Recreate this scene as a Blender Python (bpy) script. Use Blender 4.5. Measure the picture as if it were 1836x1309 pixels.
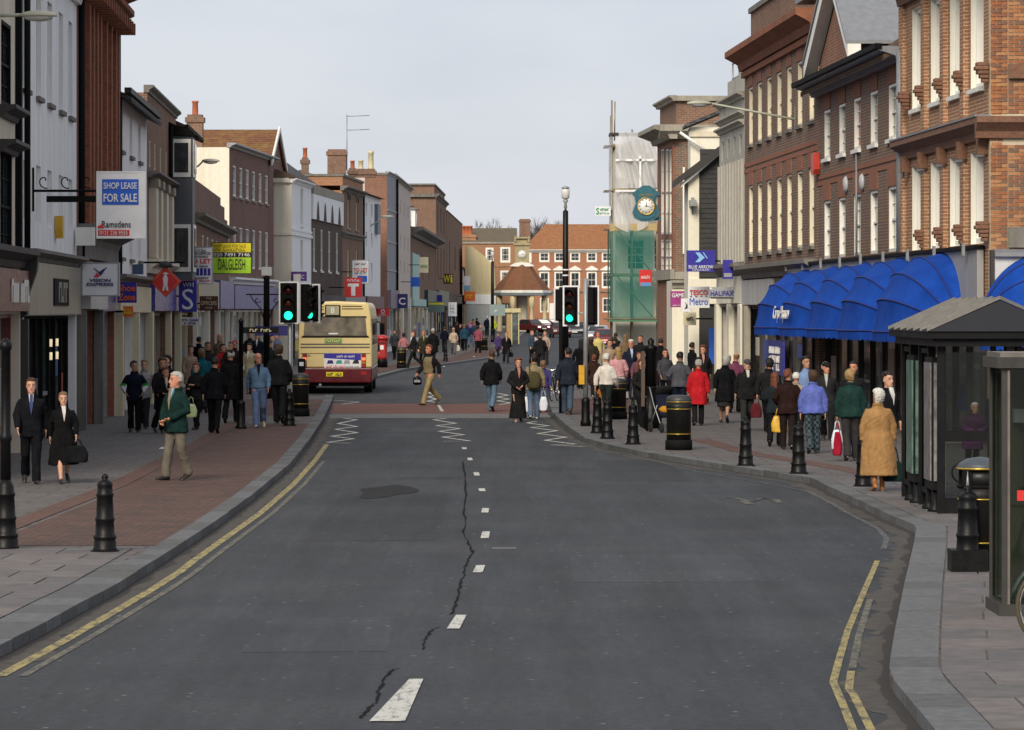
import bpy, bmesh, math, random
from mathutils import Vector, Matrix, noise
R = math.radians
random.seed(7)
for o in list(bpy.data.objects): bpy.data.objects.remove(o)
SC = bpy.context.scene
COL = SC.collection
# ---------------------------------------------------------------- camera
F, CX, HY, CH = 6900.0, 918.0, 558.0, 2.75      # focal length and horizon of the photograph in its pixels, eye height in metres
cam_d = bpy.data.cameras.new('camera'); cam = bpy.data.objects.new('camera', cam_d); COL.objects.link(cam)
cam.location = (0, 0, CH); cam.rotation_euler = (R(90), 0, 0)
cam_d.sensor_fit = 'HORIZONTAL'; cam_d.sensor_width = 36.0; cam_d.lens = 36.0 * F / 1836.0
cam_d.shift_y = -(654.5 - HY) / 1836.0
cam_d.clip_start = 0.5; cam_d.clip_end = 6000
SC.camera = cam
SC.render.resolution_x = 1024; SC.render.resolution_y = 730
# ---------------------------------------------------------------- sky, sun, exposure
SUN_EL, SUN_AZ = 33.0, 197.0                    # azimuth clockwise from +Y (the view direction): the sun stands behind the camera
W = bpy.data.worlds.new('World'); SC.world = W; W.use_nodes = True
wn, wl = W.node_tree.nodes, W.node_tree.links
wn.clear()
w_out = wn.new('ShaderNodeOutputWorld'); w_bg = wn.new('ShaderNodeBackground'); w_bg.inputs[1].default_value = 0.1
w_sky = wn.new('ShaderNodeTexSky'); w_sky.sky_type = 'NISHITA'; w_sky.sun_disc = False
w_sky.sun_elevation = R(SUN_EL); w_sky.sun_rotation = R(SUN_AZ)
w_tc = wn.new('ShaderNodeTexCoord'); w_map = wn.new('ShaderNodeMapping'); w_map.inputs['Scale'].default_value = (9, 9, 26)
w_n = wn.new('ShaderNodeTexNoise'); w_n.inputs['Scale'].default_value = 1.3; w_n.inputs['Detail'].default_value = 5
w_r = wn.new('ShaderNodeValToRGB')
w_r.color_ramp.elements[0].position = 0.36; w_r.color_ramp.elements[0].color = (5.1, 5.35, 6.0, 1)
w_r.color_ramp.elements[1].position = 0.62; w_r.color_ramp.elements[1].color = (5.7, 5.9, 6.45, 1)
w_mix = wn.new('ShaderNodeMix'); w_mix.data_type = 'RGBA'; w_mix.inputs[0].default_value = 0.9
wl.new(w_tc.outputs['Generated'], w_map.inputs['Vector']); wl.new(w_map.outputs[0], w_n.inputs['Vector'])
wl.new(w_n.outputs['Fac'], w_r.inputs[0]); wl.new(w_sky.outputs[0], w_mix.inputs[6]); wl.new(w_r.outputs[0], w_mix.inputs[7])
wl.new(w_mix.outputs[2], w_bg.inputs[0]); wl.new(w_bg.outputs[0], w_out.inputs[0])
sun_d = bpy.data.lights.new('sun', 'SUN'); sun = bpy.data.objects.new('sun', sun_d); COL.objects.link(sun)
sun_d.energy = 3.0; sun_d.angle = R(26); sun_d.color = (1.0, 0.9, 0.74)
_sd = Vector((math.sin(R(SUN_AZ)) * math.cos(R(SUN_EL)), math.cos(R(SUN_AZ)) * math.cos(R(SUN_EL)), math.sin(R(SUN_EL))))
sun.rotation_euler = _sd.to_track_quat('Z', 'Y').to_euler(); sun.location = (0, -20, 60)
vs = SC.view_settings
vs.view_transform = 'Standard'; vs.look = 'None'; vs.gamma = 1.0; vs.exposure = 0.32; vs.use_curve_mapping = False
# ================================================================ helpers
TMP = bpy.data.scenes.new('tmp')                 # a small side scene in which text and body surfaces are evaluated
def eval_mesh(o):
    TMP.collection.objects.link(o); vl = TMP.view_layers[0]; vl.update()
    dg = vl.depsgraph; dg.update()
    me = bpy.data.meshes.new_from_object(o.evaluated_get(dg)); bpy.data.objects.remove(o); return me
def gz(y):                                       # street level: flat, then a very gentle rise beyond 220 m
    return 0.0 if y < 220 else (y - 220) * 0.003
def gp(px, py, dz=0.0):                          # where a ray of the photograph meets the ground (dz above street level)
    a, b = 5.0, 900.0
    for _ in range(60):
        m = (a + b) / 2
        if CH - (py - HY) * m / F > gz(m) + dz: a = m
        else: b = m
    return Vector(((px - CX) / F * m, m, gz(m) + dz))
def at(px, py, Y): return Vector(((px - CX) / F * Y, Y, CH + (HY - py) * Y / F))

class MB:
    def __init__(s): s.v, s.f, s.m, s.sm = [], [], [], []
    def add(s, vs_, fs, mi=0, smooth=False):
        n = len(s.v); s.v += [tuple(v) for v in vs_]
        for f in fs: s.f.append(tuple(i + n for i in f)); s.m.append(mi); s.sm.append(smooth)
        return s
    def box(s, x0, x1, y0, y1, z0, z1, mi=0):
        if x0 > x1: x0, x1 = x1, x0
        if y0 > y1: y0, y1 = y1, y0
        if z0 > z1: z0, z1 = z1, z0
        return s.add([(x0,y0,z0),(x1,y0,z0),(x1,y1,z0),(x0,y1,z0),(x0,y0,z1),(x1,y0,z1),(x1,y1,z1),(x0,y1,z1)],
              [(0,3,2,1),(4,5,6,7),(0,1,5,4),(1,2,6,5),(2,3,7,6),(3,0,4,7)], mi)
    def poly(s, pts, mi=0): return s.add(pts, [tuple(range(len(pts)))], mi)
    def prism_y(s, pts, y0, y1, mi=0):            # polygon in XZ, extruded in Y (counter-clockwise seen from -Y)
        n = len(pts)
        return s.add([(x, y0, z) for x, z in pts] + [(x, y1, z) for x, z in pts],
              [tuple(range(n)), tuple(range(2*n-1, n-1, -1))] + [(i, i+n, (i+1)%n+n, (i+1)%n) for i in range(n)], mi)
    def prism_x(s, pts, x0, x1, mi=0):            # polygon in YZ, extruded in X
        n = len(pts)
        return s.add([(x0, y, z) for y, z in pts] + [(x1, y, z) for y, z in pts],
              [tuple(range(n-1, -1, -1)), tuple(range(n, 2*n))] + [(i, (i+1)%n, (i+1)%n+n, i+n) for i in range(n)], mi)
    def prism_z(s, pts, z0, z1, mi=0):
        n = len(pts)
        return s.add([(x, y, z0) for x, y in pts] + [(x, y, z1) for x, y in pts],
              [tuple(range(n-1, -1, -1)), tuple(range(n, 2*n))] + [(i, (i+1)%n, (i+1)%n+n, i+n) for i in range(n)], mi)
    def loft(s, rings, mi=0, smooth=True, cap=True):
        n = len(rings[0]); vs_ = [p for r in rings for p in r]; fs = []
        for k in range(len(rings)-1):
            for i in range(n):
                j = (i+1) % n; fs.append((k*n+i, k*n+j, (k+1)*n+j, (k+1)*n+i))
        s.add(vs_, fs, mi, smooth)
        if cap:
            b = len(s.v) - len(vs_)
            s.f.append(tuple(b + i for i in range(n-1, -1, -1))); s.m.append(mi); s.sm.append(False)
            s.f.append(tuple(b + (len(rings)-1)*n + i for i in range(n))); s.m.append(mi); s.sm.append(False)
        return s
    def lathe(s, prof, n=16, c=(0,0,0), mi=0, smooth=True, sx=1, sy=1):
        return s.loft([[(c[0]+sx*r*math.cos(2*math.pi*i/n), c[1]+sy*r*math.sin(2*math.pi*i/n), c[2]+z) for i in range(n)] for r, z in prof], mi, smooth)
    def tube(s, pts, rads, n=8, mi=0, smooth=True):
        pts = [Vector(p) for p in pts]
        if not hasattr(rads, '__len__'): rads = [rads]*len(pts)
        rings = []; ref = None
        for i, p in enumerate(pts):
            d = (pts[min(i+1, len(pts)-1)] - pts[max(i-1, 0)]).normalized()
            if ref is None: ref = Vector((0,0,1)) if abs(d.z) < .9 else Vector((1,0,0))
            a = d.cross(ref).normalized(); b = d.cross(a).normalized(); ref = a.cross(d)
            rings.append([tuple(p + rads[i]*(math.cos(2*math.pi*k/n)*a + math.sin(2*math.pi*k/n)*b)) for k in range(n)])
        return s.loft(rings, mi, smooth)
    def mesh(s, name, mats):
        me = bpy.data.meshes.new(name); me.from_pydata(s.v, [], s.f)
        for m in (mats if isinstance(mats, (list, tuple)) else [mats]): me.materials.append(m)
        me.polygons.foreach_set('material_index', s.m); me.polygons.foreach_set('use_smooth', s.sm)
        bm = bmesh.new(); bm.from_mesh(me); bmesh.ops.recalc_face_normals(bm, faces=bm.faces); bm.to_mesh(me); bm.free()
        me.update(); return me
    def build(s, name, mats, parent=None, loc=None):
        return link(name, s.mesh(name, mats), parent, loc)
def link(name, me, parent=None, loc=None):
    o = bpy.data.objects.new(name, me); COL.objects.link(o)
    if parent is not None: o.parent = parent
    if loc is not None: o.location = loc
    return o
def empty(name, loc=(0,0,0), rz=0.0):
    o = bpy.data.objects.new(name, None); COL.objects.link(o); o.location = loc; o.rotation_euler = (0,0,rz); o.empty_display_size = .2
    return o
def tag(o, label=None, cat=None, group=None, kind=None):
    if label: o['label'] = label
    if cat: o['category'] = cat
    if group: o['group'] = group
    if kind: o['kind'] = kind
    return o
def copy_tree(o, parent=None):
    c = o.copy(); COL.objects.link(c); c.parent = parent
    for ch in list(o.children): copy_tree(ch, c)
    return c
# ---------------------------------------------------------------- materials
MC = {}
def base_mat(name, col=(.5,.5,.5), rough=.8, metal=0.0, spec=.5):
    m = bpy.data.materials.new(name); m.use_nodes = True
    b = m.node_tree.nodes['Principled BSDF']
    b.inputs['Base Color'].default_value = (*col, 1); b.inputs['Roughness'].default_value = rough
    b.inputs['Metallic'].default_value = metal; b.inputs['Specular IOR Level'].default_value = spec
    return m, m.node_tree.nodes, m.node_tree.links, b
def ramp(N, stops):
    r = N.new('ShaderNodeValToRGB'); e = r.color_ramp.elements
    while len(e) < len(stops): e.new(0.5)
    for k, (p, c) in enumerate(stops): e[k].position = p; e[k].color = (*c, 1) if len(c) == 3 else c
    return r
def noise_n(N, L, vec, scale, detail=4, rough=.6, msc=None):
    n = N.new('ShaderNodeTexNoise'); n.inputs['Scale'].default_value = scale; n.inputs['Detail'].default_value = detail; n.inputs['Roughness'].default_value = rough
    if msc:
        mp = N.new('ShaderNodeMapping'); mp.inputs['Scale'].default_value = msc; L.new(vec, mp.inputs['Vector']); L.new(mp.outputs[0], n.inputs['Vector'])
    else: L.new(vec, n.inputs['Vector'])
    return n
def mixc(N, L, a, b, fac, mode='MIX'):
    m = N.new('ShaderNodeMix'); m.data_type = 'RGBA'; m.blend_type = mode
    for sock, v in ((0, fac), (6, a), (7, b)):
        if hasattr(v, 'links'): L.new(v, m.inputs[sock])
        elif sock == 0: m.inputs[0].default_value = v
        else: m.inputs[sock].default_value = (*v, 1)
    return m.outputs[2]
def bump(N, L, b, h, st=.3, dist=.01):
    bp = N.new('ShaderNodeBump'); bp.inputs['Strength'].default_value = st; bp.inputs['Distance'].default_value = dist
    L.new(h, bp.inputs['Height']); L.new(bp.outputs[0], b.inputs['Normal'])
def objco(N): return N.new('ShaderNodeTexCoord').outputs['Object']
def paint(name, col, rough=.6, var=.12, dirt=.25, streak=(1.2,1.2,.12)):     # painted render or stucco with weather streaks
    if name in MC: return MC[name]
    m, N, L, b = base_mat(name, col, rough)
    co = objco(N)
    n1 = noise_n(N, L, co, 1.6, 6, .7, streak); n2 = noise_n(N, L, co, 5.0, 5)
    d = tuple(c*(1-dirt)*k for c, k in zip(col, (.98,.95,.88)))
    r1 = ramp(N, [(.42, (0,0,0)), (.75, (1,1,1))]); L.new(n1.outputs['Fac'], r1.inputs[0])
    c1 = mixc(N, L, col, d, r1.outputs[0])
    r2 = ramp(N, [(.3, (1-var,)*3), (.7, (1,1,1))]); L.new(n2.outputs['Fac'], r2.inputs[0])
    c2 = mixc(N, L, c1, r2.outputs[0], 1.0, 'MULTIPLY'); L.new(c2, b.inputs['Base Color'])
    bump(N, L, b, n2.outputs['Fac'], .15, .01)
    MC[name] = m; return m
def brick(name, c1, c2, mortar, bw=.225, rh=.075, mw=.010, stain=(.05,.045,.04), stain_amt=.45, flat=False):
    if name in MC: return MC[name]
    m, N, L, b = base_mat(name, c1, .9, spec=.2)
    co = objco(N)
    sep = N.new('ShaderNodeSeparateXYZ'); L.new(co, sep.inputs[0])
    add = N.new('ShaderNodeMath'); add.operation = 'ADD'; L.new(sep.outputs[0], add.inputs[0]); L.new(sep.outputs[1], add.inputs[1])
    cmb = N.new('ShaderNodeCombineXYZ')
    if flat: L.new(sep.outputs[0], cmb.inputs[0]); L.new(sep.outputs[1], cmb.inputs[1])
    else: L.new(add.outputs[0], cmb.inputs[0]); L.new(sep.outputs[2], cmb.inputs[1])
    t = N.new('ShaderNodeTexBrick'); t.inputs['Scale'].default_value = 1.0
    t.inputs['Brick Width'].default_value = bw; t.inputs['Row Height'].default_value = rh; t.inputs['Mortar Size'].default_value = mw
    t.inputs['Mortar Smooth'].default_value = .2; t.inputs['Bias'].default_value = -.1
    t.inputs['Color1'].default_value = (*c1,1); t.inputs['Color2'].default_value = (*c2,1); t.inputs['Mortar'].default_value = (*mortar,1)
    L.new(cmb.outputs[0], t.inputs['Vector'])
    n1 = noise_n(N, L, co, .9, 6, .65, (1,1,.35)); r1 = ramp(N, [(.45, (0,0,0)), (.8, (stain_amt,)*3)]); L.new(n1.outputs['Fac'], r1.inputs[0])
    c_ = mixc(N, L, t.outputs['Color'], stain, r1.outputs[0])
    n2 = noise_n(N, L, co, 9.0, 3); r2 = ramp(N, [(.3, (.75,.75,.75)), (.7, (1.12,1.1,1.08))]); L.new(n2.outputs['Fac'], r2.inputs[0])
    c_ = mixc(N, L, c_, r2.outputs[0], 1.0, 'MULTIPLY'); L.new(c_, b.inputs['Base Color'])
    inv = N.new('ShaderNodeMath'); inv.operation = 'SUBTRACT'; inv.inputs[0].default_value = 1; L.new(t.outputs['Fac'], inv.inputs[1])
    bump(N, L, b, inv.outputs[0], .5, .012)
    MC[name] = m; return m
def tiles(name, c1, c2, moss=(.16,.12,.03), moss_amt=.5, bw=.18, rh=.11):
    if name in MC: return MC[name]
    m, N, L, b = base_mat(name, c1, .9, spec=.2)
    co = objco(N); sep = N.new('ShaderNodeSeparateXYZ'); L.new(co, sep.inputs[0])
    cmb = N.new('ShaderNodeCombineXYZ'); L.new(sep.outputs[0], cmb.inputs[0]); L.new(sep.outputs[2], cmb.inputs[1])
    t = N.new('ShaderNodeTexBrick'); t.inputs['Scale'].default_value = 1.0
    t.inputs['Brick Width'].default_value = bw; t.inputs['Row Height'].default_value = rh; t.inputs['Mortar Size'].default_value = .012
    t.inputs['Color1'].default_value = (*c1,1); t.inputs['Color2'].default_value = (*c2,1); t.inputs['Mortar'].default_value = tuple(c*.35 for c in c1)+(1,)
    L.new(cmb.outputs[0], t.inputs['Vector'])
    n1 = noise_n(N, L, co, 2.2, 7, .75); r1 = ramp(N, [(.45, (0,0,0)), (.62, (moss_amt,)*3)]); L.new(n1.outputs['Fac'], r1.inputs[0])
    c_ = mixc(N, L, t.outputs['Color'], moss, r1.outputs[0]); L.new(c_, b.inputs['Base Color'])
    bump(N, L, b, t.outputs['Fac'], .6, -.02)
    MC[name] = m; return m
def plain(name, col, rough=.55, metal=0.0, var=.18, sc=6.0, spec=.5, bmp=.1):
    if name in MC: return MC[name]
    m, N, L, b = base_mat(name, col, rough, metal, spec)
    n = noise_n(N, L, objco(N), sc, 5, .65)
    r = ramp(N, [(.3, tuple(c*(1-var) for c in col)), (.7, tuple(min(1,c*(1+var*.5)) for c in col))]); L.new(n.outputs['Fac'], r.inputs[0])
    L.new(r.outputs[0], b.inputs['Base Color'])
    rr = ramp(N, [(.3, (max(0,rough-.1),)*3), (.7, (min(1,rough+.1),)*3)]); L.new(n.outputs['Fac'], rr.inputs[0]); L.new(rr.outputs[0], b.inputs['Roughness'])
    if bmp: bump(N, L, b, n.outputs['Fac'], bmp, .005)
    MC[name] = m; return m
def emit(name, col, st):
    if name in MC: return MC[name]
    m, N, L, b = base_mat(name, col, .4)
    b.inputs['Emission Color'].default_value = (*col,1); b.inputs['Emission Strength'].default_value = st
    MC[name] = m; return m
def fabric(col, pattern=None):
    name = 'cloth_%02d_%02d_%02d%s' % (*[int(c*99) for c in col], pattern or '')
    if name in MC: return MC[name]
    if max(col) < .06: col = tuple(c*.6 for c in col)
    m, N, L, b = base_mat(name, col, .95, spec=.05)
    co = objco(N); n = noise_n(N, L, co, 7, 5, .7, (1,1,.5))
    r = ramp(N, [(.3, tuple(c*.72 for c in col)), (.7, tuple(min(1,c*1.15+.004) for c in col))]); L.new(n.outputs['Fac'], r.inputs[0])
    out = r.outputs[0]
    if pattern == 'check':
        w1 = N.new('ShaderNodeTexChecker'); w1.inputs['Scale'].default_value = 16; L.new(co, w1.inputs[0])
        out = mixc(N, L, out, tuple(min(1,c*2.2+.02) for c in col), w1.outputs['Fac'])
    L.new(out, b.inputs['Base Color']); bump(N, L, b, n.outputs['Fac'], .5, .02)
    MC[name] = m; return m
# glass: dark reflecting panes with a hint of depth behind
def glass_mat(name, col, rough=.06, blotch=.5):
    if name in MC: return MC[name]
    m, N, L, b = base_mat(name, col, rough, spec=.6)
    n = noise_n(N, L, objco(N), 1.7, 3)
    r = ramp(N, [(.35, tuple(c*(1-blotch) for c in col)), (.7, tuple(c*(1+blotch) for c in col))]); L.new(n.outputs['Fac'], r.inputs[0]); L.new(r.outputs[0], b.inputs['Base Color'])
    MC[name] = m; return m
GLASS = glass_mat('window_glass', (.035,.04,.045))
GLASSL = glass_mat('window_glass_blind', (.20,.19,.17), .12, .4)
SHOPG = glass_mat('shop_glass', (.035,.034,.032), .05, .9)
def clear_glass(name, tint=(.75,.85,.8), refl=.12):
    if name in MC: return MC[name]
    m = bpy.data.materials.new(name); m.use_nodes = True; N, L = m.node_tree.nodes, m.node_tree.links; N.clear()
    o = N.new('ShaderNodeOutputMaterial'); mx = N.new('ShaderNodeMixShader'); t = N.new('ShaderNodeBsdfTransparent'); g = N.new('ShaderNodeBsdfGlossy')
    t.inputs[0].default_value = (*tint,1); g.inputs['Roughness'].default_value = .04; mx.inputs[0].default_value = refl
    L.new(t.outputs[0], mx.inputs[1]); L.new(g.outputs[0], mx.inputs[2]); L.new(mx.outputs[0], o.inputs[0])
    MC[name] = m; return m
WHITE = paint('white_joinery', (.82,.81,.76), .45, .06, .15)
CREAMJ = paint('cream_joinery', (.78,.71,.54), .5, .08, .2)
BLACK = plain('black_iron', (.0035,.0035,.004), .45, 0, .3, 14, .22)
BLACKM = plain('black_matt', (.006,.006,.0065), .8, 0, .2, 6, .15)
DARK = plain('dark_timber', (.03,.026,.024), .6)
STONE = paint('stone_trim', (.36,.33,.27), .85, .2, .45)
STONED = paint('dark_stone_trim', (.20,.185,.165), .85, .2, .5)
LEAD = plain('lead_sheet', (.22,.23,.25), .6, .2)
GREYM = plain('grey_metal', (.30,.31,.32), .45, .4)
SLATE = tiles('slate_roof', (.075,.078,.085), (.10,.10,.105), (.09,.08,.05), .3, .25, .15)
TILE = tiles('clay_tiles', (.22,.085,.045), (.15,.065,.04), (.24,.16,.045), .7)
TILED = tiles('dark_clay_tiles', (.12,.06,.04), (.09,.05,.035), (.10,.08,.04), .6)
TILEO = tiles('orange_clay_tiles', (.36,.15,.075), (.30,.125,.065), (.34,.22,.08), .4)
# ---------------------------------------------------------------- lettering
TXT = {}
UNREADABLE = {'MENS SHOES', 'NEXT', 'SALE', 'Open', 'NEWBURY', 'Phones and Pagers', '0118 955 7575', 'Northbrook Street', 'Car Park', 'Arts Centre', '& Cafe', 'Special offers', 'All this month', 'now on', 'EE', 'PUB', 'Savers', 'ALL ENQUIRIES', '780 sq ft', 'SHOP UNIT', 'recruitment', 'games & more', 'cafftec', '0181 555 209', '01635 262555', '01635 550070', 'COMMERCIAL', 'M87 TBW', 'Telecom', 'vodafone', '@', '148'}
def lettering(parent, s, cx, cz, w, h, y, mat, name='lettering', bold=0.0):
    """flat lettering facing -Y of its parent, its box fitted to w x h around (cx, cz)"""
    key = (s, bold, mat.name)
    if key not in TXT and s in UNREADABLE:         # print too small or blurred to read in the photograph: strokes only
        mb = MB(); n = max(2, len(s)); rr = random.Random(len(s)*31 + ord(s[0]))
        for i in range(n):
            if s[i % len(s)] == ' ': continue
            a, c = -.5 + i/n, -.5 + (i+.78)/n; k = rr.choice((0, 1, 2)); t = (c-a)*.34
            mb.box(a, a+t, -.012, .012, -.5, .5*(1 if k else .6))
            if k == 1: mb.box(a+t, c, -.012, .012, .22, .5)
            elif k == 2: mb.box(a+t, c, -.012, .012, -.5, -.2)
            else: mb.box(c-t, c, -.012, .012, -.5, .35)
        TXT[key] = mb.mesh('lettering', mat)
    if key not in TXT:
        cu = bpy.data.curves.new('lettering', 'FONT'); cu.body = s; cu.align_x = 'LEFT'; cu.extrude = .012; cu.offset = bold
        cu.resolution_u = 3
        me = eval_mesh(bpy.data.objects.new('t', cu)); bpy.data.curves.remove(cu)
        xs = [v.co.x for v in me.vertices]; ys = [v.co.y for v in me.vertices]
        x0, x1, y0, y1 = min(xs), max(xs), min(ys), max(ys)
        for v in me.vertices:
            a, c, e = (v.co.x-x0)/(x1-x0) - .5, (v.co.y-y0)/(y1-y0) - .5, v.co.z
            v.co = (a, -e, c)
        me.materials.clear(); me.materials.append(mat); TXT[key] = me
    o = link(name, TXT[key], parent, (cx, y, cz)); o.scale = (w, .6, h)
    if s in UNREADABLE: o['kind'] = 'stuff'
    return o
# ================================================================ ground, road, pavements
def asphalt_mat():
    m, N, L, b = base_mat('asphalt', (.05,.05,.052), .92, spec=.25)
    co = objco(N)
    n1 = noise_n(N, L, co, .35, 4, .6); n2 = noise_n(N, L, co, 11, 8, .9); n3 = noise_n(N, L, co, 1.6, 6, .75, (1,.06,1))
    v = N.new('ShaderNodeTexVoronoi'); v.inputs['Scale'].default_value = 6.5; v.inputs['Randomness'].default_value = 1; L.new(co, v.inputs['Vector'])
    r1 = ramp(N, [(.3, (.036,.040,.046)), (.7, (.053,.056,.062))]); L.new(n1.outputs['Fac'], r1.inputs[0])
    r2 = ramp(N, [(.32, (.55,.56,.56)), (.5, (1,1,1)), (.68, (1.5,1.49,1.47))]); L.new(n2.outputs['Fac'], r2.inputs[0])
    r3 = ramp(N, [(.35, (.78,.77,.76)), (.65, (1.14,1.14,1.14))]); L.new(n3.outputs['Fac'], r3.inputs[0])
    c = mixc(N, L, r1.outputs[0], r2.outputs[0], 1.0, 'MULTIPLY'); c = mixc(N, L, c, r3.outputs[0], 1.0, 'MULTIPLY')
    rv = ramp(N, [(.11, (1,1,1)), (.15, (0,0,0))]); L.new(v.outputs['Distance'], rv.inputs[0])
    gate = ramp(N, [(.66, (0,0,0)), (.95, (1,1,1))]); sc_ = N.new('ShaderNodeSeparateColor'); L.new(v.outputs['Color'], sc_.inputs[0]); L.new(sc_.outputs[0], gate.inputs[0])
    ml = N.new('ShaderNodeMath'); ml.operation = 'MULTIPLY'; L.new(rv.outputs[0], ml.inputs[0]); L.new(gate.outputs[0], ml.inputs[1])
    c = mixc(N, L, c, (.20,.20,.195), ml.outputs[0]); L.new(c, b.inputs['Base Color'])   # trodden-in chewing gum
    bump(N, L, b, n2.outputs['Fac'], .5, .006); return m
ASPH = asphalt_mat()
GRANITE = plain('granite_kerb', (.125,.128,.132), .85, 0, .35, 9, .3, .3)
GRANITE2 = plain('granite_kerb_dark', (.10,.10,.10), .85, 0, .35, 9, .3, .3)
SLABM = brick('paving_slabs', (.135,.124,.122), (.115,.107,.105), (.06,.056,.052), .75, .6, .012, (.07,.062,.058), .5, flat=True)
SLABP = [plain('slab_%d' % k, c, .9, 0, .3, 5, .3, .2) for k, c in enumerate([(.145,.130,.127), (.128,.118,.116), (.155,.136,.130), (.12,.113,.113)])]
PAVE = brick('red_paviours', (.150,.080,.064), (.088,.056,.048), (.06,.048,.043), .215, .108, .012, (.055,.046,.042), .85, flat=True)
PAVEB = brick('red_paviour_band', (.140,.078,.064), (.118,.066,.055), (.07,.05,.042), .215, .108, .008, (.07,.05,.042), .6, flat=True)
SETT = brick('grey_setts', (.20,.20,.20), (.16,.16,.165), (.08,.08,.08), .2, .1, .01, flat=True)
def worn(name, col, amt=.5):
    m, N, L, b = base_mat(name, col, .8, spec=.3)
    n = noise_n(N, L, objco(N), 1.5, 7, .8, (8,2.2,1)); r = ramp(N, [(.28+.1*amt, (.06,.06,.062)), (.32+.26*amt, col)]); L.new(n.outputs['Fac'], r.inputs[0]); L.new(r.outputs[0], b.inputs['Base Color'])
    return m
WPAINT = worn('white_road_paint', (.50,.49,.45), .7); YPAINT = worn('yellow_road_paint', (.34,.275,.105), .95); YFADE = worn('faded_yellow_road_paint', (.26,.23,.14), 1.6)
WFADE = worn('faded_white_road_paint', (.22,.22,.20), 1.8)
TAR = plain('tar_crack', (.020,.020,.021), .95, 0, .3, 6, .02)
GUTTER = plain('gutter_dirt', (.058,.05,.042), .95, 0, .6, 5)

def lerp_line(pts):
    pts = sorted(pts)
    def f(y):
        if y <= pts[0][0]:
            (a, xa), (b, xb) = pts[0], pts[1]
        elif y >= pts[-1][0]:
            (a, xa), (b, xb) = pts[-2], pts[-1]
        else:
            for (a, xa), (b, xb) in zip(pts, pts[1:]):
                if a <= y <= b: break
        return xa + (xb - xa) * (y - a) / (b - a)
    return f
def ground_line(pxs): return [(p.y, p.x) for p in (gp(*q) for q in pxs)]
LK_P = ground_line([(0,1178),(70,1142),(143,1100),(200,1070),(262,1030),(300,1005),(380,952),(450,900),(520,840),(555,795),(580,755),(594,725),(597,714)])
LK_P += [(122.0,-6.3),(126.0,-7.75),(150.0,-7.9)] + ground_line([(668,681),(723,666),(753,661),(800,655),(878,644),(912,628),(926,612),(938,600)]) + [(480, 3.0)]
RK_P = ground_line([(1657,1309),(1620,1262),(1596,1232),(1599,1200),(1606,1155),(1623,1066),(1640,990),(1645,957),(1600,938),(1540,909),(1479,880),(1457,868),(1400,859),(1331,848),(1260,837),(1180,824),(1140,817),(1100,808),(1050,794),(1018,771),(991,746),(985,728)])
RK_P += [(125,1.25),(150,1.9),(190,2.9),(240,4.4),(300,7.0),(400,10.5),(480,16)]
LKX, RKX = lerp_line(LK_P), lerp_line(RK_P)
def LFX(y): return -6.85 - .033*y if y < 168.8 else (-12.42 + .0525*(y-168.8) if y < 187 else (-10.7 + .0525*(y-187) if y < 246 else -7.6 + .0119*(y-246)))
def RFX(y): return 13.1 - .049*y if y < 150 else 5.75 + .02*(y-150)
STN = sorted(set([15+1.5*k for k in range(74)] + [126+4*k for k in range(32)] + [260+12*k for k in range(22)] + [p[0] for p in LK_P if 15 < p[0] < 520] + [p[0] for p in RK_P if 15 < p[0] < 520]))
STN = [s for i, s in enumerate(STN) if i == 0 or s - STN[i-1] > .05]
def sheet(name, xa, xb, y0, y1, dz, mat, parent=None, kind=None):
    mb = MB(); ys = [y0] + [s for s in STN if y0 < s < y1] + [y1]
    for a, b in zip(ys, ys[1:]):
        mb.poly([(xa(a), a, gz(a)+dz), (xb(a), a, gz(a)+dz), (xb(b), b, gz(b)+dz), (xa(b), b, gz(b)+dz)])
    o = mb.build(name, mat, parent)
    if kind: tag(o, kind=kind)
    return o
gm = MB()
for a, b in zip([-300, 220, 480, 4000], [220, 480, 4000]): gm.poly([(-3000, a, gz(min(a,480))-.03), (3000, a, gz(min(a,480))-.03), (3000, b, gz(min(b,480))-.03), (-3000, b, gz(min(b,480))-.03)])
ground = tag(gm.build('ground', plain('ground_dust', (.10,.095,.085), .95)), kind='structure')
road = sheet('road', lambda y: LKX(y)-.4 if y < 470 else -60, lambda y: RKX(y)+.4 if y < 470 else 60, 12, 520, 0.0, ASPH, kind='structure')
PZ = .09
def slab_strip(name, xk, xo, y0, y1):             # pavement body: top sheet plus the riser towards the road
    mb = MB(); ys = [y0] + [s for s in STN if y0 < s < y1] + [y1]
    for a, b in zip(ys, ys[1:]):
        za, zb = gz(a)+PZ, gz(b)+PZ
        mb.poly([(xk(a), a, za), (xo(a), a, za), (xo(b), b, zb), (xk(b), b, zb)])
        mb.poly([(xk(a), a, za), (xk(b), b, zb), (xk(b), b, zb-.2), (xk(a), a, za-.2)])
    return tag(mb.build(name, SLABM), kind='structure')
pav_l = slab_strip('pavement_left', LKX, lambda y: LFX(y)-6 if y < 430 else LFX(y)-60, 12, 470)
pav_r = slab_strip('pavement_right', RKX, lambda y: max(RFX(y)+8, RKX(y)+3), 12, 470)
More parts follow.
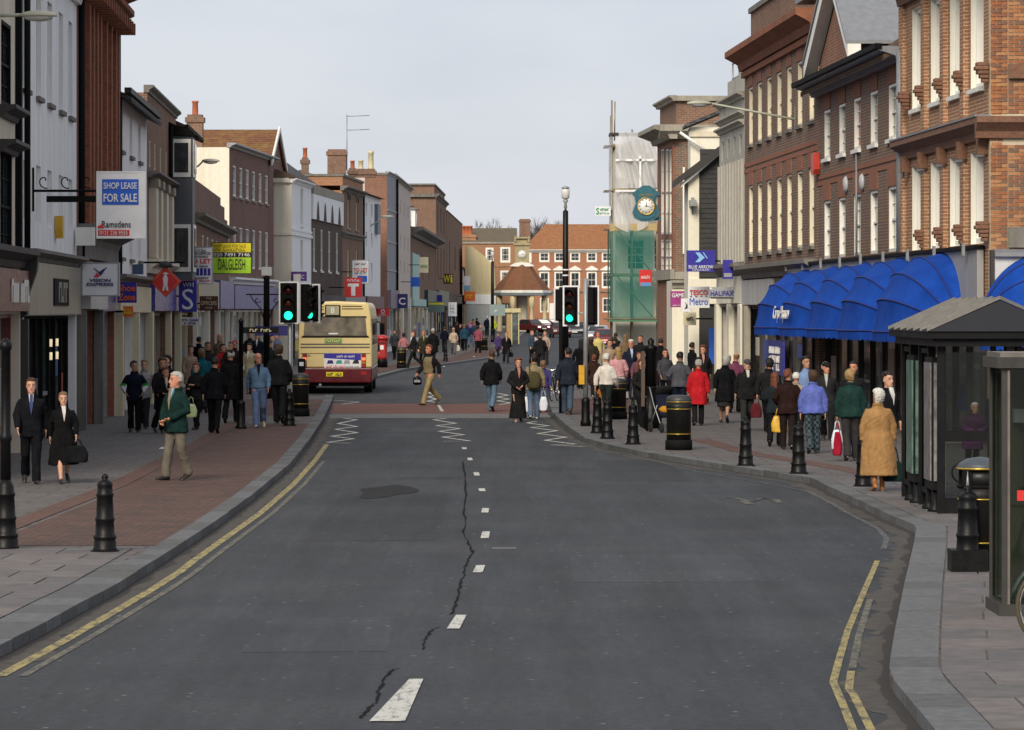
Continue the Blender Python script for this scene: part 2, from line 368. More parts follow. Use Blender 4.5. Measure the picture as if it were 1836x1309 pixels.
# kerb stones one by one
def kerbs(parent, kx, sgn, y0, y1, wid, mats):
    y = y0; k = 0
    while y < y1:
        ln = .9 * random.uniform(.9, 1.12); b = y + ln
        w0, w1 = wid(y), wid(b); g = .012
        zt = PZ + .012 + random.uniform(-.004, .004)
        pts = [(kx(y+g) - sgn*.01, y+g), (kx(y+g)+sgn*w0, y+g), (kx(b-g)+sgn*w1, b-g), (kx(b-g) - sgn*.01, b-g)]
        if sgn < 0: pts = pts[::-1]
        MB().prism_z(pts, -.05, zt).build('kerb_stone', random.choice(mats), parent); y = b; k += 1
kerbs(pav_l, LKX, -1, 24, 118, lambda y: .42 if y < 41 else .24, [GRANITE, GRANITE2])
kerbs(pav_r, RKX, 1, 24, 112, lambda y: .36 if y < 48 else .26, [GRANITE, GRANITE, GRANITE2])
def far_kerb(name, parent, kx, sgn, y0, y1):
    mb = MB(); ys = [y0] + [s for s in STN if y0 < s < y1] + [y1]
    for a, b in zip(ys, ys[1:]):
        za, zb = gz(a)+PZ+.012, gz(b)+PZ+.012
        mb.poly([(kx(a)-sgn*.01, a, za), (kx(b)-sgn*.01, b, zb), (kx(b)+sgn*.25, b, zb), (kx(a)+sgn*.25, a, za)])
        mb.poly([(kx(a)-sgn*.01, a, za), (kx(b)-sgn*.01, b, zb), (kx(b)-sgn*.01, b, zb-.15), (kx(a)-sgn*.01, a, za-.15)])
    mb.build(name, GRANITE, parent)
far_kerb('far_kerb', pav_l, LKX, -1, 118.5, 440); far_kerb('far_kerb', pav_r, RKX, 1, 112.5, 440)
# paving slabs that can be told apart, near the camera
def slabs(parent, xin, xout, y0, y1, dy, dx):
    y = y0; r = 0
    while y < y1:
        sgn = 1 if xout(y) > xin(y) else -1; b = y + dy
        x = -dx * (.5 if r % 2 else 0) - random.uniform(0, .1)
        while x < abs(xout(y) - xin(y)):
            a, c = max(0, x), min(x + dx, abs(xout(y)-xin(y)) )
            if c - a > .08:
                g = .009; t = .011 + random.uniform(-.003, .003)
                pts = [(xin(y+g)+sgn*(a+g), y+g), (xin(y+g)+sgn*(c-g), y+g), (xin(b-g)+sgn*(c-g), b-g), (xin(b-g)+sgn*(a+g), b-g)]
                if sgn < 0: pts = pts[::-1]
                MB().prism_z(pts, PZ-.03, PZ+t).build('paving_slab', random.choice(SLABP), parent)
            x += dx
        y = b; r += 1
slabs(pav_r, lambda y: RKX(y)+(.37 if y < 48 else .27), lambda y: min(.135*y+.6, RKX(y)+3.2), 24.5, 60, .95, .82)
slabs(pav_l, lambda y: LKX(y)-.44, lambda y: -.135*y-.5, 25, 43.0, .95, .82)
# red paviours and bands on the left pavement
def on_l(px, py): p = gp(px, py, PZ); return (p.y, p.x)
band1 = lerp_line([on_l(24,934), on_l(182,874), on_l(330,802), on_l(440,742)])
band2 = lerp_line([on_l(24,953), on_l(192,887), on_l(340,808), on_l(450,744)])
sheet('red_paving_band', lambda y: band1(y)-.02, lambda y: band1(y)+.32, 44, 92, PZ+.009, PAVEB, pav_l)
sheet('red_paving', lambda y: band2(y)+.05, lambda y: LKX(y)-.25, 43.6, 91, PZ+.004, PAVE, pav_l)
sheet('red_paving', lambda y: LKX(y)-2.6, lambda y: LKX(y)-.25, 98, 116, PZ+.004, PAVE, pav_l)
sheet('red_paving', lambda y: LKX(y)-2.2, lambda y: LKX(y)-.25, 165, 268, PZ+.004, PAVE, pav_l)
bandr = lerp_line([on_l(1245,786), on_l(1340,812), on_l(1430,827), on_l(1540,846), on_l(1610,866)])
sheet('red_paving_band', lambda y: bandr(y)-.2, lambda y: bandr(y)+.25, 60, 80, PZ+.004, PAVEB, pav_r)
sheet('red_paving', lambda y: RKX(y)+.3, lambda y: RKX(y)+2.4, 99, 118, PZ+.004, PAVE, pav_r)
# crossing
ca, cb, cc = gp(800,724).y, gp(800,742).y, gp(800,750).y
sheet('crossing_paviours', lambda y: LKX(y)+.02, lambda y: RKX(y)-.02, cb, ca, .004, brick('crossing_brick', (.19,.085,.07), (.16,.075,.06), (.10,.07,.06), .215, .108, .01, (.10,.07,.06), .5, flat=True), road)
sheet('crossing_setts', lambda y: LKX(y)+.02, lambda y: RKX(y)-.02, cc, cb-.02, .004, SETT, road)
# painted markings
def strip(name, pts, w, mat, dz=.005, jag=0.0):
    mb = MB(); q = [Vector((p[0], p[1], 0)) for p in pts]; L_, R_ = [], []
    for i, p in enumerate(q):
        d = (q[min(i+1, len(q)-1)] - q[max(i-1, 0)]).normalized(); n = Vector((-d.y, d.x, 0)); ww = w*(1+random.uniform(-jag, jag))
        L_.append(p + n*ww/2); R_.append(p - n*ww/2)
    for i in range(len(q)-1):
        mb.poly([(v.x, v.y, gz(v.y)+dz) for v in (R_[i], R_[i+1], L_[i+1], L_[i])])
    return mb.build(name, mat, road)
def pxl(L_, sx=0, sy=0, sc=1.0): return [gp(sx + x/sc, sy + y/sc)[:2] for x, y in L_]
YL = [(0,1213),(113,1151),(206,1097),(280,1053),(322,1026),(346,1007),(400,968),(465,922),(526,869),(564,827),(586,797)]
strip('yellow_line', pxl(YL), .10, YPAINT)
strip('faded_yellow_line', [(x+.17, y) for x, y in pxl(YL[:-1])], .07, YFADE)
YR = [(1573,1006),(1544,1073),(1520,1131),(1503,1189),(1494,1224),(1513,1268),(1530,1312)]
strip('yellow_line', pxl(YR), .06, YPAINT)
strip('yellow_line', pxl([(1526,1204),(1522,1236),(1530,1246),(1563,1312)]), .06, YPAINT)
strip('faded_yellow_line', pxl([(1560,1075),(1540,1140),(1528,1200)]), .06, YFADE)
strip('faded_white_line', pxl([(1450,882),(1490,902),(1523,922),(1555,938),(1575,949),(1590,966),(1584,985)]), .07, WFADE)
strip('faded_white_line', pxl([(1030,790),(1250,846),(1400,872),(1450,882)]), .05, WFADE)
for quad in ([(662,1295),(726,1295),(759,1219),(734,1219)], [(801,1128.5),(824,1128.5),(836.5,1104),(817.5,1104)], [(847.5,1027.5),(865,1027.5),(870,1014.5),(854,1014.5)],
             [(861.5,966),(876.5,966),(878.5,954),(864.5,954)], [(863,920),(875.5,920),(877.5,912),(864.5,912)], [(859.5,881.5),(871,881.5),(869,876.5),(857.5,876.5)],
             [(850.5,853.5),(860.5,853.5),(858.5,847.5),(848.5,847.5)], [(839,826),(848,826),(846,821.5),(837.5,821.5)], [(829,806.2),(837.5,806.2),(836,802.5),(827.8,802.5)], [(790,738),(796,738),(789,727),(784,727)]):
    mb = MB(); mb.poly([(p[0], p[1], gz(p[1])+.0085) for p in pxl(quad)]); mb.build('centre_line_dash', WPAINT, road)
for zz in ([(567,158),(628,165),(540,183),(630,197),(528,210),(630,226),(510,243),(612,255),(490,272),(600,276)],
           [(1050,158),(990,165),(1095,182),(1003,193),(1112,207),(1017,220),(1133,236),(1032,247),(1160,265),(1035,267)],
           [(1475,172),(1430,180),(1530,194),(1450,202),(1572,217),(1480,230),(1612,247),(1515,262),(1655,280),(1545,284),(1700,292)],
           [(1000,30),(965,38),(1000,48),(965,58),(1005,68),(960,78),(1010,85)], [(1290,40),(1340,50),(1290,58),(1345,68),(1290,76),(1350,86),(1300,94)],
           [(500,72),(640,82),(560,92)]):
    strip('zigzag_line', pxl(zz, 400, 690, 2.623), .10, WPAINT, .0062)
for cr in ([(1060,25),(1045,60),(1035,80),(1022,110),(1005,140),(1000,190),(985,220),(968,270),(955,320),(945,370),(920,430),(905,460)], [(830,535),(800,545),(775,560),(760,590),(740,620),(730,660),(718,690)],
           [(570,805),(530,815),(500,840),(470,890),(450,920),(440,960),(430,1000),(415,1030),(390,1050),(360,1090),(340,1110),(310,1145)]):
    p = pxl(cr, 560, 980, 3.672); q = []
    for (a, b), (c, d) in zip(p, p[1:]):
        for t in (0, .33, .66): q.append((a+(c-a)*t + random.uniform(-.014,.014), b+(d-b)*t))
    strip('road_crack', q, .02, TAR, .0072, .6)
p = pxl([(1170,790),(1155,750),(1130,690),(1140,640),(1130,590),(1140,520),(1135,420),(1122,340)], 400, 690, 2.623); q = []
for (a, b), (c, d) in zip(p, p[1:]):
    for t in (0, .25, .5, .75): q.append((a+(c-a)*t + random.uniform(-.015,.015), b+(d-b)*t))
strip('road_crack', q, .022, TAR, .0072, .6)
# dirty gutters, a stain, an iron cover, litter
def gutter(kx, sgn, y0, y1, w0, mat, dz):
    mb = MB(); y = y0; q = []
    while y < y1: q.append((y, max(.03, w0*(1+.9*noise.noise(Vector((y*.9, sgn*3.1, w0*20)))+.5*noise.noise(Vector((y*3.7, sgn, w0*20))))))); y += .22
    for (a, wa), (b, wb) in zip(q, q[1:]): mb.poly([(kx(a), a, dz), (kx(a)+sgn*wa, a, dz), (kx(b)+sgn*wb, b, dz), (kx(b), b, dz)])
    mb.build('gutter_dirt', mat, road)
for kx_, sg_ in ((LKX, 1), (RKX, -1)):
    gutter(kx_, sg_, 24, 112, .30, GUTTER, .0028); gutter(kx_, sg_, 24, 112, .10, plain('gutter_debris', (.022,.018,.015), .95, 0, .5, 20), .0042)
def patch(x0, y0, x1, y1, m): mb = MB(); mb.poly([(x0,y0,.0018),(x1,y0+.1,.0018),(x1-.05,y1,.0018),(x0+.06,y1-.08,.0018)]); mb.build('asphalt_patch', m, road)
def tone(name, k):
    m = ASPH.copy(); m.name = name; N, L = m.node_tree.nodes, m.node_tree.links; b = N['Principled BSDF']; src = b.inputs['Base Color'].links[0].from_socket; L.new(mixc(N, L, src, (k,)*3, 1.0, 'MULTIPLY'), b.inputs['Base Color']); return m
AD, AL = tone('asphalt_dark', .86), tone('asphalt_light', 1.12)
patch(-2.6, 46, -.9, 58, AD); patch(.6, 39, 2.6, 43.5, AL); patch(-1.9, 63, -.75, 63.9, AD); patch(1.5, 62, 2.9, 71, AD); patch(-3.4, 84, -1.2, 96, AL); patch(-2.2, 31, -1.0, 34.6, AL)
mb = MB(); c0 = gp(690, 882); mb.poly([(c0.x + .42*(1+.25*math.sin(3*t+1))*math.cos(t), c0.y + 2.0*(1+.3*math.sin(2*t))*math.sin(t), .0065) for t in [2*math.pi*k/26 for k in range(26)]])
mb.build('oil_stain', plain('oil_stain', (.031,.032,.034), .95, 0, .35, 5, .1), road)
c0 = gp(904, 984); mb = MB(); mb.box(c0.x-.14, c0.x+.14, c0.y-.16, c0.y+.16, .002, .010)
cov = mb.build('access_cover', plain('cover_iron', (.10,.10,.10), .6, .5), road)
p = pxl([(1290,895),(1316,893),(1350,900),(1365,894),(1390,896),(1398,902)]); strip('faded_yellow_line', p, .10, YFADE, .0062)
strip('faded_yellow_line', pxl([(1330,898),(1345,905)]), .12, YFADE, .0068)
for k, (px, py) in enumerate([(290,806),(850,640),(796,658),(770,662)]):
    c = gp(px, py, PZ if px in (290,850) else 0); mb = MB(); r = .05
    mb.add([(-r,-r*.6,.006),(r,-r*.8,.012),(r*.8,r,.03),(-r*.9,r*.7,.02),(0,0,.045)], [(0,1,4),(1,2,4),(2,3,4),(3,0,4)])
    o = mb.build('litter', plain('paper_litter', (.6,.6,.58), .8), None, (c.x, c.y, c.z+.006))
    tag(o, ['scrap of white paper on the left pavement near the red band', 'white scrap on the far red paving beside the bin', 'small scrap of paper lying on the road beyond the crossing', 'smallest scrap of paper on the road right of the bus', 'tiny pale scrap on the bare right lane of the road'][k], 'litter', 'scraps of litter')
# ================================================================ buildings: toolkit
WCACHE = {}
class Bld:
    def __init__(s, name, label, A, B, D=9.0, cat='building', group=None):
        s.A, s.B = Vector(A), Vector(B); d = s.B - s.A; s.L = d.length; s.d = d.normalized(); s.n = Vector((-s.d.y, s.d.x)); s.D = D
        s.z0 = gz((s.A.y + s.B.y)/2); s.op = []
        s.root = tag(empty(name, (s.A.x, s.A.y, s.z0), math.atan2(s.d.y, s.d.x)), label, cat, group)
    def u(s, px, v=0.0):
        k = (px - CX)/F; x, y = s.A.x + s.n.x*v, s.A.y + s.n.y*v
        return -(x - k*y)/(s.d.x - k*s.d.y)
    def Y(s, px, v=0.0): return s.A.y + s.d.y*s.u(px, v) + s.n.y*v
    def z(s, px, py, v=0.0): return CH + (HY - py)*s.Y(px, v)/F - s.z0
    def part(s, name, mb, mat, parent=None, label=None):
        o = mb.build(name, mat, parent or s.root)
        if label: o['label'] = label
        return o
    def box(s, name, u0, u1, y0, y1, z0, z1, mat, parent=None): return s.part(name, MB().box(u0,u1,y0,y1,z0,z1), mat, parent)
    def run(s, name, prof, u0, u1, mat, parent=None):   # moulding: profile in (y, z), run along the facade
        return s.part(name, MB().prism_x(prof, u0, u1), mat, parent)
    def cornice(s, u0, u1, z, h, proj, mat, name='cornice', back=.1):
        return s.run(name, [(back, z), (-proj*.25, z), (-proj*.35, z+h*.35), (-proj*.8, z+h*.6), (-proj, z+h*.7), (-proj, z+h), (back, z+h)], u0, u1, mat)
    def shell(s, h, mat, u0=0.0, u1=None, side=None, reveal=None, r=.14, base=0.0, name='wall', D=None, ops=None):
        u1 = s.L if u1 is None else u1; D = D or s.D; ops = s.op if ops is None else ops
        us = sorted(set([u0, u1] + [e for o in ops for e in o[:2] if u0 < e < u1])); zs = sorted(set([base, h] + [e for o in ops for e in o[2:4] if base < e < h]))
        mb = MB()
        for a, b in zip(us, us[1:]):
            for c, d in zip(zs, zs[1:]):
                mu, mz = (a+b)/2, (c+d)/2
                if any(o[0] < mu < o[1] and o[2] < mz < o[3] for o in ops): continue
                mb.poly([(a,0,c),(b,0,c),(b,0,d),(a,0,d)])
        for o in ops:
            a, b, c, d = o[:4]; rr = o[4] if len(o) > 4 else r
            mb.poly([(a,0,c),(a,rr,c),(a,rr,d),(a,0,d)], 1); mb.poly([(b,0,c),(b,0,d),(b,rr,d),(b,rr,c)], 1)
            mb.poly([(a,0,d),(a,rr,d),(b,rr,d),(b,0,d)], 1); mb.poly([(a,0,c),(b,0,c),(b,rr,c),(a,rr,c)], 1)
        mb.poly([(u0,0,base),(u0,0,h),(u0,D,h),(u0,D,base)], 2); mb.poly([(u1,0,base),(u1,D,base),(u1,D,h),(u1,0,h)], 2)
        mb.poly([(u0,D,base),(u0,D,h),(u1,D,h),(u1,D,base)], 2); mb.poly([(u0,0,h),(u1,0,h),(u1,D,h),(u0,D,h)], 2)
        me = bpy.data.meshes.new(name); me.from_pydata(mb.v, [], mb.f)
        for m in (mat, reveal or mat, side or mat): me.materials.append(m)
        me.polygons.foreach_set('material_index', mb.m); me.update()
        return link(name, me, s.root)
    def win(s, u0, u1, z0, z1, style='sash', fr=None, gl=None, sill=None, r=.14, bars=1, rows=2, fw=.06, ft=.09, panes=2):
        fr = fr or WHITE; gl = gl or (GLASSL if random.random() < .25 else GLASS)
        w, h = round(u1-u0, 3), round(z1-z0, 3); u1, z1 = u0+w, z0+h
        s.op.append((u0, u1, z0, z1, r))
        key = (w, h, style, fr.name, r, bars, rows, fw, ft)
        if key not in WCACHE:
            mb = MB(); y0, y1 = max(.005, r-ft), r
            mb.box(0, fw, y0, y1, 0, h); mb.box(w-fw, w, y0, y1, 0, h); mb.box(fw, w-fw, y0, y1, 0, fw*1.3); mb.box(fw, w-fw, y0, y1, h-fw, h)
            yb = r-.045
            if style != 'plain':
                mb.box(fw, w-fw, yb-.02, y1, h/2-.025, h/2+.025)
                for k in range(1, bars+1): x = w*k/(bars+1); mb.box(x-.013, x+.013, yb, y1-.004, fw*1.3, h-fw)
                for k in range(1, rows*2):
                    if k != rows: z = h*k/(rows*2); mb.box(fw, w-fw, yb+.002, y1-.005, z-.012, z+.012)
            WCACHE[key] = mb.mesh('window', fr)
        o = link('window', WCACHE[key], s.root, (u0, 0, z0))
        for a, b in ([(0, h)] if style == 'plain' or panes == 1 else [(0, h/2), (h/2, h)]):
            k2 = ('pane', w, round(b-a, 3), gl.name)
            if k2 not in WCACHE: WCACHE[k2] = MB().box(.02, w-.02, 0, .012, 0, b-a).mesh('pane', gl)
            link('pane', WCACHE[k2], o, (0, r-.016, a))
        if sill:
            k3 = ('sill', w, sill.name, r)
            if k3 not in WCACHE: WCACHE[k3] = MB().box(-.07, w+.07, -.08, r-.005, -.09, .0).mesh('sill', sill)
            link('sill', WCACHE[k3], o, (0, 0, -.002))
        return o
    def row(s, n, ua, ub, w, z0, z1, **kw):
        for k in range(n):
            c = ua + (ub-ua)*k/(n-1) if n > 1 else (ua+ub)/2
            s.win(c-w/2, c+w/2, z0, z1, **kw)
    def shop(s, u0, u1, z1=2.75, n=3, fr=None, gl=None, riser=.4, rm=None, r=.3, door=None, pw=.08):
        fr = fr or DARK; s.op.append((u0, u1, 0.02, z1, r)); w = u1-u0
        o = s.part('shopfront', MB().box(u0, u0+pw, r-.14, r, 0.02, z1).box(u1-pw, u1, r-.14, r, 0.02, z1).box(u0+pw, u1-pw, r-.14, r, z1-pw, z1), fr)
        for k in range(n):
            a, b = u0 + w*k/n, u0 + w*(k+1)/n
            if k: s.box('mullion', a-pw/2, a+pw/2, r-.12, r-.002, .02, z1-pw, fr, o)
            isd = door == k
            s.box('pane', a+(pw/2 if k else pw), b-(pw/2 if k < n-1 else pw), r-.05, r-.03, .06 if isd else riser, z1-pw, gl or random.choice(SHOPGS), o)
            if not isd and random.random() < .6:
                ww, c_ = (b-a)*random.uniform(.3,.7), (a+b)/2; zb_ = random.uniform(riser+.1, 1.5); s.box('window_poster', c_-ww/2, c_+ww/2, r-.062, r-.052, zb_, zb_+random.uniform(.3,.9), random.choice(POSTM), o)
            if isd: s.box('door_rail', a+pw, b-pw, r-.09, r-.055, 1.0, 1.08, GREYM, o)
            else: s.box('stall_riser', a+(pw/2 if k else pw), b-(pw/2 if k < n-1 else pw), r-.10, r-.01, .02, riser, rm or fr, o)
        return o
    def pitched(s, z, rise, mat, u0=None, u1=None, d=None, over=.3, name='roof', y0=0.0, gable=None):
        u0 = -.0 if u0 is None else u0; u1 = s.L if u1 is None else u1; d = d or s.D
        mid = y0 + d/2; t = .12
        sl = rise/(d/2)
        o = s.part(name, MB().prism_x([(y0-over, z-over*sl), (mid, z+rise), (y0+d+over, z-over*sl), (y0+d+over, z-over*sl-t), (mid, z+rise-t), (y0-over, z-over*sl-t)], u0, u1), mat)
        for u in (u0+.03, u1-.05): s.part('gable_wall', MB().prism_x([(y0, z-.05), (y0+d, z-.05), (mid, z+rise-.06)], u, u+.02), gable or mat, o)
        return o
    def hipped(s, z, rise, mat, over=.25, u0=0.0, u1=None, d=None, inset=None, name='roof', y0=0.0):
        u1 = s.L if u1 is None else u1; d = d or s.D; i = inset or d/2
        a, b, c, e = u0-over, u1+over, y0-over, y0+d+over; m = y0+d/2
        v = [(a,c,z),(b,c,z),(b,e,z),(a,e,z),(u0+i,m,z+rise),(u1-i,m,z+rise)]
        return s.part(name, MB().add(v, [(0,1,5,4),(1,2,5),(2,3,4,5),(3,0,4),(3,2,1,0)]), mat)
    def chimney(s, u, y, z0, z1, w, d, mat, pots=1, pot=None, pr=.13, ph=.5):
        c = s.part('chimney', MB().box(u-w/2,u+w/2,y-d/2,y+d/2,z0,z1-.35).box(u-w/2-.07,u+w/2+.07,y-d/2-.07,y+d/2+.07,z1-.35,z1-.12).box(u-w/2+.03,u+w/2-.03,y-d/2+.03,y+d/2-.03,z1-.12,z1), mat)
        for k in range(pots):
            uu = u + (k-(pots-1)/2)*.4
            s.part('chimney_pot', MB().lathe([(pr*1.05,0),(pr,.05),(pr*.9,ph*.85),(pr*1.1,ph*.88),(pr*1.1,ph),(pr*.6,ph)], 10, (uu, y, z1)), pot or POT, c)
        return c
    def pipe(s, u, z0, z1, mat=None, r=.06, y=-.09): return s.part('drainpipe', MB().tube([(u,y,z0),(u,y,z1)], r, 8), mat or BLACKM)
    def fascia(s, u0, u1, z0, z1, mat, proud=.18, name='fascia'): return s.box(name, u0, u1, -proud, .05, z0, z1, mat)
SHOPGS = [SHOPG, SHOPG, glass_mat('shop_glass_grey', (.10,.105,.10), .06, .8), glass_mat('shop_glass_warm', (.17,.13,.08), .08, .9), glass_mat('shop_glass_teal', (.07,.11,.11), .06, .7)]
POSTM = [plain('poster_%d' % k, c, .6, 0, .4, 9) for k, c in enumerate([(.62,.6,.56), (.5,.05,.04), (.55,.45,.05), (.05,.08,.30), (.30,.28,.26), (.42,.34,.28), (.10,.10,.11)])]
POT = plain('terracotta', (.42,.12,.05), .85)
POTC = plain('buff_pot', (.62,.54,.34), .85)
def stack(b, px, wpx, ytop, ybase, Y, mat, pots):      # a chimney stack standing on building b, seen above the roofs
    k = Y/F; x = (px-CX)*k; w = wpx*k; zt, zb = CH+(HY-ytop)*k, CH+(HY-ybase)*k
    inv = b.root.matrix_basis.inverted(); c = inv @ Vector((x, Y, 0))
    o = b.part('chimney', MB().box(-w/2,w/2,-.4,.4,zb,zt-.34).box(-w/2-.07,w/2+.07,-.47,.47,zt-.34,zt-.12).box(-w/2+.02,w/2-.02,-.38,.38,zt-.12,zt), mat)
    o.location = (c.x, c.y, c.z); o.rotation_euler = (0, 0, -b.root.rotation_euler.z)
    for dx, yt, m, wp in pots:
        h = CH+(HY-yt)*k - zt; r = wp*k/2; MB().lathe([(r*1.05,0),(r,.05),(r*.9,h*.85),(r*1.12,h*.88),(r*1.12,h),(r*.6,h)], 10, (dx*k, 0, zt)).build('chimney_pot', m, o)
# colours of walls
WH1 = paint('white_stucco', (.84,.85,.86), .7, .08, .18)
WH2 = paint('white_painted_brick', (.84,.85,.87), .7, .08, .12)
CRM = paint('cream_render', (.70,.63,.50), .8, .12, .25)
CRMW = paint('pale_cream_render', (.78,.74,.62), .8, .08, .15)
PINK = paint('pinkish_render', (.60,.52,.46), .85, .1, .25)
GREYR = paint('grey_concrete', (.44,.42,.37), .9, .15, .35)
YELR = paint('yellow_render', (.60,.51,.31), .85, .1, .2)
TEALP = paint('pale_teal_paint', (.42,.60,.56), .7, .1, .2)
B_RED = brick('brick_dark_red', (0.3, 0.125, 0.075), (0.235, 0.1, 0.065), (0.3, 0.24, 0.19))
B_PIL = brick('brick_rubbed_red', (0.33, 0.115, 0.062), (0.265, 0.095, 0.055), (0.25, 0.14, 0.09))
B_BRN = brick('brick_brown', (0.245, 0.125, 0.08), (0.19, 0.1, 0.07), (0.29, 0.24, 0.19))
B_PUR = brick('brick_purple', (0.21, 0.105, 0.085), (0.17, 0.09, 0.075), (0.24, 0.19, 0.165))
B_DRK = brick('brick_sooty', (0.1, 0.068, 0.056), (0.08, 0.058, 0.05), (0.14, 0.12, 0.1))
B_ORG = brick('brick_orange', (0.42, 0.19, 0.095), (0.34, 0.155, 0.08), (0.36, 0.28, 0.2), stain_amt=.25)
B_GRY = brick('brick_flared_grey', (.145,.11,.09), (.25,.115,.065), (.29,.25,.20), stain_amt=.35)
B_R1 = brick('brick_orange_rubbed', (0.38, 0.175, 0.09), (0.29, 0.13, 0.07), (0.52, 0.43, 0.31), stain=(.10,.085,.05), stain_amt=.45)
B_END = brick('brick_georgian_red', (0.42, 0.165, 0.085), (0.36, 0.14, 0.075), (0.38, 0.26, 0.18), stain_amt=.15)
DRUB = plain('rubbed_brick_lintel', (.27,.105,.06), .9, 0, .35, 10)
LT1 = emit('shop_lamp', (1.0,.80,.48), .55)

# ================================================================ left side of the street
def LP(px): Y = 47265.0/(690 - px); return (-6.85 - .033*Y, Y)
# --- B1: cream house with black timbers at the picture's edge
b = Bld('house', 'cream rendered house with black timber window frames at the left edge of the view', LP(-120), LP(39))
b.shop(.6, b.L-.5, 2.7, 5, plain('red_shop_paint', (.16,.02,.018), .4), riser=.6)
for px0, px1, y0, y1 in ((2,20,40,190), (0,22,270,470)):
    u0, u1 = b.u(px0), b.u(px1); b.win(u0, u1, b.z(10,y1), b.z(10,y0), fr=BLACKM, sill=DARK, r=.1)
b.shell(11.0, CRM)
b.box('timber_post', b.u(28)-.1, b.u(28)+.1, -.12, .02, 3.9, 11.0, BLACKM)
b.cornice(0, b.L, 3.55, .35, .35, DARK)
for q_ in (190, 278): b.cornice(b.u(0)-.1, b.u(23)+.2, b.z(11,q_)+(.02 if q_ > 200 else -.25), .22, .3, DARK, 'hood_mould')
f = b.fascia(.3, b.L-.3, 2.75, 3.5, plain('dark_red_fascia', (.11,.012,.012), .35))
lettering(b.root, 'MENS SHOES', b.L-2.3, 3.12, 3.4, .42, -.20, WHITE)
c = b.part('console_bracket', MB().prism_x([(0,2.6),(-.12,2.7),(-.16,3.1),(-.3,3.5),(-.34,3.9),(0,3.9)], b.L-.32, b.L-.02), DARK)
b.box('pilaster', b.L-.3, b.L-.04, -.14, .05, .02, 2.6, DARK)
# --- B2: white stucco
b = Bld('shop_building', 'white stucco building with two rows of recessed windows and beige shop fascia', LP(39.5), LP(137))
us = [b.u(p) for p in (47,70,90,110,127)]
for u in us:
    b.win(u-.62, u+.42, 6.98, 9.05, fr=WHITE, sill=STONED, r=.16); b.win(u-.62, u+.42, 4.45, 5.62, fr=WHITE, sill=None, r=.16)
BEIGE = paint('beige_panel', (.30,.265,.20), .4, .1, .3)
b.shop(.35, b.L-.35, 2.66, 8, BLACKM, riser=.12, door=4, pw=.06)
b.shell(9.75, WH1)
b.cornice(0, b.L, 9.55, .4, .42, WHITE); b.cornice(0, b.L, 3.72, .22, .28, STONED, 'string_course')
f = b.fascia(.15, b.L-.15, 2.68, 3.70, BEIGE, .12)
sp = b.box('sign_panel', b.u(85), b.u(111), -.15, -.121, 2.86, 3.42, BLACKM); lettering(b.root, 'NEXT', b.u(100), 3.14, 2.2, .42, -.16, STONE)
b.pitched(9.95, 2.2, SLATE); b.pipe(.08, 3.9, 9.6); 
b.part('alarm_box', MB().prism_y([(-.14,-.2),(.14,-.2),(.2,.0),(.2,.26),(-.2,.26),(-.2,.0)], -.16, 0), plain('yellow_box', (.62,.36,.02), .4)).location = (b.u(99), -.01, b.z(99,410))
b.box('grey_wall_lamp', b.u(133)-.16, b.u(133)+.16, -.45, -.05, b.z(133,424)-.2, b.z(133,424)+.2, WHITE)
for k in range(8):
    if k not in (0, 1, 5, 6): continue
    u = .35 + (b.L-.7)*(k+.5)/8
    for z_ in ((1.98, 2.2) if k < 5 else (1.80, 2.08)): b.part('hanging_light', MB().tube([(u,.21,z_-.08),(u,.21,z_+.08)], .03, 6), LT1)
# --- B3: red brick with fluted pilasters
b = Bld('shop_building', 'tall dark red brick building with fluted brick pilasters and heavy cornice', LP(137.5), LP(205))
u0 = b.u(172); 
for px in (176,185,194):
    u = b.u(px); b.win(u-.35, u+.35, b.z(px,421), b.z(px,282), fr=CREAMJ, r=.1, sill=STONE); b.win(u-.35, u+.35, b.z(px,182), b.z(px,40), fr=CREAMJ, r=.1)
b.shop(.5, b.L*.45, 2.75, 2, plain('blue_grey_paint', (.12,.14,.19), .4), riser=.35); b.shop(b.L*.45+.3, b.L-.3, 2.75, 3, GREYM, riser=.3, door=0)
b.shell(10.9, B_PIL)
for px in (150,157,164,170.5,181,189.5,198,203): u = b.u(px); b.box('pilaster', u-.22, u+.22, -.16, .02, 4.75, 9.9, B_PIL)
b.cornice(-.1, b.L+.1, 9.9, .45, .5, B_PIL); b.cornice(-.2, b.L+.2, 10.3, .7, .95, B_PIL, 'upper_cornice')
for k in range(16): u = b.L*(k+.5)/16; b.box('modillion', u-.12, u+.12, -.55, -.02, 9.72, 10.0, B_PIL)
b.cornice(0, b.L, 4.25, .45, .5, STONED, 'stone_cornice'); b.box('string_course', 0, b.L, -.12, .02, 3.95, 4.25, STONED)
b.fascia(.1, b.L*.45, 2.8, 3.85, paint('pale_grey_panel', (.48,.47,.47), .4, .05, .15), .3); b.fascia(b.L*.45+.1, b.L-.1, 2.75, 3.55, plain('violet_fascia', (.09,.085,.22), .35), .08)
for u, m_ in ((.2, STONED), (b.L*.45+.1, STONED)): b.box('pilaster', u-.15, u+.15, -.2, .02, .02, 2.78, m_)
b.pipe(.1, 3.9, 10.2, BLACKM, .075, -.1); b.pipe(b.L-.1, 3.9, 9.8, BLACKM, .08)
YG = plain('yellow_green_poster', (.50,.55,.03), .5)
ub = b.L*.45+.6
for k, ch in enumerate('TEL'):
    p_ = b.box('window_poster', ub+1.2*k, ub+1.2*k+1.0, .16, .19, 1.35, 2.55, YG); lettering(b.root, ch, ub+1.2*k+.5, 1.95, .55, .8, .15, BLACKM)
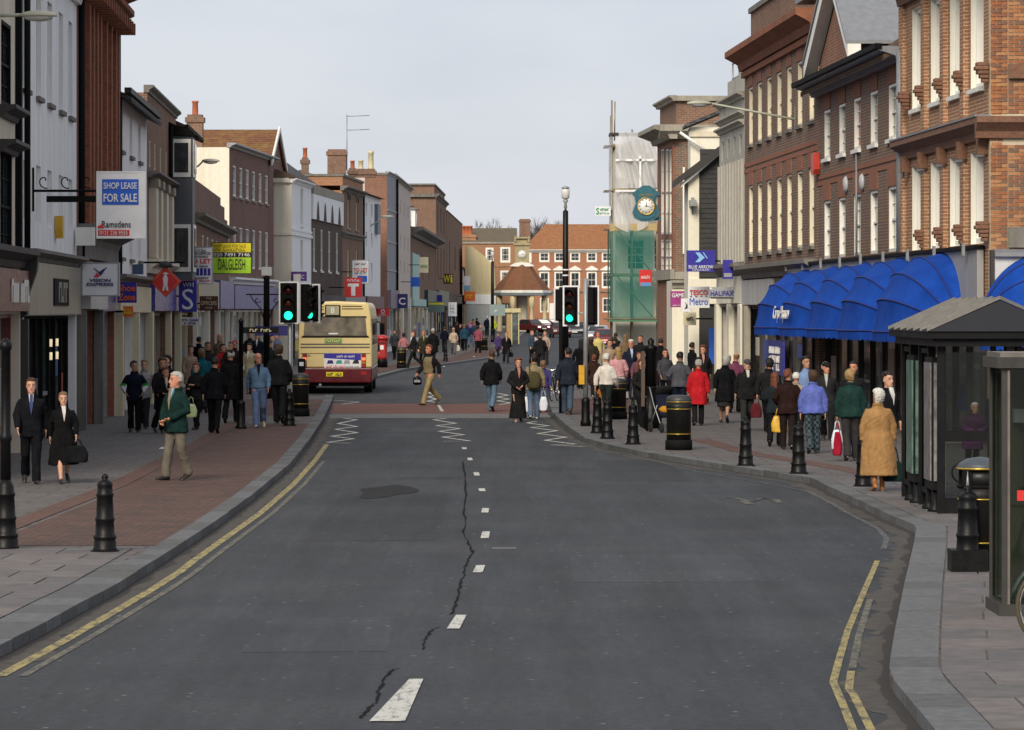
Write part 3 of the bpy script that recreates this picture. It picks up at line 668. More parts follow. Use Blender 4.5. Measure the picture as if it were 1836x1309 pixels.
b.box('window_poster', ub+.2, ub+1.4, .16, .19, .5, 1.0, YG); b.box('window_poster', ub+1.6, ub+2.8, .16, .19, .5, 1.0, plain('blue_poster', (.03,.05,.25), .5))
# --- B4: white painted
b = Bld('shop_building', 'white painted building with slate eaves and three windows on each floor', LP(205.5), LP(263))
for px in (218,235,250):
    u = b.u(px); b.win(u-.55, u+.55, 6.92, 7.95, r=.14, sill=STONED); b.win(u-.55, u+.55, 4.15, 5.6, r=.14, sill=STONED)
CP = paint('cream_pilaster', (.66,.60,.42), .6, .08, .15)
b.shop(.6, b.L*.5-.3, 2.7, 2, CP, riser=.4); b.shop(b.L*.5+.5, b.L-.5, 2.7, 3, CP, riser=.35, door=1)
b.shell(8.35, WH2)
b.box('gutter', -.1, b.L+.1, -.42, -.25, 8.28, 8.42, DARK)
b.pitched(8.4, 2.3, SLATE, over=.42); b.pipe(.15, 3.6, 8.2, BLACKM, .09)
b.cornice(0, b.L, 3.45, .25, .3, STONED, 'string_course'); b.fascia(.2, b.L-.2, 2.72, 3.42, CP, .14)
for u in (.3, b.L*.5+.1, b.L-.28): b.box('pilaster', u-.28, u+.28, -.2, .02, .02, 2.7, CP)
b.box('wall_lamp', b.u(237)-.12, b.u(237)+.12, -.3, -.02, b.z(237,492), b.z(237,474), plain('blue_lamp', (.05,.08,.16), .4))
# --- B5: brown brick, stone pilasters
b = Bld('shop_building', 'brown brick building with plain parapet above tall cream stone pilasters', LP(263.5), LP(315))
ns = [b.u(p) for p in (269,278,288,298,307)]
for u in ns: b.win(u-.3, u+.3, 6.95, 7.72, fr=CREAMJ, r=.1); 
for a, c in zip(ns, ns[1:]): b.win(a+.55, c-.55, 4.5, 6.25, fr=DARK, r=.25)
BLUEF = plain('indigo_fascia', (.055,.05,.30), .3)
b.shop(.4, b.L*.6, 2.7, 4, paint('grey_pilaster', (.35,.32,.28), .6), riser=.2, door=2); b.shop(b.L*.6+.5, b.L-.4, 2.7, 2, CP, riser=.3)
b.shell(9.05, B_BRN)
b.cornice(-.05, b.L+.05, 9.05, .22, .18, STONED, 'coping')
for u in ns: b.box('pilaster', u-.5, u+.5, -.22, .02, 4.3, 6.35, CRM); b.box('capital', u-.55, u+.55, -.28, -.01, 6.36, 6.6, STONE)
b.cornice(0, b.L, 6.61, .18, .35, STONED, 'string_course'); b.cornice(0, b.L, 3.85, .42, .35, CRM, 'stone_band')
b.fascia(.2, b.L-.2, 2.76, 3.62, BLUEF, .22)
for u in (.2, b.L*.6+.25, b.L-.2): b.box('pilaster', u-.2, u+.2, -.18, .02, .02, 2.74, CP)
# --- B6: narrow brick house with tall cream windows and an oriel
b = Bld('house', 'narrow brown brick house with tall cream windows and grey white oriel bay', LP(315.5), LP(345))
for px in (326,335):
    u = b.u(px); b.win(u-.55, u+.55, 6.6, 8.2, fr=CREAMJ, r=.08, ft=.16); b.win(u-.55, u+.55, 3.95, 5.85, fr=CREAMJ, r=.08, ft=.16)
b.shop(.3, b.L-.3, 2.7, 3, CP, riser=.4, door=1)
b.shell(8.95, B_BRN); b.pitched(9.0, 2.0, TILED, over=.35); b.box('gutter', 0, b.L, -.4, -.28, 8.75, 8.88, BLACKM)
b.fascia(.2, b.L-.2, 2.75, 3.5, plain('green_fascia', (.03,.10,.09), .4), .15)
uo = b.u(347, -.7)
oriel = b.part('oriel_bay', MB().box(uo-1.7, uo, -.75, -.01, 3.75, 8.3), plain('grey_boards', (.085,.09,.10), .6))
for z0, z1 in ((7.0,8.2),(4.0,5.5)):
    o = b.part('window', MB().box(uo-1.65, uo-.05, -.79, -.76, z0, z1).box(uo-1.74, uo-1.71, -.70, -.1, z0, z1), WHITE, oriel); b.part('pane', MB().box(uo-1.5, uo-.2, -.81, -.795, z0+.15, z1-.12).box(uo-1.76, uo-1.745, -.62, -.18, z0+.15, z1-.12), GLASS, o)
b.part('roof_lead', MB().prism_x([(-.9,8.31),(0,8.31),(0,8.75)], uo-1.8, uo+.1), BLACKM, oriel)
b.pipe(uo-1.9, 3.7, 8.6, BLACKM)
# --- B7: low brick shop
b = Bld('shop_building', 'low purple brick shop with stepped parapet and small stone cornice', LP(345.5), LP(409.5))
for k in range(5): u = b.u(364+8.5*k); b.win(u-.7, u+.7, 4.4, 5.6, r=.1, fr=CREAMJ, bars=2)
b.shop(.5, b.L*.55, 2.8, 4, WHITE, riser=.3, door=2, gl=glass_mat('shop_glass_green', (.10,.16,.14), .06, .6)); b.shop(b.L*.55+.5, b.L-.5, 2.8, 4, WHITE, riser=.3, door=1)
b.shell(6.1, B_PUR)
b.cornice(0, b.L, 5.95, .32, .45, STONED)
b.part('parapet', MB().prism_y([(0,6.27),(b.L,6.27),(b.L,6.7),(b.L-3,6.7),(b.L-3,7.2),(b.L-7,7.2),(b.L-7,7.5),(0,7.55)], .05, .35), B_PUR)
b.fascia(.2, b.L*.55, 2.85, 3.9, paint('beige_fascia', (.36,.31,.22), .5), .2); b.fascia(b.L*.55+.1, b.L-.1, 2.85, 4.0, plain('violet_sign_board', (.09,.08,.27), .35), .25)
for k in range(4): b.box('pilaster', .1+k*b.L*.3, .45+k*b.L*.3, -.15, .02, .02, 2.82, CRMW)
b.part('rear_block', MB().box(b.u(359,3.0), b.u(359,3.0)+8, 1.2, 3.4, 6.1, b.z(376,281,2.3)), B_ORG)
b.part('rear_block_coping', MB().box(b.u(359,3.0)-.05, b.u(359,3.0)+8.05, 1.15, 3.45, b.z(376,281,2.3), b.z(376,281,2.3)+.12), STONED)
# --- B8: brown brick with tiled gabled roof and cream end wall
def L2(px): Y = 146856.0/(1280-px); return ((px-CX)/F*Y, Y)
b = Bld('house', 'purple brown brick house with mossy tiled roof and bright cream end wall', L2(411), L2(490), D=7.5)
for k in range(6):
    u = b.u(420.5 + (478-420.5)*k/5); b.win(u-.55, u+.55, 7.85, 9.2, r=.12, sill=STONE, ft=.11); b.win(u-.55, u+.55, 4.7, 6.5, r=.12, ft=.11)
b.shop(.5, b.L-.5, 2.8, 7, WHITE, riser=.3, door=4)
b.shell(9.95, B_PUR, side=CRMW)
b.cornice(-.05, b.L+.05, 9.95, .2, .3, GREYM, 'coping')
b.fascia(.1, b.L-.1, 2.85, 3.9, plain('purple_sign_board', (.11,.09,.28), .35), .25); b.cornice(0, b.L, 3.95, .3, .3, WH1, 'string_course')
stack(b, 350, 28, 206, 300, 171, B_BRN, [(0, 181, POT, 11)])
g = Bld('house', 'house with mossy tiled roof and white bargeboards above the purple brick front', ((482.5-CX)/F*184, 184), ((508-CX)/F*194, 194), D=4.6)
g.shell(10.0, B_PUR)
zr = g.z(495, 232)
g.part('roof', MB().prism_y([(-.3,9.85),(g.L/2,zr),(g.L+.3,9.85),(g.L+.3,9.7),(g.L/2,zr-.15),(-.3,9.7)], -.1, 4.7), TILE)
g.part('gable_wall', MB().prism_y([(.1,10.01),(g.L-.1,10.01),(g.L/2,zr-.2)], 0.0, .2), B_PUR)
for q in ([(-.4,9.7),(g.L/2,zr-.1),(g.L/2,zr+.16),(-.4,9.95)], [(g.L+.4,9.95),(g.L/2,zr+.16),(g.L/2,zr-.1),(g.L+.4,9.7)]): g.part('bargeboard', MB().prism_y(q, -.2, -.11), WHITE)
# --- B9: white corner house with cream end
def L3(px): Y = 141559.0/(1280-px); return ((px-CX)/F*Y, Y)
b = Bld('house', 'pale blue white house with string course and sunlit cream end wall', L3(523), L3(558), D=9)
u = b.u(541); b.win(u-.55, u+.55, 7.0, 8.85, r=.16, sill=WH1); b.win(u-.55, u+.55, 4.75, 6.3, r=.16)
b.shop(.4, b.L-.4, 2.8, 3, DARK, riser=.4)
b.shell(9.0, WH2, side=CRMW)
b.cornice(-.12, b.L, 9.0, .22, .25, WH1); b.box('string_course', -.08, b.L, -.08, .02, 6.45, 6.6, WH1); b.box('string_course', -.06, b.L, -.06, .02, 6.68, 6.8, WH1)
b.box('end_string_course', -.081, -.001, .03, 3.0, 6.45, 6.6, CRMW); b.box('end_cornice', -.2, -.01, .11, 9, 9.0, 9.22, CRMW)
b.hipped(9.23, 2.0, TILED, .2, inset=3.5)
b.fascia(.1, b.L-.1, 2.85, 3.7, plain('indigo_board', (.07,.06,.28), .35), .2); b.box('wall_lamp', -.35, .1, -.45, -.12, 4.1, 4.55, WHITE)
# --- B10: white gothic arcade over dark brick
b = Bld('shop_building', 'dark brick building with white upper storey of four pointed arches', L3(558.5), L3(613), D=9)
for k in range(4): u = b.u(563 + (604-563)*k/3); b.win(u-.45, u+.45, 4.85, 7.0, r=.08, ft=.15, sill=WH1)
b.shop(.4, b.L-.4, 2.8, 4, DARK, riser=.4)
b.shell(7.45, B_DRK)
up = b.part('upper_storey', MB().box(0, b.L, -.10, 1.2, 7.46, 8.75), WH2)
for k in range(4):
    u = b.u(566.5 + (605-566.5)*k/3); arch = [(u-.62,7.47),(u+.62,7.47)] + [(u+.62*(1-t)**.6*(1 if t < 1 else 0), 7.47+.95*t) for t in (.25,.5,.75,1)] + [(u-.62*(1-t)**.6, 7.47+.95*t) for t in (.75,.5,.25)]
    b.part('pointed_arch', MB().prism_y(arch, -.13, -.06), B_DRK, up)
b.box('parapet', 0, b.L, -.12, 1.2, 8.76, 9.2, STONE)
b.part('roof', MB().add([(-2,.6,9.2),(b.L-.5,.6,9.2),(b.L-.5,6,9.2),(-2,6,9.2),(0,3.2,11.15),(b.L-2,3.2,11.15)], [(0,1,5,4),(1,2,5),(2,3,4,5),(3,0,4),(3,2,1,0)]), SLATE)
b.fascia(.1, b.L-.1, 2.85, 3.6, DARK, .2)
# --- B11: brick, arched windows
b = Bld('house', 'sooty brick house with arched stone windows and orange brick end parapet', L3(613.5), L3(650), D=9)
for k in range(2):
    u = b.u(625+15*k); b.win(u-.55, u+.55, 7.4, 9.0, r=.14, fr=CREAMJ, sill=STONE); b.win(u-.6, u+.6, 4.7, 6.2, r=.14, fr=CREAMJ)
    b.part('arch_hood', MB().prism_y([(u-.7,9.0),(u-.55,9.0),(u-.4,9.25),(u,9.38),(u+.4,9.25),(u+.55,9.0),(u+.7,9.0),(u+.5,9.4),(u,9.58),(u-.5,9.4)], -.08, .02), STONED)
b.shop(.4, b.L-.4, 2.8, 3, DARK, riser=.4)
b.shell(9.42, B_BRN, side=B_ORG, D=2.1)
b.cornice(-.1, b.L+.1, 9.42, .26, .35, STONED); b.box('parapet', 0, b.L, -.02, 2.1, 9.69, 10.2, B_ORG); b.box('coping', -.06, b.L+.06, -.1, 2.2, 10.201, 10.33, STONED)
b.cornice(0, b.L, 6.85, .28, .25, STONED, 'string_course'); b.pipe(b.L-.1, 3, 9.6)
b.fascia(.1, b.L-.1, 2.85, 3.6, plain('grey_sign_board', (.22,.22,.23), .5), .2)
stack(b, 604, 33, 268, 312, 222, B_BRN, []); stack(b, 547, 12, 283, 312, 214, B_BRN, [(0, 265, POT, 8)]); stack(b, 632, 14, 302, 318, 225, B_BRN, [(0, 288, POT, 8)]); stack(b, 656, 34, 303, 318, 228, B_BRN, [(-9, 287, POTC, 9), (9, 271, POTC, 10)])
an = b.part('tv_aerial', MB().tube([(0,0,0),(0,0,3.2)], .03, 5).tube([(0,0,3.1),(1.3,0,3.15)], .02, 4).tube([(0,0,2.3),(1.3,0,2.35)], .02, 4).tube([(.4,-.3,3.1),(.4,.3,3.1)], .02, 4).tube([(.9,-.3,2.33),(.9,.3,2.33)], .02, 4), GREYM); an.location = b.root.matrix_basis.inverted() @ Vector(((622-CX)/F*222, 222, CH+(HY-305)*222/F)); an.rotation_euler = (0,0,-b.root.rotation_euler.z)
# --- B12: white with slate hip
b = Bld('house', 'white rendered house with slate hipped roof and small deep windows', L3(650.5), L3(682), D=8)
for k in range(2):
    for z0, z1 in ((8.35,9.1),(6.5,7.4),(4.4,5.6)): u = b.u(657+9.5*k); b.win(u-.5, u+.5, z0, z1, r=.2)
b.shop(.3, b.L-.3, 2.8, 3, WHITE, riser=.4); b.shell(9.6, WH1); b.hipped(9.6, 1.5, SLATE, .3, inset=3)
b.box('lead_bay', b.u(676,-.15), b.u(681,-.15), -.2, -.01, 7.4, 9.2, plain('blue_grey_lead', (.14,.17,.21), .5)); b.fascia(.1, b.L-.1, 2.85, 3.6, plain('maroon_fascia', (.10,.015,.02), .4), .25)
# --- B13: tall brick, grey clad front
b = Bld('shop_building', 'tall red brick building with a front of grey metal cladding', ((694-CX)/F*241, 241), ((710-CX)/F*249, 249), D=1.4)
b.shop(.3, b.L-.3, 2.8, 3, WHITE, riser=.4); b.shell(11.25, LEAD, side=B_RED)
for z in (9.0,7.0,5.2): b.box('cladding_rail', 0, b.L, -.06, .01, z, z+.08, GREYM)
b.cornice(0, b.L, 11.25, .2, .15, GREYM, 'coping'); b.box('end_coping', -.05, .0, 0, 1.4, 11.2, 11.35, STONED); b.fascia(.1, b.L-.1, 2.85, 4.0, plain('violet_grey_fascia', (.20,.15,.18), .5), .25)
b.pipe(b.L-.05, 2.8, 11.2, BLACKM, .08)
# --- B14 pinkish render
def L4(px): Y = 74500.0/(1000-px); return ((px-CX)/F*Y, Y)
b = Bld('house', 'tall pinkish cream rendered house with rows of tiny square windows', L4(703), L4(736), D=8)
for z0, z1 in ((9.3,10.2),(6.9,7.9),(5.3,6.1)):
    for k in range(4): u = b.u(712+ 6.5*k); b.win(u-.5, u+.5, z0, z1, r=.16, panes=1)
b.shop(.4, b.L-.4, 2.8, 4, CRM, riser=.4, rm=CRM); b.shell(11.4, PINK); b.cornice(0, b.L, 11.35, .25, .25, STONE); b.pipe(.1, 2.5, 11.2, BLACKM, .1)
for k in range(3): b.box('pilaster', 1+k*b.L*.42, 2.2+k*b.L*.42, -.15, .02, .02, 3.6, CRMW)
# --- B15 brick with dormers
b = Bld('shop_building', 'brick shop with white roof dormers and deep bracketed eaves', L4(737), L4(781), D=9)
for k in range(3): u = b.u(747+11*k); b.win(u-.9, u+.9, 5.0, 7.0, r=.15)
b.shop(.6, b.L-.6, 2.8, 6, WHITE, riser=.4); b.shell(8.0, B_BRN)
b.cornice(-.2, b.L+.2, 8.0, .7, .9, STONED); b.pitched(8.75, 2.2, TILED, over=.2)
for k in range(3):
    u = b.u(741+9*k); d_ = b.part('dormer', MB().box(u-1.3, u+1.3, .6, 3, 9.0, 10.6), WH1); b.part('pane', MB().box(u-.9, u+.9, .57, .59, 9.3, 10.3), GLASS, d_); b.part('dormer_roof', MB().prism_x([(.3,10.61),(3,10.61),(3,11.2)], u-1.45, u+1.45), LEAD, d_)
b.box('teal_render', b.u(738), b.u(750), -.1, .01, 3.4, 6.8, TEALP); b.fascia(b.L*.5, b.L-.1, 2.85, 4.2, plain('dark_green_fascia', (.02,.06,.05), .4), .3); b.fascia(.1, b.L*.48, 2.85, 3.4, TEALP, .2)
# --- B16 tall brown block
b = Bld('office_building', 'tall brown brick block with flat parapet rising above the far shops', L4(781.5), L4(800), D=3.6)
for z0, z1 in ((9.6,11.8),(5.4,8.2)):
    for k in range(3): u = b.u(785+5.5*k); b.win(u-.9, u+.9, z0, z1, r=.2, fr=DARK)
b.shop(.6, b.L-.6, 2.8, 5, DARK, riser=.4); b.shell(12.4, B_BRN)
b.box('parapet', .1, b.L-.1, .15, 3.5, 12.75, 13.5, B_BRN); b.cornice(-.1, b.L+.1, 12.4, .34, .3, STONED); b.box('end_cornice', -.3, -.01, .11, 3.6, 12.45, 12.74, STONED)
b.box('coping', -.1, b.L+.1, 0.05, 3.6, 13.501, 13.65, STONED); b.fascia(.1, b.L-.1, 2.85, 4.2, plain('green_yellow_fascia', (.10,.14,.10), .4), .3)
# --- B17 brick with orange top
b = Bld('shop_building', 'brown brick building with orange tile top at the far end of the row', L4(800.5), L4(829), D=9)
u = b.u(806); b.win(u-1.2, u+1.2, 5.6, 9.2, r=.3)
for k in range(2): u = b.u(816+7*k); b.win(u-1.2, u+1.2, 6.5, 9, r=.2, fr=DARK)
b.shop(1, b.L-1, 2.9, 8, DARK, riser=.4); b.shell(12.0, B_BRN, side=B_BRN); b.hipped(12.0, 1.0, TILEO, .1, inset=2); b.fascia(.1, b.L-.1, 3.0, 4.0, DARK, .3)
# --- B18 far low white shops
b = Bld('shop_building', 'low white shop with slate roof beyond the brown brick row', L4(829.5), L4(846), D=9)
for k in range(3): u = b.u(832+4.5*k); b.win(u-1.2, u+1.2, 4.6, 6.4, r=.2)
b.shop(1, b.L-1, 2.9, 8, WHITE, riser=.4); b.shell(7.0, WH1); b.pitched(7.0, 2.4, SLATE); b.chimney(8, 4.5, 8, 11.4, 1.2, 1.2, B_ORG, 2, ph=1.1, pr=.25)
# ================================================================ right side of the street
def RP(px): Y = 90390.0/(px - 580); return (13.1 - .049*Y, Y)
# --- R1: near corner building of orange brick
A1, Bc = RP(1620), RP(1776)
b = Bld('corner_building', 'orange brick corner building with tall white sash windows and moulded brick cornice', A1, Bc, D=7)
REV = paint('white_reveal', (.74,.72,.64), .5, .06, .12)
uw = [b.u(p) for p in (1645,1679,1714,1752)]
for u in uw:
    b.win(u-.75, u+.75, 7.22, 9.45, r=.3, ft=.2, fw=.09, sill=WHITE, bars=1, rows=1); b.win(u-.75, u+.75, 4.1, 5.95, r=.3, ft=.2, fw=.09, sill=None, bars=1, rows=1)
b.shop(.4, b.L-.4, 2.9, 6, DARK, riser=.3, door=2)
b.shell(10.6, B_R1, reveal=REV)
piers = [(a+c)/2 for a, c in zip(uw, uw[1:])]
CORB = plain('moulded_brick', (.20,.10,.062), .95, 0, .4, 12)
def console(parent, u, z, s_=1.0):
    mb = MB()
    for q, (w_, p_, z_) in enumerate(((.07,.06,0),(.10,.10,.08),(.13,.15,.16),(.155,.19,.24),(.13,.16,.32))): mb.box(u-w_*s_, u+w_*s_, -p_-.1, -.02, z+z_, z+z_+.079)
    co_ = b.part('corbel', mb, CORB, parent); m_ = co_.modifiers.new('b', 'BEVEL'); m_.width = .02; m_.segments = 2
for u in [uw[0]-1.1] + piers + [b.L-.15]: console(b.root, u, 7.25); 
for u in piers + [b.L-.15]: console(b.root, u, 4.12, .9)
b.cornice(-.1, b.L+.05, 6.15, .42, .3, CORB)
for u in [uw[0]-1.1] + piers + [b.L-.4]: b.box('bracket', u-.12, u+.12, -.2, -.005, 5.85, 6.2, CORB)
b.box('lead_flashing', -.1, b.L+.05, -.32, .0, 6.572, 6.61, LEAD)
b.cornice(-.1, b.L+.1, 9.62, .6, .5, CORB, 'upper_cornice')
for u in [.15] + piers: b.box('pilaster', u-.24, u+.24, -.10, .01, 6.67, 9.6, B_R1); b.box('pilaster', u-.24, u+.24, -.10, .01, 3.95, 5.74, B_R1)
b.pipe(.1, 3.9, 8.6, LEAD, .09)
# the end wall facing the camera: individually laid bricks
EX0, EY = Bc[0], Bc[1]
wroot = b
CM = [plain('brick_face_%d' % k, c, .95, 0, .35, 25, .2, .4) for k, c in enumerate([(.38,.165,.075), (.31,.125,.06), (.25,.115,.068), (.42,.21,.10), (.20,.115,.08)])]
MORT = plain('lime_mortar', (.52,.45,.33), .95)
inv = b.root.matrix_basis.inverted()
def to_local(x, y, z): v = b.root.matrix_basis.inverted() @ Vector((x, y, z)); return v
o0 = to_local(EX0, EY, 0); ang = -b.root.rotation_euler.z          # end wall runs along world +X
ew = b.part('end_wall', MB().box(-.01, 5.0, .012, .4, .0, 10.6), MORT); ew.location = o0; ew.rotation_euler = (0,0,ang)
rest = MB(); cnt = 0; bricks = {}
zc = 3.75; r_ = 0
while zc < 10.5:
    xb = 0.0; k_ = r_ % 2; 
    while xb < 4.6:
        w_ = .215 if (k_ % 2 == 0) else .105
        if not ((6.02 < zc < 6.62)):
            if xb + w_ < .98 and cnt < 300 and zc < 9.4:
                key = (k_ % 2, random.randrange(5))
                if key not in bricks: bricks[key] = MB().box(0, w_, -.012, .03, 0, .060).mesh('brick', CM[key[1]])
                o = link('brick', bricks[key], ew, (xb, random.uniform(0,.005), zc)); cnt += 1
            else: rest.box(xb, xb+w_, -.012+random.uniform(0,.004), .03, zc, zc+.060, random.randrange(5))
        xb += w_ + .015; k_ += 1
    zc += .076; r_ += 1
ro = rest.build('brickwork', CM, ew); ro['kind'] = 'stuff'
def ewbox(name, x0, x1, y0, y1, z0, z1, m): return MB().box(x0,x1,y0,y1,z0,z1).build(name, m, ew)
ew_c = MB().prism_x([(.1,6.15),(-.08,6.15),(-.11,6.28),(-.24,6.4),(-.3,6.45),(-.3,6.57),(.1,6.57)], -.3, 4.9).build('cornice', CORB, ew)
ewbox('string_course', .35, 4.9, -.1, .02, 7.32, 7.6, CORB); ewbox('string_course', .35, 4.9, -.08, .02, 4.0, 4.4, STONED); ewbox('fascia_panel', .05, 4.5, -.22, -.0, 3.05, 3.82, paint('white_fascia_panel', (.60,.60,.60), .5)); ewbox('fascia_frame', -.02, .05, -.26, -.0, 2.6, 3.95, DARK)
MB().prism_x([(.1,3.82),(-.34,3.82),(-.34,3.9),(.1,4.0)], .05, 4.9).build('fascia_hood', LEAD, ew)
ewbox('shopfront_frame', .0, 4.6, -.08, .0, .02, .35, DARK); ewbox('pane', .1, 4.6, -.05, .0, .36, 2.6, SHOPG)
for k in range(4): ewbox('mullion', .05+1.2*k, .15+1.2*k, -.12, -.06, .02, 2.7, DARK)
# --- R2: gabled brick house
b = Bld('house', 'flared grey and red brick house with white pediment gable and pink blind', RP(1465.5), RP(1619.5), D=9)
pxs = (1483,1510,1537,1567,1600)
PBL = plain('pink_blind', (.45,.22,.19), .7)
for k, p in enumerate(pxs):
    u = b.u(p); b.win(u-.6, u+.6, 6.72, 7.98, r=.13, ft=.12, sill=WHITE, gl=PBL if k == 2 else None, bars=1, rows=2); b.win(u-.6, u+.6, 4.12, 5.62, r=.13, ft=.12, bars=1, rows=2)
    for z in (7.99, 5.63): b.box('lintel', u-.68, u+.68, -.025, .01, z, z+.42, DRUB)
b.shop(.4, b.L-.4, 2.9, 7, DARK, riser=.3, door=3)
b.shell(8.6, B_GRY)
for z in (6.05, 6.22): b.box('brick_band', 0, b.L, -.02, .01, z, z+.11, DRUB)
b.cornice(-.25, b.L+.05, 8.42, .32, .55, LEAD); b.box('gutter', -.3, b.L+.1, -.66, -.5, 8.68, 8.8, BLACKM)
b.pitched(8.85, 3.0, TILED, over=.45)
ua, uc = b.u(1483), b.u(1566); um = b.u(1528); GZ0, GZ1 = 8.78, 11.0
pd = b.part('pediment', MB().prism_y([(ua+.3,GZ0),(uc-.3,GZ0),(um,GZ1-.25)], -.32, 3.0), B_RED)
for a_, c_ in ((ua, um), (um, uc)):
    z_a, z_c = (GZ0, GZ1) if a_ == ua else (GZ1, GZ0)
    b.part('bargeboard', MB().prism_y([(a_, z_a), (c_, z_c), (c_, z_c+.34), (a_, z_a+.34)], -.62, -.30), WHITE, pd)
    b.part('lead_slope', MB().prism_y([(a_, z_a+.345), (c_, z_c+.345), (c_, z_c+.43), (a_, z_a+.43)], -.66, 3.6), LEAD, pd)
for px, py in ((1519,331), (1548,327)):
    u, z = b.u(px), b.z(px, py); b.part('alarm_disc', MB().lathe([(.02,0),(.2,.0),(.22,.04),(.16,.09),(.02,.11)], 14), plain('grey_disc', (.42,.43,.45), .4)).matrix_local = Matrix.Translation((u, -.0, z)) @ Matrix.Rotation(R(90), 4, 'X')
b.part('alarm_box', MB().prism_y([(-.3,-.15),(-.2,-.28),(.2,-.28),(.3,-.15),(.3,.28),(-.3,.28)], -.16, 0), plain('red_box', (.55,.05,.03), .4)).location = (b.u(1468), -.01, b.z(1468,294))
b.pipe(b.u(1538)+.05, 4.0, 6.6, LEAD, .03, -.04)
# --- R3: three storey brick
b = Bld('shop_building', 'three storey brick building with seven narrow windows per floor and heavy brick cornice', RP(1335.5), RP(1465), D=10)
for k in range(7):
    px = (1346,1362,1379,1397,1415,1434,1455)[k]; u = b.u(px); 
    b.win(u-.55, u+.55, 7.85, 9.62, r=.14, ft=.12, fr=CREAMJ, sill=STONED); b.win(u-.55, u+.55, 4.5, 6.6, r=.14, ft=.12, fr=CREAMJ, sill=STONED)
    for z in (9.63, 6.61): b.box('lintel', u-.62, u+.62, -.025, .01, z, z+.4, DRUB)
b.shop(.4, b.L-.4, 2.9, 8, DARK, riser=.3, door=2, gl=glass_mat('shop_glass_pale', (.10,.10,.095), .06, .9))
b.shell(10.3, B_GRY, side=B_R1)
for z in (7.02, 7.2): b.box('brick_band', 0, b.L, -.02, .01, z, z+.12, DRUB)
b.cornice(-.3, b.L+.2, 10.2, .6, .6, B_PIL); b.box('brick_dentils', 0, b.L, -.12, .0, 9.98, 10.15, B_PIL)
b.box('parapet', -.1, b.L, .2, .55, 10.9, 12.0, B_BRN); b.box('coping', -.15, b.L+.05, .12, .63, 12.0, 12.16, STONED)
b.box('return_parapet', b.L-.35, b.L, .56, 9, 10.31, 11.6, B_R1); b.box('lead_cap', b.L-1.5, b.L+.4, -.4, .1, 11.0, 11.16, LEAD)
b.cornice(-.1, b.L, 3.75, .4, .35, STONED, 'shop_cornice'); b.fascia(-.05, b.L*.45, 2.95, 3.7, paint('pale_fascia', (.50,.50,.50), .5), .1)
b.box('cream_pilaster', -.1, .5, -.2, .02, .02, 2.92, CRMW); b.box('grey_pilaster', .9, 1.4, -.18, .02, .02, 2.92, STONE)
bl = plain('blue_poster_board', (.03,.035,.25), .4)
p0 = b.box('window_poster', b.u(1373), b.u(1400), .05, .12, 2.15, 2.8, bl); p1 = b.box('window_poster', b.u(1373), b.u(1400), .05, .12, .9, 1.9, bl)
um = (b.u(1373)+b.u(1400))/2
for t, z in (('SALE', 2.45), ('Special offers', 1.62), ('All this month', 1.36), ('now on', 1.12)): lettering(b.root, t, um, z, 2.6, .2, .03, WHITE)
# --- awning fascia box across R1-R3
# --- R4: pale concrete
b = Bld('shop_building', 'pale concrete building with fluted upper front and stepped parapet', RP(1290), RP(1335), D=9)
for k in range(4):
    px = (1296,1306,1317,1328)[k]; u = b.u(px); b.win(u-.35, u+.35, 7.7, 8.3, r=.12, fr=GREYM)
b.shop(.4, b.L*.5, 2.9, 3, CRM, riser=.3); b.shop(b.L*.5+.6, b.L-.5, 2.9, 2, CRM, riser=.3)
b.shell(9.4, GREYR)
for k in range(9): u = .4+(b.L-.8)*k/8; b.box('fin', u-.12, u+.12, -.1, .0, 4.3, 7.5, GREYR)
b.cornice(-.1, b.L, 8.55, .18, .2, GREYR, 'string_course'); b.cornice(-.1, b.L, 8.85, .15, .2, GREYR, 'string_course')
b.box('parapet', .2, b.L, .25, 8.5, 9.4, 10.3, GREYR); b.box('parapet_top', 1.2, b.L, .5, 8.4, 10.31, 11.0, GREYR); b.cornice(-.1, b.L+.0, 9.4, .2, .25, GREYR)
b.part('roof_rail', MB().tube([(.4,.4,9.5),(.4,.4,10.9)], .03, 5).tube([(.4,.4,10.9),(2.6,.4,10.9)], .03, 5).tube([(.4,.4,10.4),(2.6,.4,10.4)], .03, 5), GREYM)
b.cornice(-.1, b.L, 3.9, .35, .35, STONED, 'shop_cornice'); b.fascia(0, b.L, 3.0, 3.85, CRMW, .1)
for u in (.2, b.L*.5+.3, b.L-.25): b.box('pilaster', u-.32, u+.32, -.16, .02, .02, 2.98, CRMW)
# --- R5: weatherboarded end wall and cream gabled house behind
XA = lambda px, Y: (px-CX)/F*Y
def facing(name, label, px0, px1, Y, D, **kw): return Bld(name, label, (XA(px0,Y), Y), (XA(px1,Y), Y), D, **kw)
b = facing('house', 'cream fronted house with black weatherboarded end wall and dark verge', 1236, 1300, 131, 3)
WB = plain('black_weatherboard', (.022,.021,.020), .7)
eave = b.z(1290,262); 
b.shell(eave-.9, WB, base=0)
zz = 3.9; nb = 0
while zz < eave-.2:
    b.part('weatherboard', MB().prism_x([(0,zz),(-.035,zz),(-.012,zz+.17),(0,zz+.17)], .36, b.L-.02), WB); zz += .168; nb += 1
b.box('cream_corner', -.04, .33, -.05, 3, 0.02, eave-.9, CRMW)
b.part('verge_roof', MB().prism_y([(-.45,eave-1.35),(b.L+.6,eave+.35),(b.L+.6,eave+.6),(-.45,eave-1.1)], -.45, 3.1), DARK)
b.part('soffit_board', MB().prism_y([(-.3,eave-1.42),(b.L+.4,eave+.2),(b.L+.4,eave+.3),(-.3,eave-1.28)], -.3, -.02), WHITE)
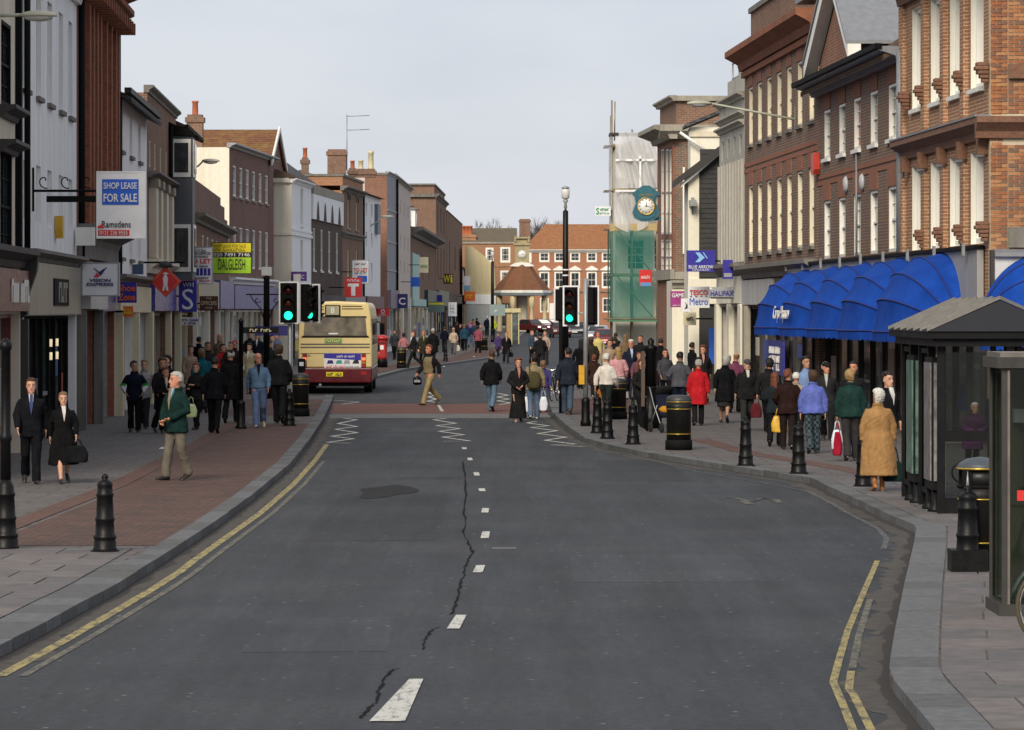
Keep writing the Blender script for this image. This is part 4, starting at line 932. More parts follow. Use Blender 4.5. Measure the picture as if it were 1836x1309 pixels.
b.part('gable_fill', MB().prism_y([(0,eave-.95),(b.L,eave-.95),(b.L,eave+.1),(0,eave-1.1)], .01, 2.9), WB)
b.fascia(.0, b.L, 3.0, 3.85, CRMW, .12)
cam_ = b.part('security_camera', MB().box(-.12,.12,-.5,0,-.1,.1).tube([(0,-.1,0),(0,0,-.35)], .03, 5).box(-.05,.05,-.3,.1,.1,.2), GREYM); cam_.location = (.1, -.1, b.z(1240,365))
b = facing('house', 'cream rendered gable end with slate roof behind the weatherboarded house', 1238, 1300, 140, 2)
b.shell(b.z(1260,228), CRMW); z = b.z(1260,228)
b.part('roof', MB().prism_y([(-.2,z-.02),(b.L+.3,z+.7),(b.L+.3,z+.82),(-.2,z+.1)], -.4, 2.1), SLATE)
b.part('gutter', MB().tube([(-.4,-.3,z-.2),(.6,-.3,z-.9)], .06, 6), WHITE); b.box('soffit_board', -.05, b.L, -.08, -.01, z-.35, z-.15, CRM)
b = facing('house', 'white fronted shop below the cream gable with pale columns', 1205, 1236, 143, 5)
b.shell(3.9, CRMW); b.cornice(0, b.L, 3.6, .3, .25, STONE)
# --- R6: brick with stone cornice
b = Bld('shop_building', 'brick building with big stone cornice and blocking course beside scaffolding', ((1179-CX)/F*157.5, 157.5), ((1208-CX)/F*151, 151), D=9)
for k, p in enumerate((1188,1196,1203)): u = b.u(p); b.win(u-.55, u+.55, b.z(p,420), b.z(p,268), r=.06, ft=.2); b.win(u-.55, u+.55, b.z(p,490), b.z(p,430), r=.06, ft=.2)
b.shell(9.55, B_RED, side=B_GRY)
b.cornice(-.2, b.L+.45, 9.5, .55, .8, STONE); b.part('end_cornice', MB().prism_y([(b.L+.0,9.5),(b.L+.2,9.5),(b.L+.6,9.8),(b.L+.6,10.05),(b.L,10.05)], -.6, 8), STONE)
b.box('blocking_course', 0, b.L, .1, 8.5, 10.06, 11.0, B_BRN); b.cornice(-.1, b.L+.2, 11.0, .22, .2, STONE, 'coping'); b.box('end_coping', b.L-.1, b.L+.2, .11, 8.5, 11.0, 11.2, STONE)
b.box('quoin_strip', b.L-.45, b.L+.02, -.04, .02, 4.3, 9.45, B_PIL); b.box('white_downpipe', b.L+.01, b.L+.09, .35, .43, 5.0, 8.4, WHITE); b.box('string_course', -.1, b.L+.1, -.15, .02, 4.0, 4.4, STONE); b.box('end_string', b.L+.005, b.L+.12, 0.03, 8, 4.0, 4.3, STONE)
b.box('end_shop_wall', b.L+.003, b.L+.05, .02, 8, .02, 3.95, CRM)
for k in range(3): b.box('column', b.L+.05, b.L+.32, .05+1.35*k, .45+1.35*k, .02, 3.4, STONE)
b.shop(.3, b.L-.3, 3.0, 4, WHITE, riser=.3)
# --- scaffolded building
YS = 172.0
sb = facing('house', 'cream house wrapped in scaffolding and sheeting', 1104, 1200, YS+2.2, 7)
for k in range(2): u = .9+1.2*k; sb.win(u-.4, u+.4, 4.6, 6.0, r=.12); sb.win(u-.4, u+.4, 7.2, 8.6, r=.12)
sb.shell(10.2, CRMW); sb.hipped(10.2, .5, SLATE, .1, inset=1)
POLE = plain('scaffold_pole', (.30,.26,.19), .5, .6); BOARD = plain('scaffold_board', (.42,.32,.15), .85)
sx0, sx1 = XA(1097,YS), XA(1178,YS); sc = tag(empty('scaffolding', ((sx0+sx1)/2, YS, 0)), 'pole scaffolding with torn plastic sheeting above and green netting below', 'scaffolding')
wS = (sx1-sx0)/2; zt = CH + (HY-240)*YS/F
for x in (-wS, -wS*.1, wS):
    for y in (0, 1.7):
        if y == 0 or x != wS: MB().tube([(x, y, .12), (x, y, zt + (1.5 if x == -wS else .2) - .6*(y > 0))], .045, 6).build('pole', POLE, sc)
MB().tube([(-wS+.12,.05,zt-.3),(-wS+.14,.05,CH+(HY-182)*YS/F)], .035, 6).build('pole', POLE, sc)
zl = [CH+(HY-y)*YS/F for y in (572, 494, 411, 342, 262)]
for z in zl:
    for y in (-.06, 1.76): MB().tube([(-wS-.35, y, z), (wS+.1, y, z)], .035, 6).build('ledger', POLE, sc)
    for k in range(4): MB().box(-wS+.02, wS, .1+.38*k, .44+.38*k, z+.05, z+.10).build('board', BOARD, sc)
MB().tube([(-wS*.8,-.12,zl[2]),(wS*.8,-.12,zl[1]+.1)], .03, 6).build('brace', POLE, sc); MB().tube([(-wS*.8,-.12,zl[1]),(wS*.8,-.12,zl[0]+.1)], .03, 6).build('brace', POLE, sc); MB().tube([(-wS*.9,-.12,zl[3]),(wS*.2,-.12,zl[2]+.3)], .03, 6).build('brace', POLE, sc)
def sheet_mat(name, col, alpha):
    m = bpy.data.materials.new(name); m.use_nodes = True; N, L = m.node_tree.nodes, m.node_tree.links; N.clear()
    o = N.new('ShaderNodeOutputMaterial'); mx = N.new('ShaderNodeMixShader'); t = N.new('ShaderNodeBsdfTransparent'); p = N.new('ShaderNodeBsdfPrincipled')
    p.inputs['Base Color'].default_value = (*col,1); p.inputs['Roughness'].default_value = .3; mx.inputs[0].default_value = alpha
    t2 = N.new('ShaderNodeBsdfTranslucent'); t2.inputs[0].default_value = (*col,1); m2 = N.new('ShaderNodeMixShader'); m2.inputs[0].default_value = .35
    L.new(p.outputs[0], m2.inputs[1]); L.new(t2.outputs[0], m2.inputs[2])
    L.new(t.outputs[0], mx.inputs[1]); L.new(m2.outputs[0], mx.inputs[2]); L.new(mx.outputs[0], o.inputs[0]); return m
S_WT = plain('white_tape', (.8,.8,.8), .4)
PLAST = sheet_mat('plastic_sheeting', (.88,.88,.88), .62); NET = sheet_mat('green_netting', (.03,.24,.19), .58)
def cloth(name, x0, x1, z0, z1, y, mat, amp, nx=44, nz=44, sag=0.0, side=None):
    mb = MB(); P = []
    for j in range(nz+1):
        for i in range(nx+1):
            x = x0+(x1-x0)*i/nx; z = z0+(z1-z0)*j/nz
            d = amp*.5*noise.noise(Vector((x*.8, z*.6, y*3))) + amp*.9*(1-abs(noise.noise(Vector((x*1.9+z*.55, z*.28-x*.4, 7)))*2.2)) + amp*.25*(1-abs(noise.noise(Vector((x*5+z, z*.8, 3)))*2))
            zz = z + sag*math.sin(math.pi*i/nx)*(1 if j == 0 else 0)
            P.append((x, y-d, zz) if side is None else (side-d*.6, x, zz))
    mb.add(P, [(j*(nx+1)+i, j*(nx+1)+i+1, (j+1)*(nx+1)+i+1, (j+1)*(nx+1)+i) for j in range(nz) for i in range(nx)], 0, True)
    return mb.build(name, mat, sc)
cloth('plastic_sheet', -wS+.15, wS, zl[3]+.1, zt-.1, -.12, PLAST, .28); cloth('plastic_sheet', -wS+.1, wS*.6, zl[2]+.15, zl[3]-.02, -.1, PLAST, .25, sag=-.3); cloth('plastic_sheet', -wS+.3, wS, zt-1.2, zt+.05, -.3, PLAST, .25)
cloth('green_net', -wS-.05, wS*.85, zl[0]+.05, zl[2]-.05, -.16, NET, .12); cloth('green_net', .0, 1.7, zl[0]+.05, zl[2]-.05, 0, NET, .12, side=-wS-.08)
for zq in (zl[3]+1.35, zl[3]-.02): MB().box(-wS+.15, wS, -.44, -.42, zq-.04, zq+.05).build('tape', S_WT, sc)
MB().box(wS*.2, wS*.2+.09, -.44, -.42, zl[3], zt-1.0).build('tape', S_WT, sc)
cloth('plastic_sheet', .1, 1.7, zl[2], zt, 0, PLAST, .15, side=-wS+.0)
MB().box(-wS-.1, wS, -.2, -.14, zl[2]-.1, zl[2]+.25).build('toe_board', BOARD, sc); MB().box(-wS-.15, wS+.05, -.5, 1.9, zl[0]-.12, zl[0]-.04).build('fan_board', plain('green_board', (.06,.16,.08), .7), sc)
MB().box(-wS-.1, wS, -.1, 1.9, zt-.05, zt+.05).build('top_sheet', DARK, sc)
# ================================================================ the end of the street
b = facing('house', 'brick house with slate roof and white sash windows behind the yellow wall', 824, 927, 444, 9)
def fz(px, py): return b.z(px, py)
for px0, px1, y0, y1 in ((870.5,885,444,471), (897,915,443,471), (897,913,485,504), (870.5,885,485,504)): b.win(b.u(px0), b.u(px1), fz(890,y1), fz(890,y0), r=.1, fw=.22, ft=.12, bars=2, rows=2)
b.shop(.5, b.L-.5, 3.0, 9, WHITE, riser=.4)
b.shell(fz(880,437), B_ORG); z = fz(880,437); b.box('coping', -.1, b.L+.1, -.15, .3, z, z+.2, STONE)
b.box('string_course', 0, b.L, -.08, .01, fz(890,477)-.1, fz(890,477)+.1, B_ORG)
b.part('roof', MB().prism_x([(.4,z+.2),(4.5,z+1.9),(8.6,z+.2)], 0, b.L), tiles('grey_mossy_tiles', (.16,.13,.10), (.13,.11,.09), (.16,.14,.07), .6))
b.chimney(b.u(841,1)-.3, 1.5, z-1, fz(841,420), 2.2, 1.2, B_ORG, 3, pr=.3, ph=1.0); b.chimney(b.u(941,5), 5, z, fz(941,391), 1.3, 1.2, B_BRN, 0)
# yellow gable wall
y0 = 424.0; yw = facing('house', 'yellow rendered gable wall standing in sunlight at the street end', 834, 889, y0, 12)
q = [(px, py) for px, py in ((834,440),(848,443),(872,462),(886,478),(889,528))]
prof = [(0,0)] + [(yw.L,0)] + [(yw.u(px), yw.z(px,py)) for px, py in q[::-1]]
yw.part('wall', MB().prism_y(prof, 0, 12), YELR); yw.box('white_shop_band', .1, yw.L, -.15, -.005, 2.9, yw.z(880,528), WH1); yw.box('shop_wall', 0.2, yw.L-.3, -.08, -.004, .05, 2.88, plain('pale_shop', (.42,.44,.42), .5))
# big red house with hipped tiled roof
b = facing('town_house', 'large red brick town house with hipped orange tiled roof and white pedimented windows', 944, 1140, 440, 11)
for px in (976,1003,1031,1061,1088,1115):
    u = b.u(px); b.win(u-.58, u+.58, b.z(1000,470), b.z(1000,452), r=.06, fw=.17, ft=.12, bars=1, rows=1)
    b.win(u-.58, u+.58, b.z(1000,517), b.z(1000,487), r=.06, fw=.18, ft=.12, bars=1, rows=1)
    b.win(u-.5, u+.5, b.z(1000,560), b.z(1000,534), r=.06, fw=.12, ft=.12, bars=1, rows=1)
    zp = b.z(1000,485); h_ = b.part('window_pediment', MB().prism_y([(u-.72,zp),(u+.72,zp),(u+.72,zp+.14),(u,zp+.55),(u-.72,zp+.14)], -.2, -.005), WHITE)
b.shell(b.z(1000,448), B_END)
z = b.z(1000,448); b.cornice(-.2, b.L+.2, z-.3, .35, .4, WHITE); b.hipped(z+.06, 3.0, TILEO, .45, d=11, inset=2.2)
b.cornice(0, b.L, b.z(1000,525), .18, .2, STONE, 'string_course'); b.box('white_porch', b.u(985), b.u(994), -.9, -.01, 0, 3.0, WHITE)
b.box('white_panel', b.u(946), b.u(953), -.06, -.004, b.z(950,471), b.z(950,452), WHITE)
# clock pavilion: tiled bell roof, stone clock turret
cp0 = gp(936, 592); YC = 402.0; cpx = XA(936, YC)
cp = tag(empty('clock_pavilion', (cpx, YC, gz(YC))), 'octagonal tiled pavilion with stone clock turret at the end of the street', 'pavilion')
zf = lambda py: CH + (HY-py)*YC/F - gz(YC)
r0 = 51*YC/F; r1 = 10*YC/F
rf = MB().lathe([(r0, zf(521)), (r0*.82, zf(508)), (r0*.6, zf(495)), (r0*.42, zf(483)), (r0*.30, zf(474)), (r0*.24, zf(470))], 8, smooth=False); rfo = rf.build('roof', tiles('pavilion_tiles', (.24,.10,.055), (.19,.085,.05), (.16,.12,.06), .4), cp)
MB().lathe([(r0*1.0, zf(525)), (r0*1.02, zf(525)), (r0*1.02, zf(520.5)), (r0, zf(520.5))], 8, smooth=False).build('white_fascia', WHITE, rfo); MB().lathe([(r0*1.05, zf(530)), (r0*1.07, zf(530)), (r0*1.07, zf(525.3)), (r0*.9, zf(525.3)), (r0*.9, zf(530))], 8, smooth=False).build('gutter', plain('blue_grey_gutter', (.16,.19,.21), .5), rfo)
for k in range(8):
    a = 2*math.pi*(k+.5)/8; MB().lathe([(.34,0),(.34,.3),(.24,.35),(.2,2.6),(.3,2.75),(.3,zf(530)+.02)], 10, (r0*.86*math.cos(a), r0*.86*math.sin(a), 0)).build('column', YELR, cp)
MB().lathe([(r0*.55,.0),(r0*.55,.5),(.6,.5),(.6,zf(524))], 8, smooth=False).build('core', CRM, cp)
tw = MB().box(-.75,.75,-.75,.75, zf(476), zf(440)).box(-.9,.9,-.9,.9, zf(440), zf(436)).box(-.55,.55,-.55,.55, zf(436), zf(428)).box(-.8,.8,-.8,.8, zf(428), zf(425)).build('turret', paint('bath_stone', (.40,.34,.20), .85, .15, .3), cp)
for sx in (-.72, .72): MB().lathe([(.12,0),(.16,.2),(.08,.4),(.14,.55),(.03,.7)], 8, (sx, -.72, zf(436))).build('finial', MC['bath_stone'], tw)
MB().prism_y([(-1.3,zf(477)),(-.8,zf(472)),(0,zf(470)),(.8,zf(472)),(1.3,zf(477)),(.8,zf(478)),(-.8,zf(478))], -.9, -.76).build('white_moulding', WHITE, tw)
def dial(parent, r, y, z, x=0.0, hrs=(12, 17), rim=None):
    d = MB().lathe([(r,0),(r,.02),(.01,.02)], 24).build('clock_face', plain('clock_enamel', (.78,.78,.75), .3), parent); d.matrix_local = Matrix.Translation((x, y, z)) @ Matrix.Rotation(R(90), 4, 'X')
    MB().lathe([(r*1.12,0),(r*1.12,.03),(r,.05),(r,.0)], 24).build('clock_rim', rim or BLACK, d)
    for k in range(12):
        a = math.pi/6*k; c = Vector((math.sin(a), math.cos(a), 0))*r*.82; t = Vector((math.sin(a), math.cos(a), 0)); s_ = Vector((t.y, -t.x, 0))*r*.045
        MB().poly([tuple(c - t*r*.1 - s_ + Vector((0,0,.026))), tuple(c + t*r*.1 - s_ + Vector((0,0,.026))), tuple(c + t*r*.1 + s_ + Vector((0,0,.026))), tuple(c - t*r*.1 + s_ + Vector((0,0,.026)))]).build('hour_mark', BLACKM, d)
    for a, ln, w in ((math.radians(30*(hrs[0] % 12) + hrs[1]/2), r*.52, r*.05), (math.radians(6*hrs[1]), r*.75, r*.035)):
        t = Vector((math.sin(a), math.cos(a), 0)); s_ = Vector((t.y, -t.x, 0))*w
        MB().poly([tuple(-t*r*.12 - s_ + Vector((0,0,.034))), tuple(t*ln - s_*.4 + Vector((0,0,.034))), tuple(t*ln + s_*.4 + Vector((0,0,.034))), tuple(-t*r*.12 + s_ + Vector((0,0,.034)))]).build('clock_hand', BLACKM, d)
dial(tw, .45, -.76, zf(456), 0, (12,17), MC['bath_stone'])
# wall behind pavilion, between houses
b = facing('garden_wall', 'low brick wall linking the houses behind the pavilion', 925, 946, 446, 2, cat='wall'); b.shell(3.2, B_END); b.box('coping', -.05, b.L+.05, -.1, 2.1, 3.2, 3.35, STONE)
# ---------------------------------------------------------------- trees on the far hill
BARK = plain('winter_bark', (.075,.06,.05), .95); TWIG = plain('winter_twigs', (.085,.065,.06), .95)
def bare_tree(px, py_top, Y, label, seed, w=6.0):
    rnd = random.Random(seed); top = CH + (HY-py_top)*Y/F; x = XA(px, Y); g = gz(480)
    root = tag(empty('bare_tree', (x, Y, g)), label, 'tree', 'bare trees on the skyline'); h = top - g
    tr, tw_ = MB(), MB()
    def grow(p, d, ln, r, lv):
        q = p + d*ln
        (tr if lv < 2 else tw_).tube([p, (p+q)/2 + Vector((rnd.uniform(-1,1), rnd.uniform(-1,1), 0))*ln*.06, q], [r, r*.85, r*.65], 5 if lv < 2 else 3)
        if lv >= 6: return
        for k in range(3 if lv != 4 else 4):
            a = rnd.uniform(0, 2*math.pi); sp = rnd.uniform(.35, .8)
            nd = (d + Vector((math.cos(a)*sp, math.sin(a)*sp, rnd.uniform(-.1,.25)))).normalized()
            grow(q - d*ln*rnd.uniform(0,.3), nd, ln*rnd.uniform(.62,.8), max(.018, r*.55), lv+1)
    grow(Vector((0,0,-.2)), Vector((0,0,1)), h*.30, h*.022, 0)
    tr.build('trunk', BARK, root); c = tw_.build('crown', TWIG, root)
    zs = max(v[2] for v in tw_.v); root.scale = (w/(h*.8), w/(h*.8), h/zs)
for k, (px, py, Y, w, lab) in enumerate([(868,391,560,9.5,'wide bare tree above the house left of the brown chimney'), (893,389,575,9,'rounded bare tree beside the brown chimney on its left'), (851,403,590,8,'small bare tree at the left end of the skyline'), (965,392,570,9,'bare tree just right of the brown chimney'),
        (1000,384,600,11,'tallest bare tree above the orange tiled roof behind the black lamp column'), (1025,392,580,8,'bare tree right of the black lamp column above the tiled roof'), (925,402,600,8,'faint bare tree behind the brown chimney')]): bare_tree(px, py, Y, lab, 30+k, w)
hill = MB(); P = []
for i in range(41):
    x = -420+21*i; P.append((x, 640, 6.5+2.5*noise.noise(Vector((x*.02,0,3))) + (HY-418)*640/F*.75 - 3))
for i in range(40): hill.poly([(P[i][0],640,0),(P[i+1][0],640,0),P[i+1],P[i]]); hill.poly([P[i],P[i+1],(P[i+1][0],760,0),(P[i][0],760,0)])
tag(hill.build('hill', plain('winter_scrub', (.075,.07,.045), .95, 0, .4, .3)), kind='structure')
# ================================================================ awnings over the department store
AWN = None
def awn_mat():
    m, N, L, b = base_mat('blue_awning_cloth', (.012,.05,.36), .85, spec=.1)
    co = objco(N); n = noise_n(N, L, co, 1.6, 7, .75, (1,1,.4)); r = ramp(N, [(.3, (.004,.034,.23)), (.7, (.012,.070,.38))]); L.new(n.outputs['Fac'], r.inputs[0]); L.new(r.outputs[0], b.inputs['Base Color'])
    bump(N, L, b, n.outputs['Fac'], .3, .02); return m
AWN = awn_mat()
def awning(loc, rz, w, proj, h, label, text=None):
    root = tag(empty('awning', loc, rz), label, 'awning', 'blue awnings of the department store')
    na, ths = 28, [0, 24, 47, 69, 90]; rings = []; a_ = w/2
    for th in ths:
        t = R(th); ring = []
        for i in range(na+1):
            p = math.pi*i/na; c, s_ = math.cos(p), math.sin(p)
            k = 2/2.35; u = -a_*math.copysign(abs(c)**k, c); r = abs(s_)**k
            ring.append((u, -proj*r*math.cos(t), h*r*math.sin(t)))
        rings.append(ring)
    for k in range(4):
        mb = MB(); n = na+1; P = []; ns_ = 5
        for q in range(ns_+1):
            for i in range(n):
                a_v, c_v = Vector(rings[k][i]), Vector(rings[k+1][i]); v = a_v.lerp(c_v, q/ns_); sg_ = math.sin(math.pi*q/ns_)
                v -= v.normalized()*(sg_*(.035+.03*noise.noise(Vector((v.x*1.3+loc[1], v.z*2, k)))) * min(1, abs(math.sin(math.pi*i/na))*2)); P.append(tuple(v))
        mb.add(P, [(q*n+i, q*n+i+1, (q+1)*n+i+1, (q+1)*n+i) for q in range(ns_) for i in range(na)], 0, True); mb.build('canopy_panel', AWN, root)
    for k in range(4): MB().tube(rings[k], .022, 5).build('rib', plain('awning_seam', (.006,.02,.16), .8), root)
    mb = MB(); fr = rings[0]; tot = 0; P = []
    for i in range(na):
        for t in (0, .25, .5, .75): p = Vector(fr[i]).lerp(Vector(fr[i+1]), t); P.append(p)
    for i in range(len(P)-1):
        d0, d1 = (.17+.05*abs(math.sin(i*.8))), (.17+.05*abs(math.sin((i+1)*.8)))
        mb.poly([tuple(P[i]), tuple(P[i+1]), (P[i+1].x, P[i+1].y, -d1), (P[i].x, P[i].y, -d0)])
    mb.build('valance', AWN, root)
    if text:
        t = lettering(root, text[0], text[1], text[2], text[3], text[4], 0, WHITE); th = R(12)
        t.location = (text[1], -proj*.985*math.cos(th)-.035, h*math.sin(th)+.02); t.rotation_euler = (R(-8), 0, 0)
    return root
edgesY = [106, 100.4, 94.8, 89.2, 83.6, 78.0]
rzR = math.atan2(-1, .049)
labs = ['farthest blue awning of the row over the shop windows', 'second blue awning from the far end carrying white lettering', 'middle blue awning of the five in the row', 'fourth blue awning from the far end of the row', 'nearest blue awning of the row beside the bus shelter roof']
for k in range(5):
    ym = (edgesY[k]+edgesY[k+1])/2
    awning((13.1-.049*ym-.14, ym, 2.32), rzR, 5.75, 1.35, 1.55+.03*k, labs[k], ('Camp Hopson', -.3, .3, 3.3, .44) if k == 1 else None)
awning((EX0+1.45, EY-.25, 2.2), 0, 3.4, 1.25, 1.75, 'blue awning on the end wall at the right edge of the picture')
Ya, Yb = 108, 76.2; fr_ = tag(empty('awning_fascia', (13.1-.049*Ya, Ya, 0), rzR), 'long grey fascia board fixed above the row of blue awnings', 'fascia')
Lf = math.hypot(Ya-Yb, .049*(Ya-Yb)); GF = paint('grey_fascia_board', (.34,.34,.35), .5, .08, .2)
MB().box(0.8, Lf, -.16, -.03, 2.95, 3.98).build('board', GF, fr_); MB().box(.7, Lf+.05, -.24, -.02, 3.985, 4.06).build('cap_rail', BLACKM, fr_)
for k in range(9): MB().box(1.2+3.7*k, 1.32+3.7*k, -.30, -.245, 3.86, 4.12).build('clamp', GREYM, fr_)
# ================================================================ signs
def col(name, c, rough=.45): return plain(name, c, rough, 0, .08, 5, .4, 0)
S_W, S_BL, S_RED, S_NAVY, S_K = col('sign_white', (.74,.74,.76)), col('sign_blue', (.02,.11,.55)), col('sign_red', (.60,.03,.03)), col('sign_navy', (.02,.02,.13)), col('sign_black', (.015,.015,.015))
S_YEL, S_GRN, S_ORG, S_PUR, S_BRN, S_IND = col('sign_yellow', (.75,.62,.02)), col('sign_lime', (.42,.72,.03)), col('sign_orange', (.75,.14,.03)), col('sign_purple', (.10,.03,.22)), col('sign_brown', (.05,.02,.015)), col('sign_indigo', (.03,.025,.30))
S_MAG, S_GREY, S_TEAL, S_CREAM = col('sign_magenta', (.34,.04,.22)), col('sign_grey', (.30,.31,.33)), col('sign_teal', (.05,.30,.28)), col('sign_cream', (.68,.62,.42))
def sign(label, x0, y0, x1, y1, Y, base, panels=(), texts=(), wall=None, bar=True, t=.09, name='hanging_sign', cat='sign', group='signs hanging over the pavement', frame=None, bary=None):
    a, c = at(x0, y1, Y), at(x1, y0, Y); w, h = c.x-a.x, c.z-a.z
    root = tag(empty(name, ((a.x+c.x)/2, Y, a.z)), label, cat, group)
    brd = MB().box(-w/2, w/2, -t/2, t/2, 0, h).build('board', base, root)
    if frame:
        for q in ((-w/2-.03,-w/2,0,h),(w/2,w/2+.03,0,h),(-w/2-.03,w/2+.03,-.03,0),(-w/2-.03,w/2+.03,h,h+.03)): MB().box(q[0],q[1],-t/2-.01,t/2+.01,q[2],q[3]).build('frame', frame, root)
    for (px0, pz0, px1, pz1, m) in panels: MB().box(-w/2+w*px0, -w/2+w*px1, -t/2-.008, -t/2, h*pz0, h*pz1).build('panel', m, brd)
    for (s_, cx, cz, tw_, th_, m, *bo) in texts: lettering(brd, s_, -w/2+w*cx, h*cz, w*tw_, h*th_, -t/2-.018, m, bold=bo[0] if bo else 0.0)
    if bar:
        wx = (wall if wall is not None else (LFX(Y) if x0 < 900 else RFX(Y))) - (a.x+c.x)/2
        zb = (h*.5 if bary is None else bary*h)
        MB().tube([(wx, 0, zb), (math.copysign(w/2, wx), 0, zb)], .03, 6).build('bracket', BLACKM, root)
    return root, w, h
sg, w, h = sign('white estate agent board with blue shop lease panel on a scrolled iron bracket', 176, 310, 259, 425, 74.7, S_W, [(.09,.5,.88,.9,S_BL),(0,.02,.68,.11,S_RED)],
     [('SHOP LEASE', .485,.80,.72,.10,S_W,.01), ('FOR SALE', .485,.61,.72,.13,S_W,.015), ('Ramsdens', .40,.20,.62,.10,S_K), ('0121 236 9555', .34,.065,.60,.06,S_W)], bar=False, frame=S_W)
wx = LFX(74.7) - sg.location.x; zb = h*.72
MB().tube([(wx,0,zb),(-w/2,0,zb)], .028, 6).build('bracket', BLACKM, sg); MB().box(-w/2-1.0, -w/2-.0, -.04, .04, zb-.22, zb-.1).build('trough_light', BLACKM, sg)
for k in range(3):
    MB().tube([(wx+.25+.42*k+.16*t*math.cos(5*t), 0, zb+.2+.16*t*math.sin(5*t)) for t in [i/12 for i in range(13)]], .012, 4).build('scroll', BLACKM, sg)
MB().tube([(wx+.02,0,zb-.4),(wx+.02,0,zb+.45)], .025, 6).build('wall_bar', BLACKM, sg)
MB().prism_y([(-w*.5+.0,h*.14),(-w*.36,h*.14),(-w*.40,h*.20),(-w*.5,h*.17)], -.075, -.06).build('panel', S_RED, sg)
sg, w, h = sign('square white illuminated sign with blue and red winged emblem', 149, 473, 212, 529, 85.3, S_W, [], [('VISION',.5,.47,.6,.10,S_NAVY,.02), ('EXPRESS',.5,.34,.76,.10,S_NAVY,.02)], t=.2, frame=S_GREY)
MB().prism_y([(-w*.18,h*.88),(-w*.02,h*.74),(w*.05,h*.80),(w*.20,h*.90),(w*.02,h*.62)], -.125, -.101).build('emblem', S_NAVY, sg); MB().prism_y([(-w*.18,h*.58),(-w*.10,h*.70),(w*.0,h*.62),(-w*.06,h*.57)], -.125, -.101).build('emblem', S_RED, sg)
sign('dark blue sign with orange two line lettering beside cream fascia', 211, 506, 245, 543, 97.0, S_IND, [], [('Shoe',.5,.72,.9,.34,S_ORG,.02), ('Zone',.5,.28,.9,.34,S_ORG,.02)], t=.15)
sign('small orange hanging sign below the dark blue one', 221, 549, 239, 568, 96.9, S_ORG, [], [('SALE',.5,.5,.8,.5,S_YEL)], bar=True)
# red diamond
Y = 109; c = at(297, 505, Y); r_ = 28*Y/F
dm = tag(empty('hanging_sign', (c.x, Y, c.z-r_)), 'red diamond sign with white walking figure under parasol', 'sign', 'signs hanging over the pavement')
MB().prism_y([(0,0),(r_,r_),(0,2*r_),(-r_,r_)], -.05, .05).build('board', S_RED, dm)
for q in (.9,): MB().prism_y([(0,r_-r_*q),(r_*q,r_),(0,r_+r_*q),(-r_*q,r_)], -.056, -.05).build('border', S_ORG, dm); MB().prism_y([(0,r_-r_*.82),(r_*.82,r_),(0,r_+r_*.82),(-r_*.82,r_)], -.062, -.056).build('panel', S_RED, dm)
MB().prism_y([(-.2*r_,r_*1.5),(0,r_*1.62),(.24*r_,r_*1.5),(.05*r_,r_*1.47),(.16*r_,r_*1.2),(.12*r_,r_*.8),(.2*r_,r_*.42),(.06*r_,r_*.42),(.0,r_*.72),(-.08*r_,r_*.42),(-.2*r_,r_*.42),(-.12*r_,r_*.85),(-.17*r_,r_*1.2),(-.05*r_,r_*1.47)], -.07, -.062).build('figure', S_W, dm)
wx = LFX(Y) - c.x; MB().tube([(wx,0,2*r_+.1),(r_+.1,0,2*r_+.1)], .03, 6).build('bracket', BLACKM, dm); MB().lathe([(.05,0),(.22,.02),(.16,.14),(.03,.2)], 10, (0,0,2*r_-.05)).build('hood', DARK, dm)
sign('square dark blue sign with large white serif letters', 321, 503, 353, 559, 122.5, S_IND, [], [('WH',.52,.87,.62,.16,S_W), ('S',.5,.40,.62,.66,S_W)], t=.18)
sign('white estate agent board with red to let lettering and a strip of blue tiles', 336, 444, 380, 508, 124.6, S_W, [(.05+.155*k,.22,.17+.155*k,.42,S_IND) for k in range(6)], [('1st & 2nd',.5,.92,.5,.06,S_K),('FLOOR OFFICES',.5,.84,.9,.07,S_K),('WITH PARKING',.5,.745,.7,.05,S_K),('TO LET',.5,.62,.92,.13,S_RED,.02),('01635 262555',.5,.48,.7,.05,S_K),('COMMERCIAL',.5,.15,.8,.05,S_K),('01635 550070',.5,.08,.9,.06,S_RED)], frame=S_GREY)
sign('large board in yellow black and lime green with a telephone number', 381, 436, 450, 490, 146, S_GRN, [(0,.70,1,1,S_YEL),(0,.53,1,.70,S_K)], [('SHOP LEASE FOR SALE',.45,.91,.84,.10,col('sign_olive',(.25,.2,.01))),('ALL ENQUIRIES',.45,.78,.84,.10,col('sign_olive',(.25,.2,.01))),('020 7491 7146',.5,.615,.94,.12,S_W,.01),('DALGLEISH',.5,.30,.70,.36,S_K)], frame=S_K)
sign('dark brown sign with pale stencilled lettering', 358, 531, 391, 557, 133.5, S_BRN, [(.04,.06,.96,.94,col('sign_dark_red',(.09,.025,.018)))], [('THE',.5,.85,.3,.12,S_CREAM),('OFFICERS',.5,.52,.86,.26,S_CREAM),('CLUB',.5,.2,.36,.12,S_CREAM)], t=.12)
sign('narrow white board with purple script under the blue serif sign', 323, 569, 360, 583, 126, S_W, [], [('Arts Centre',.5,.68,.8,.3,S_PUR),('& Cafe',.5,.26,.6,.28,S_PUR)])
sign('purple sign with white capitals above the traffic lights', 522, 487, 550, 504, 187, S_PUR, [], [('TRC',.55,.45,.6,.4,S_W)], wall=-10.7)
sign('white to let board with blue foot above the bus', 632, 467, 661, 508, 212, S_W, [(.3,.05,.9,.33,S_BL)], [('TO LET',.5,.58,.86,.16,S_RED,.02),('SHOP UNIT',.5,.85,.7,.08,S_K),('780 sq ft',.5,.44,.7,.08,S_K)], frame=S_GREY)
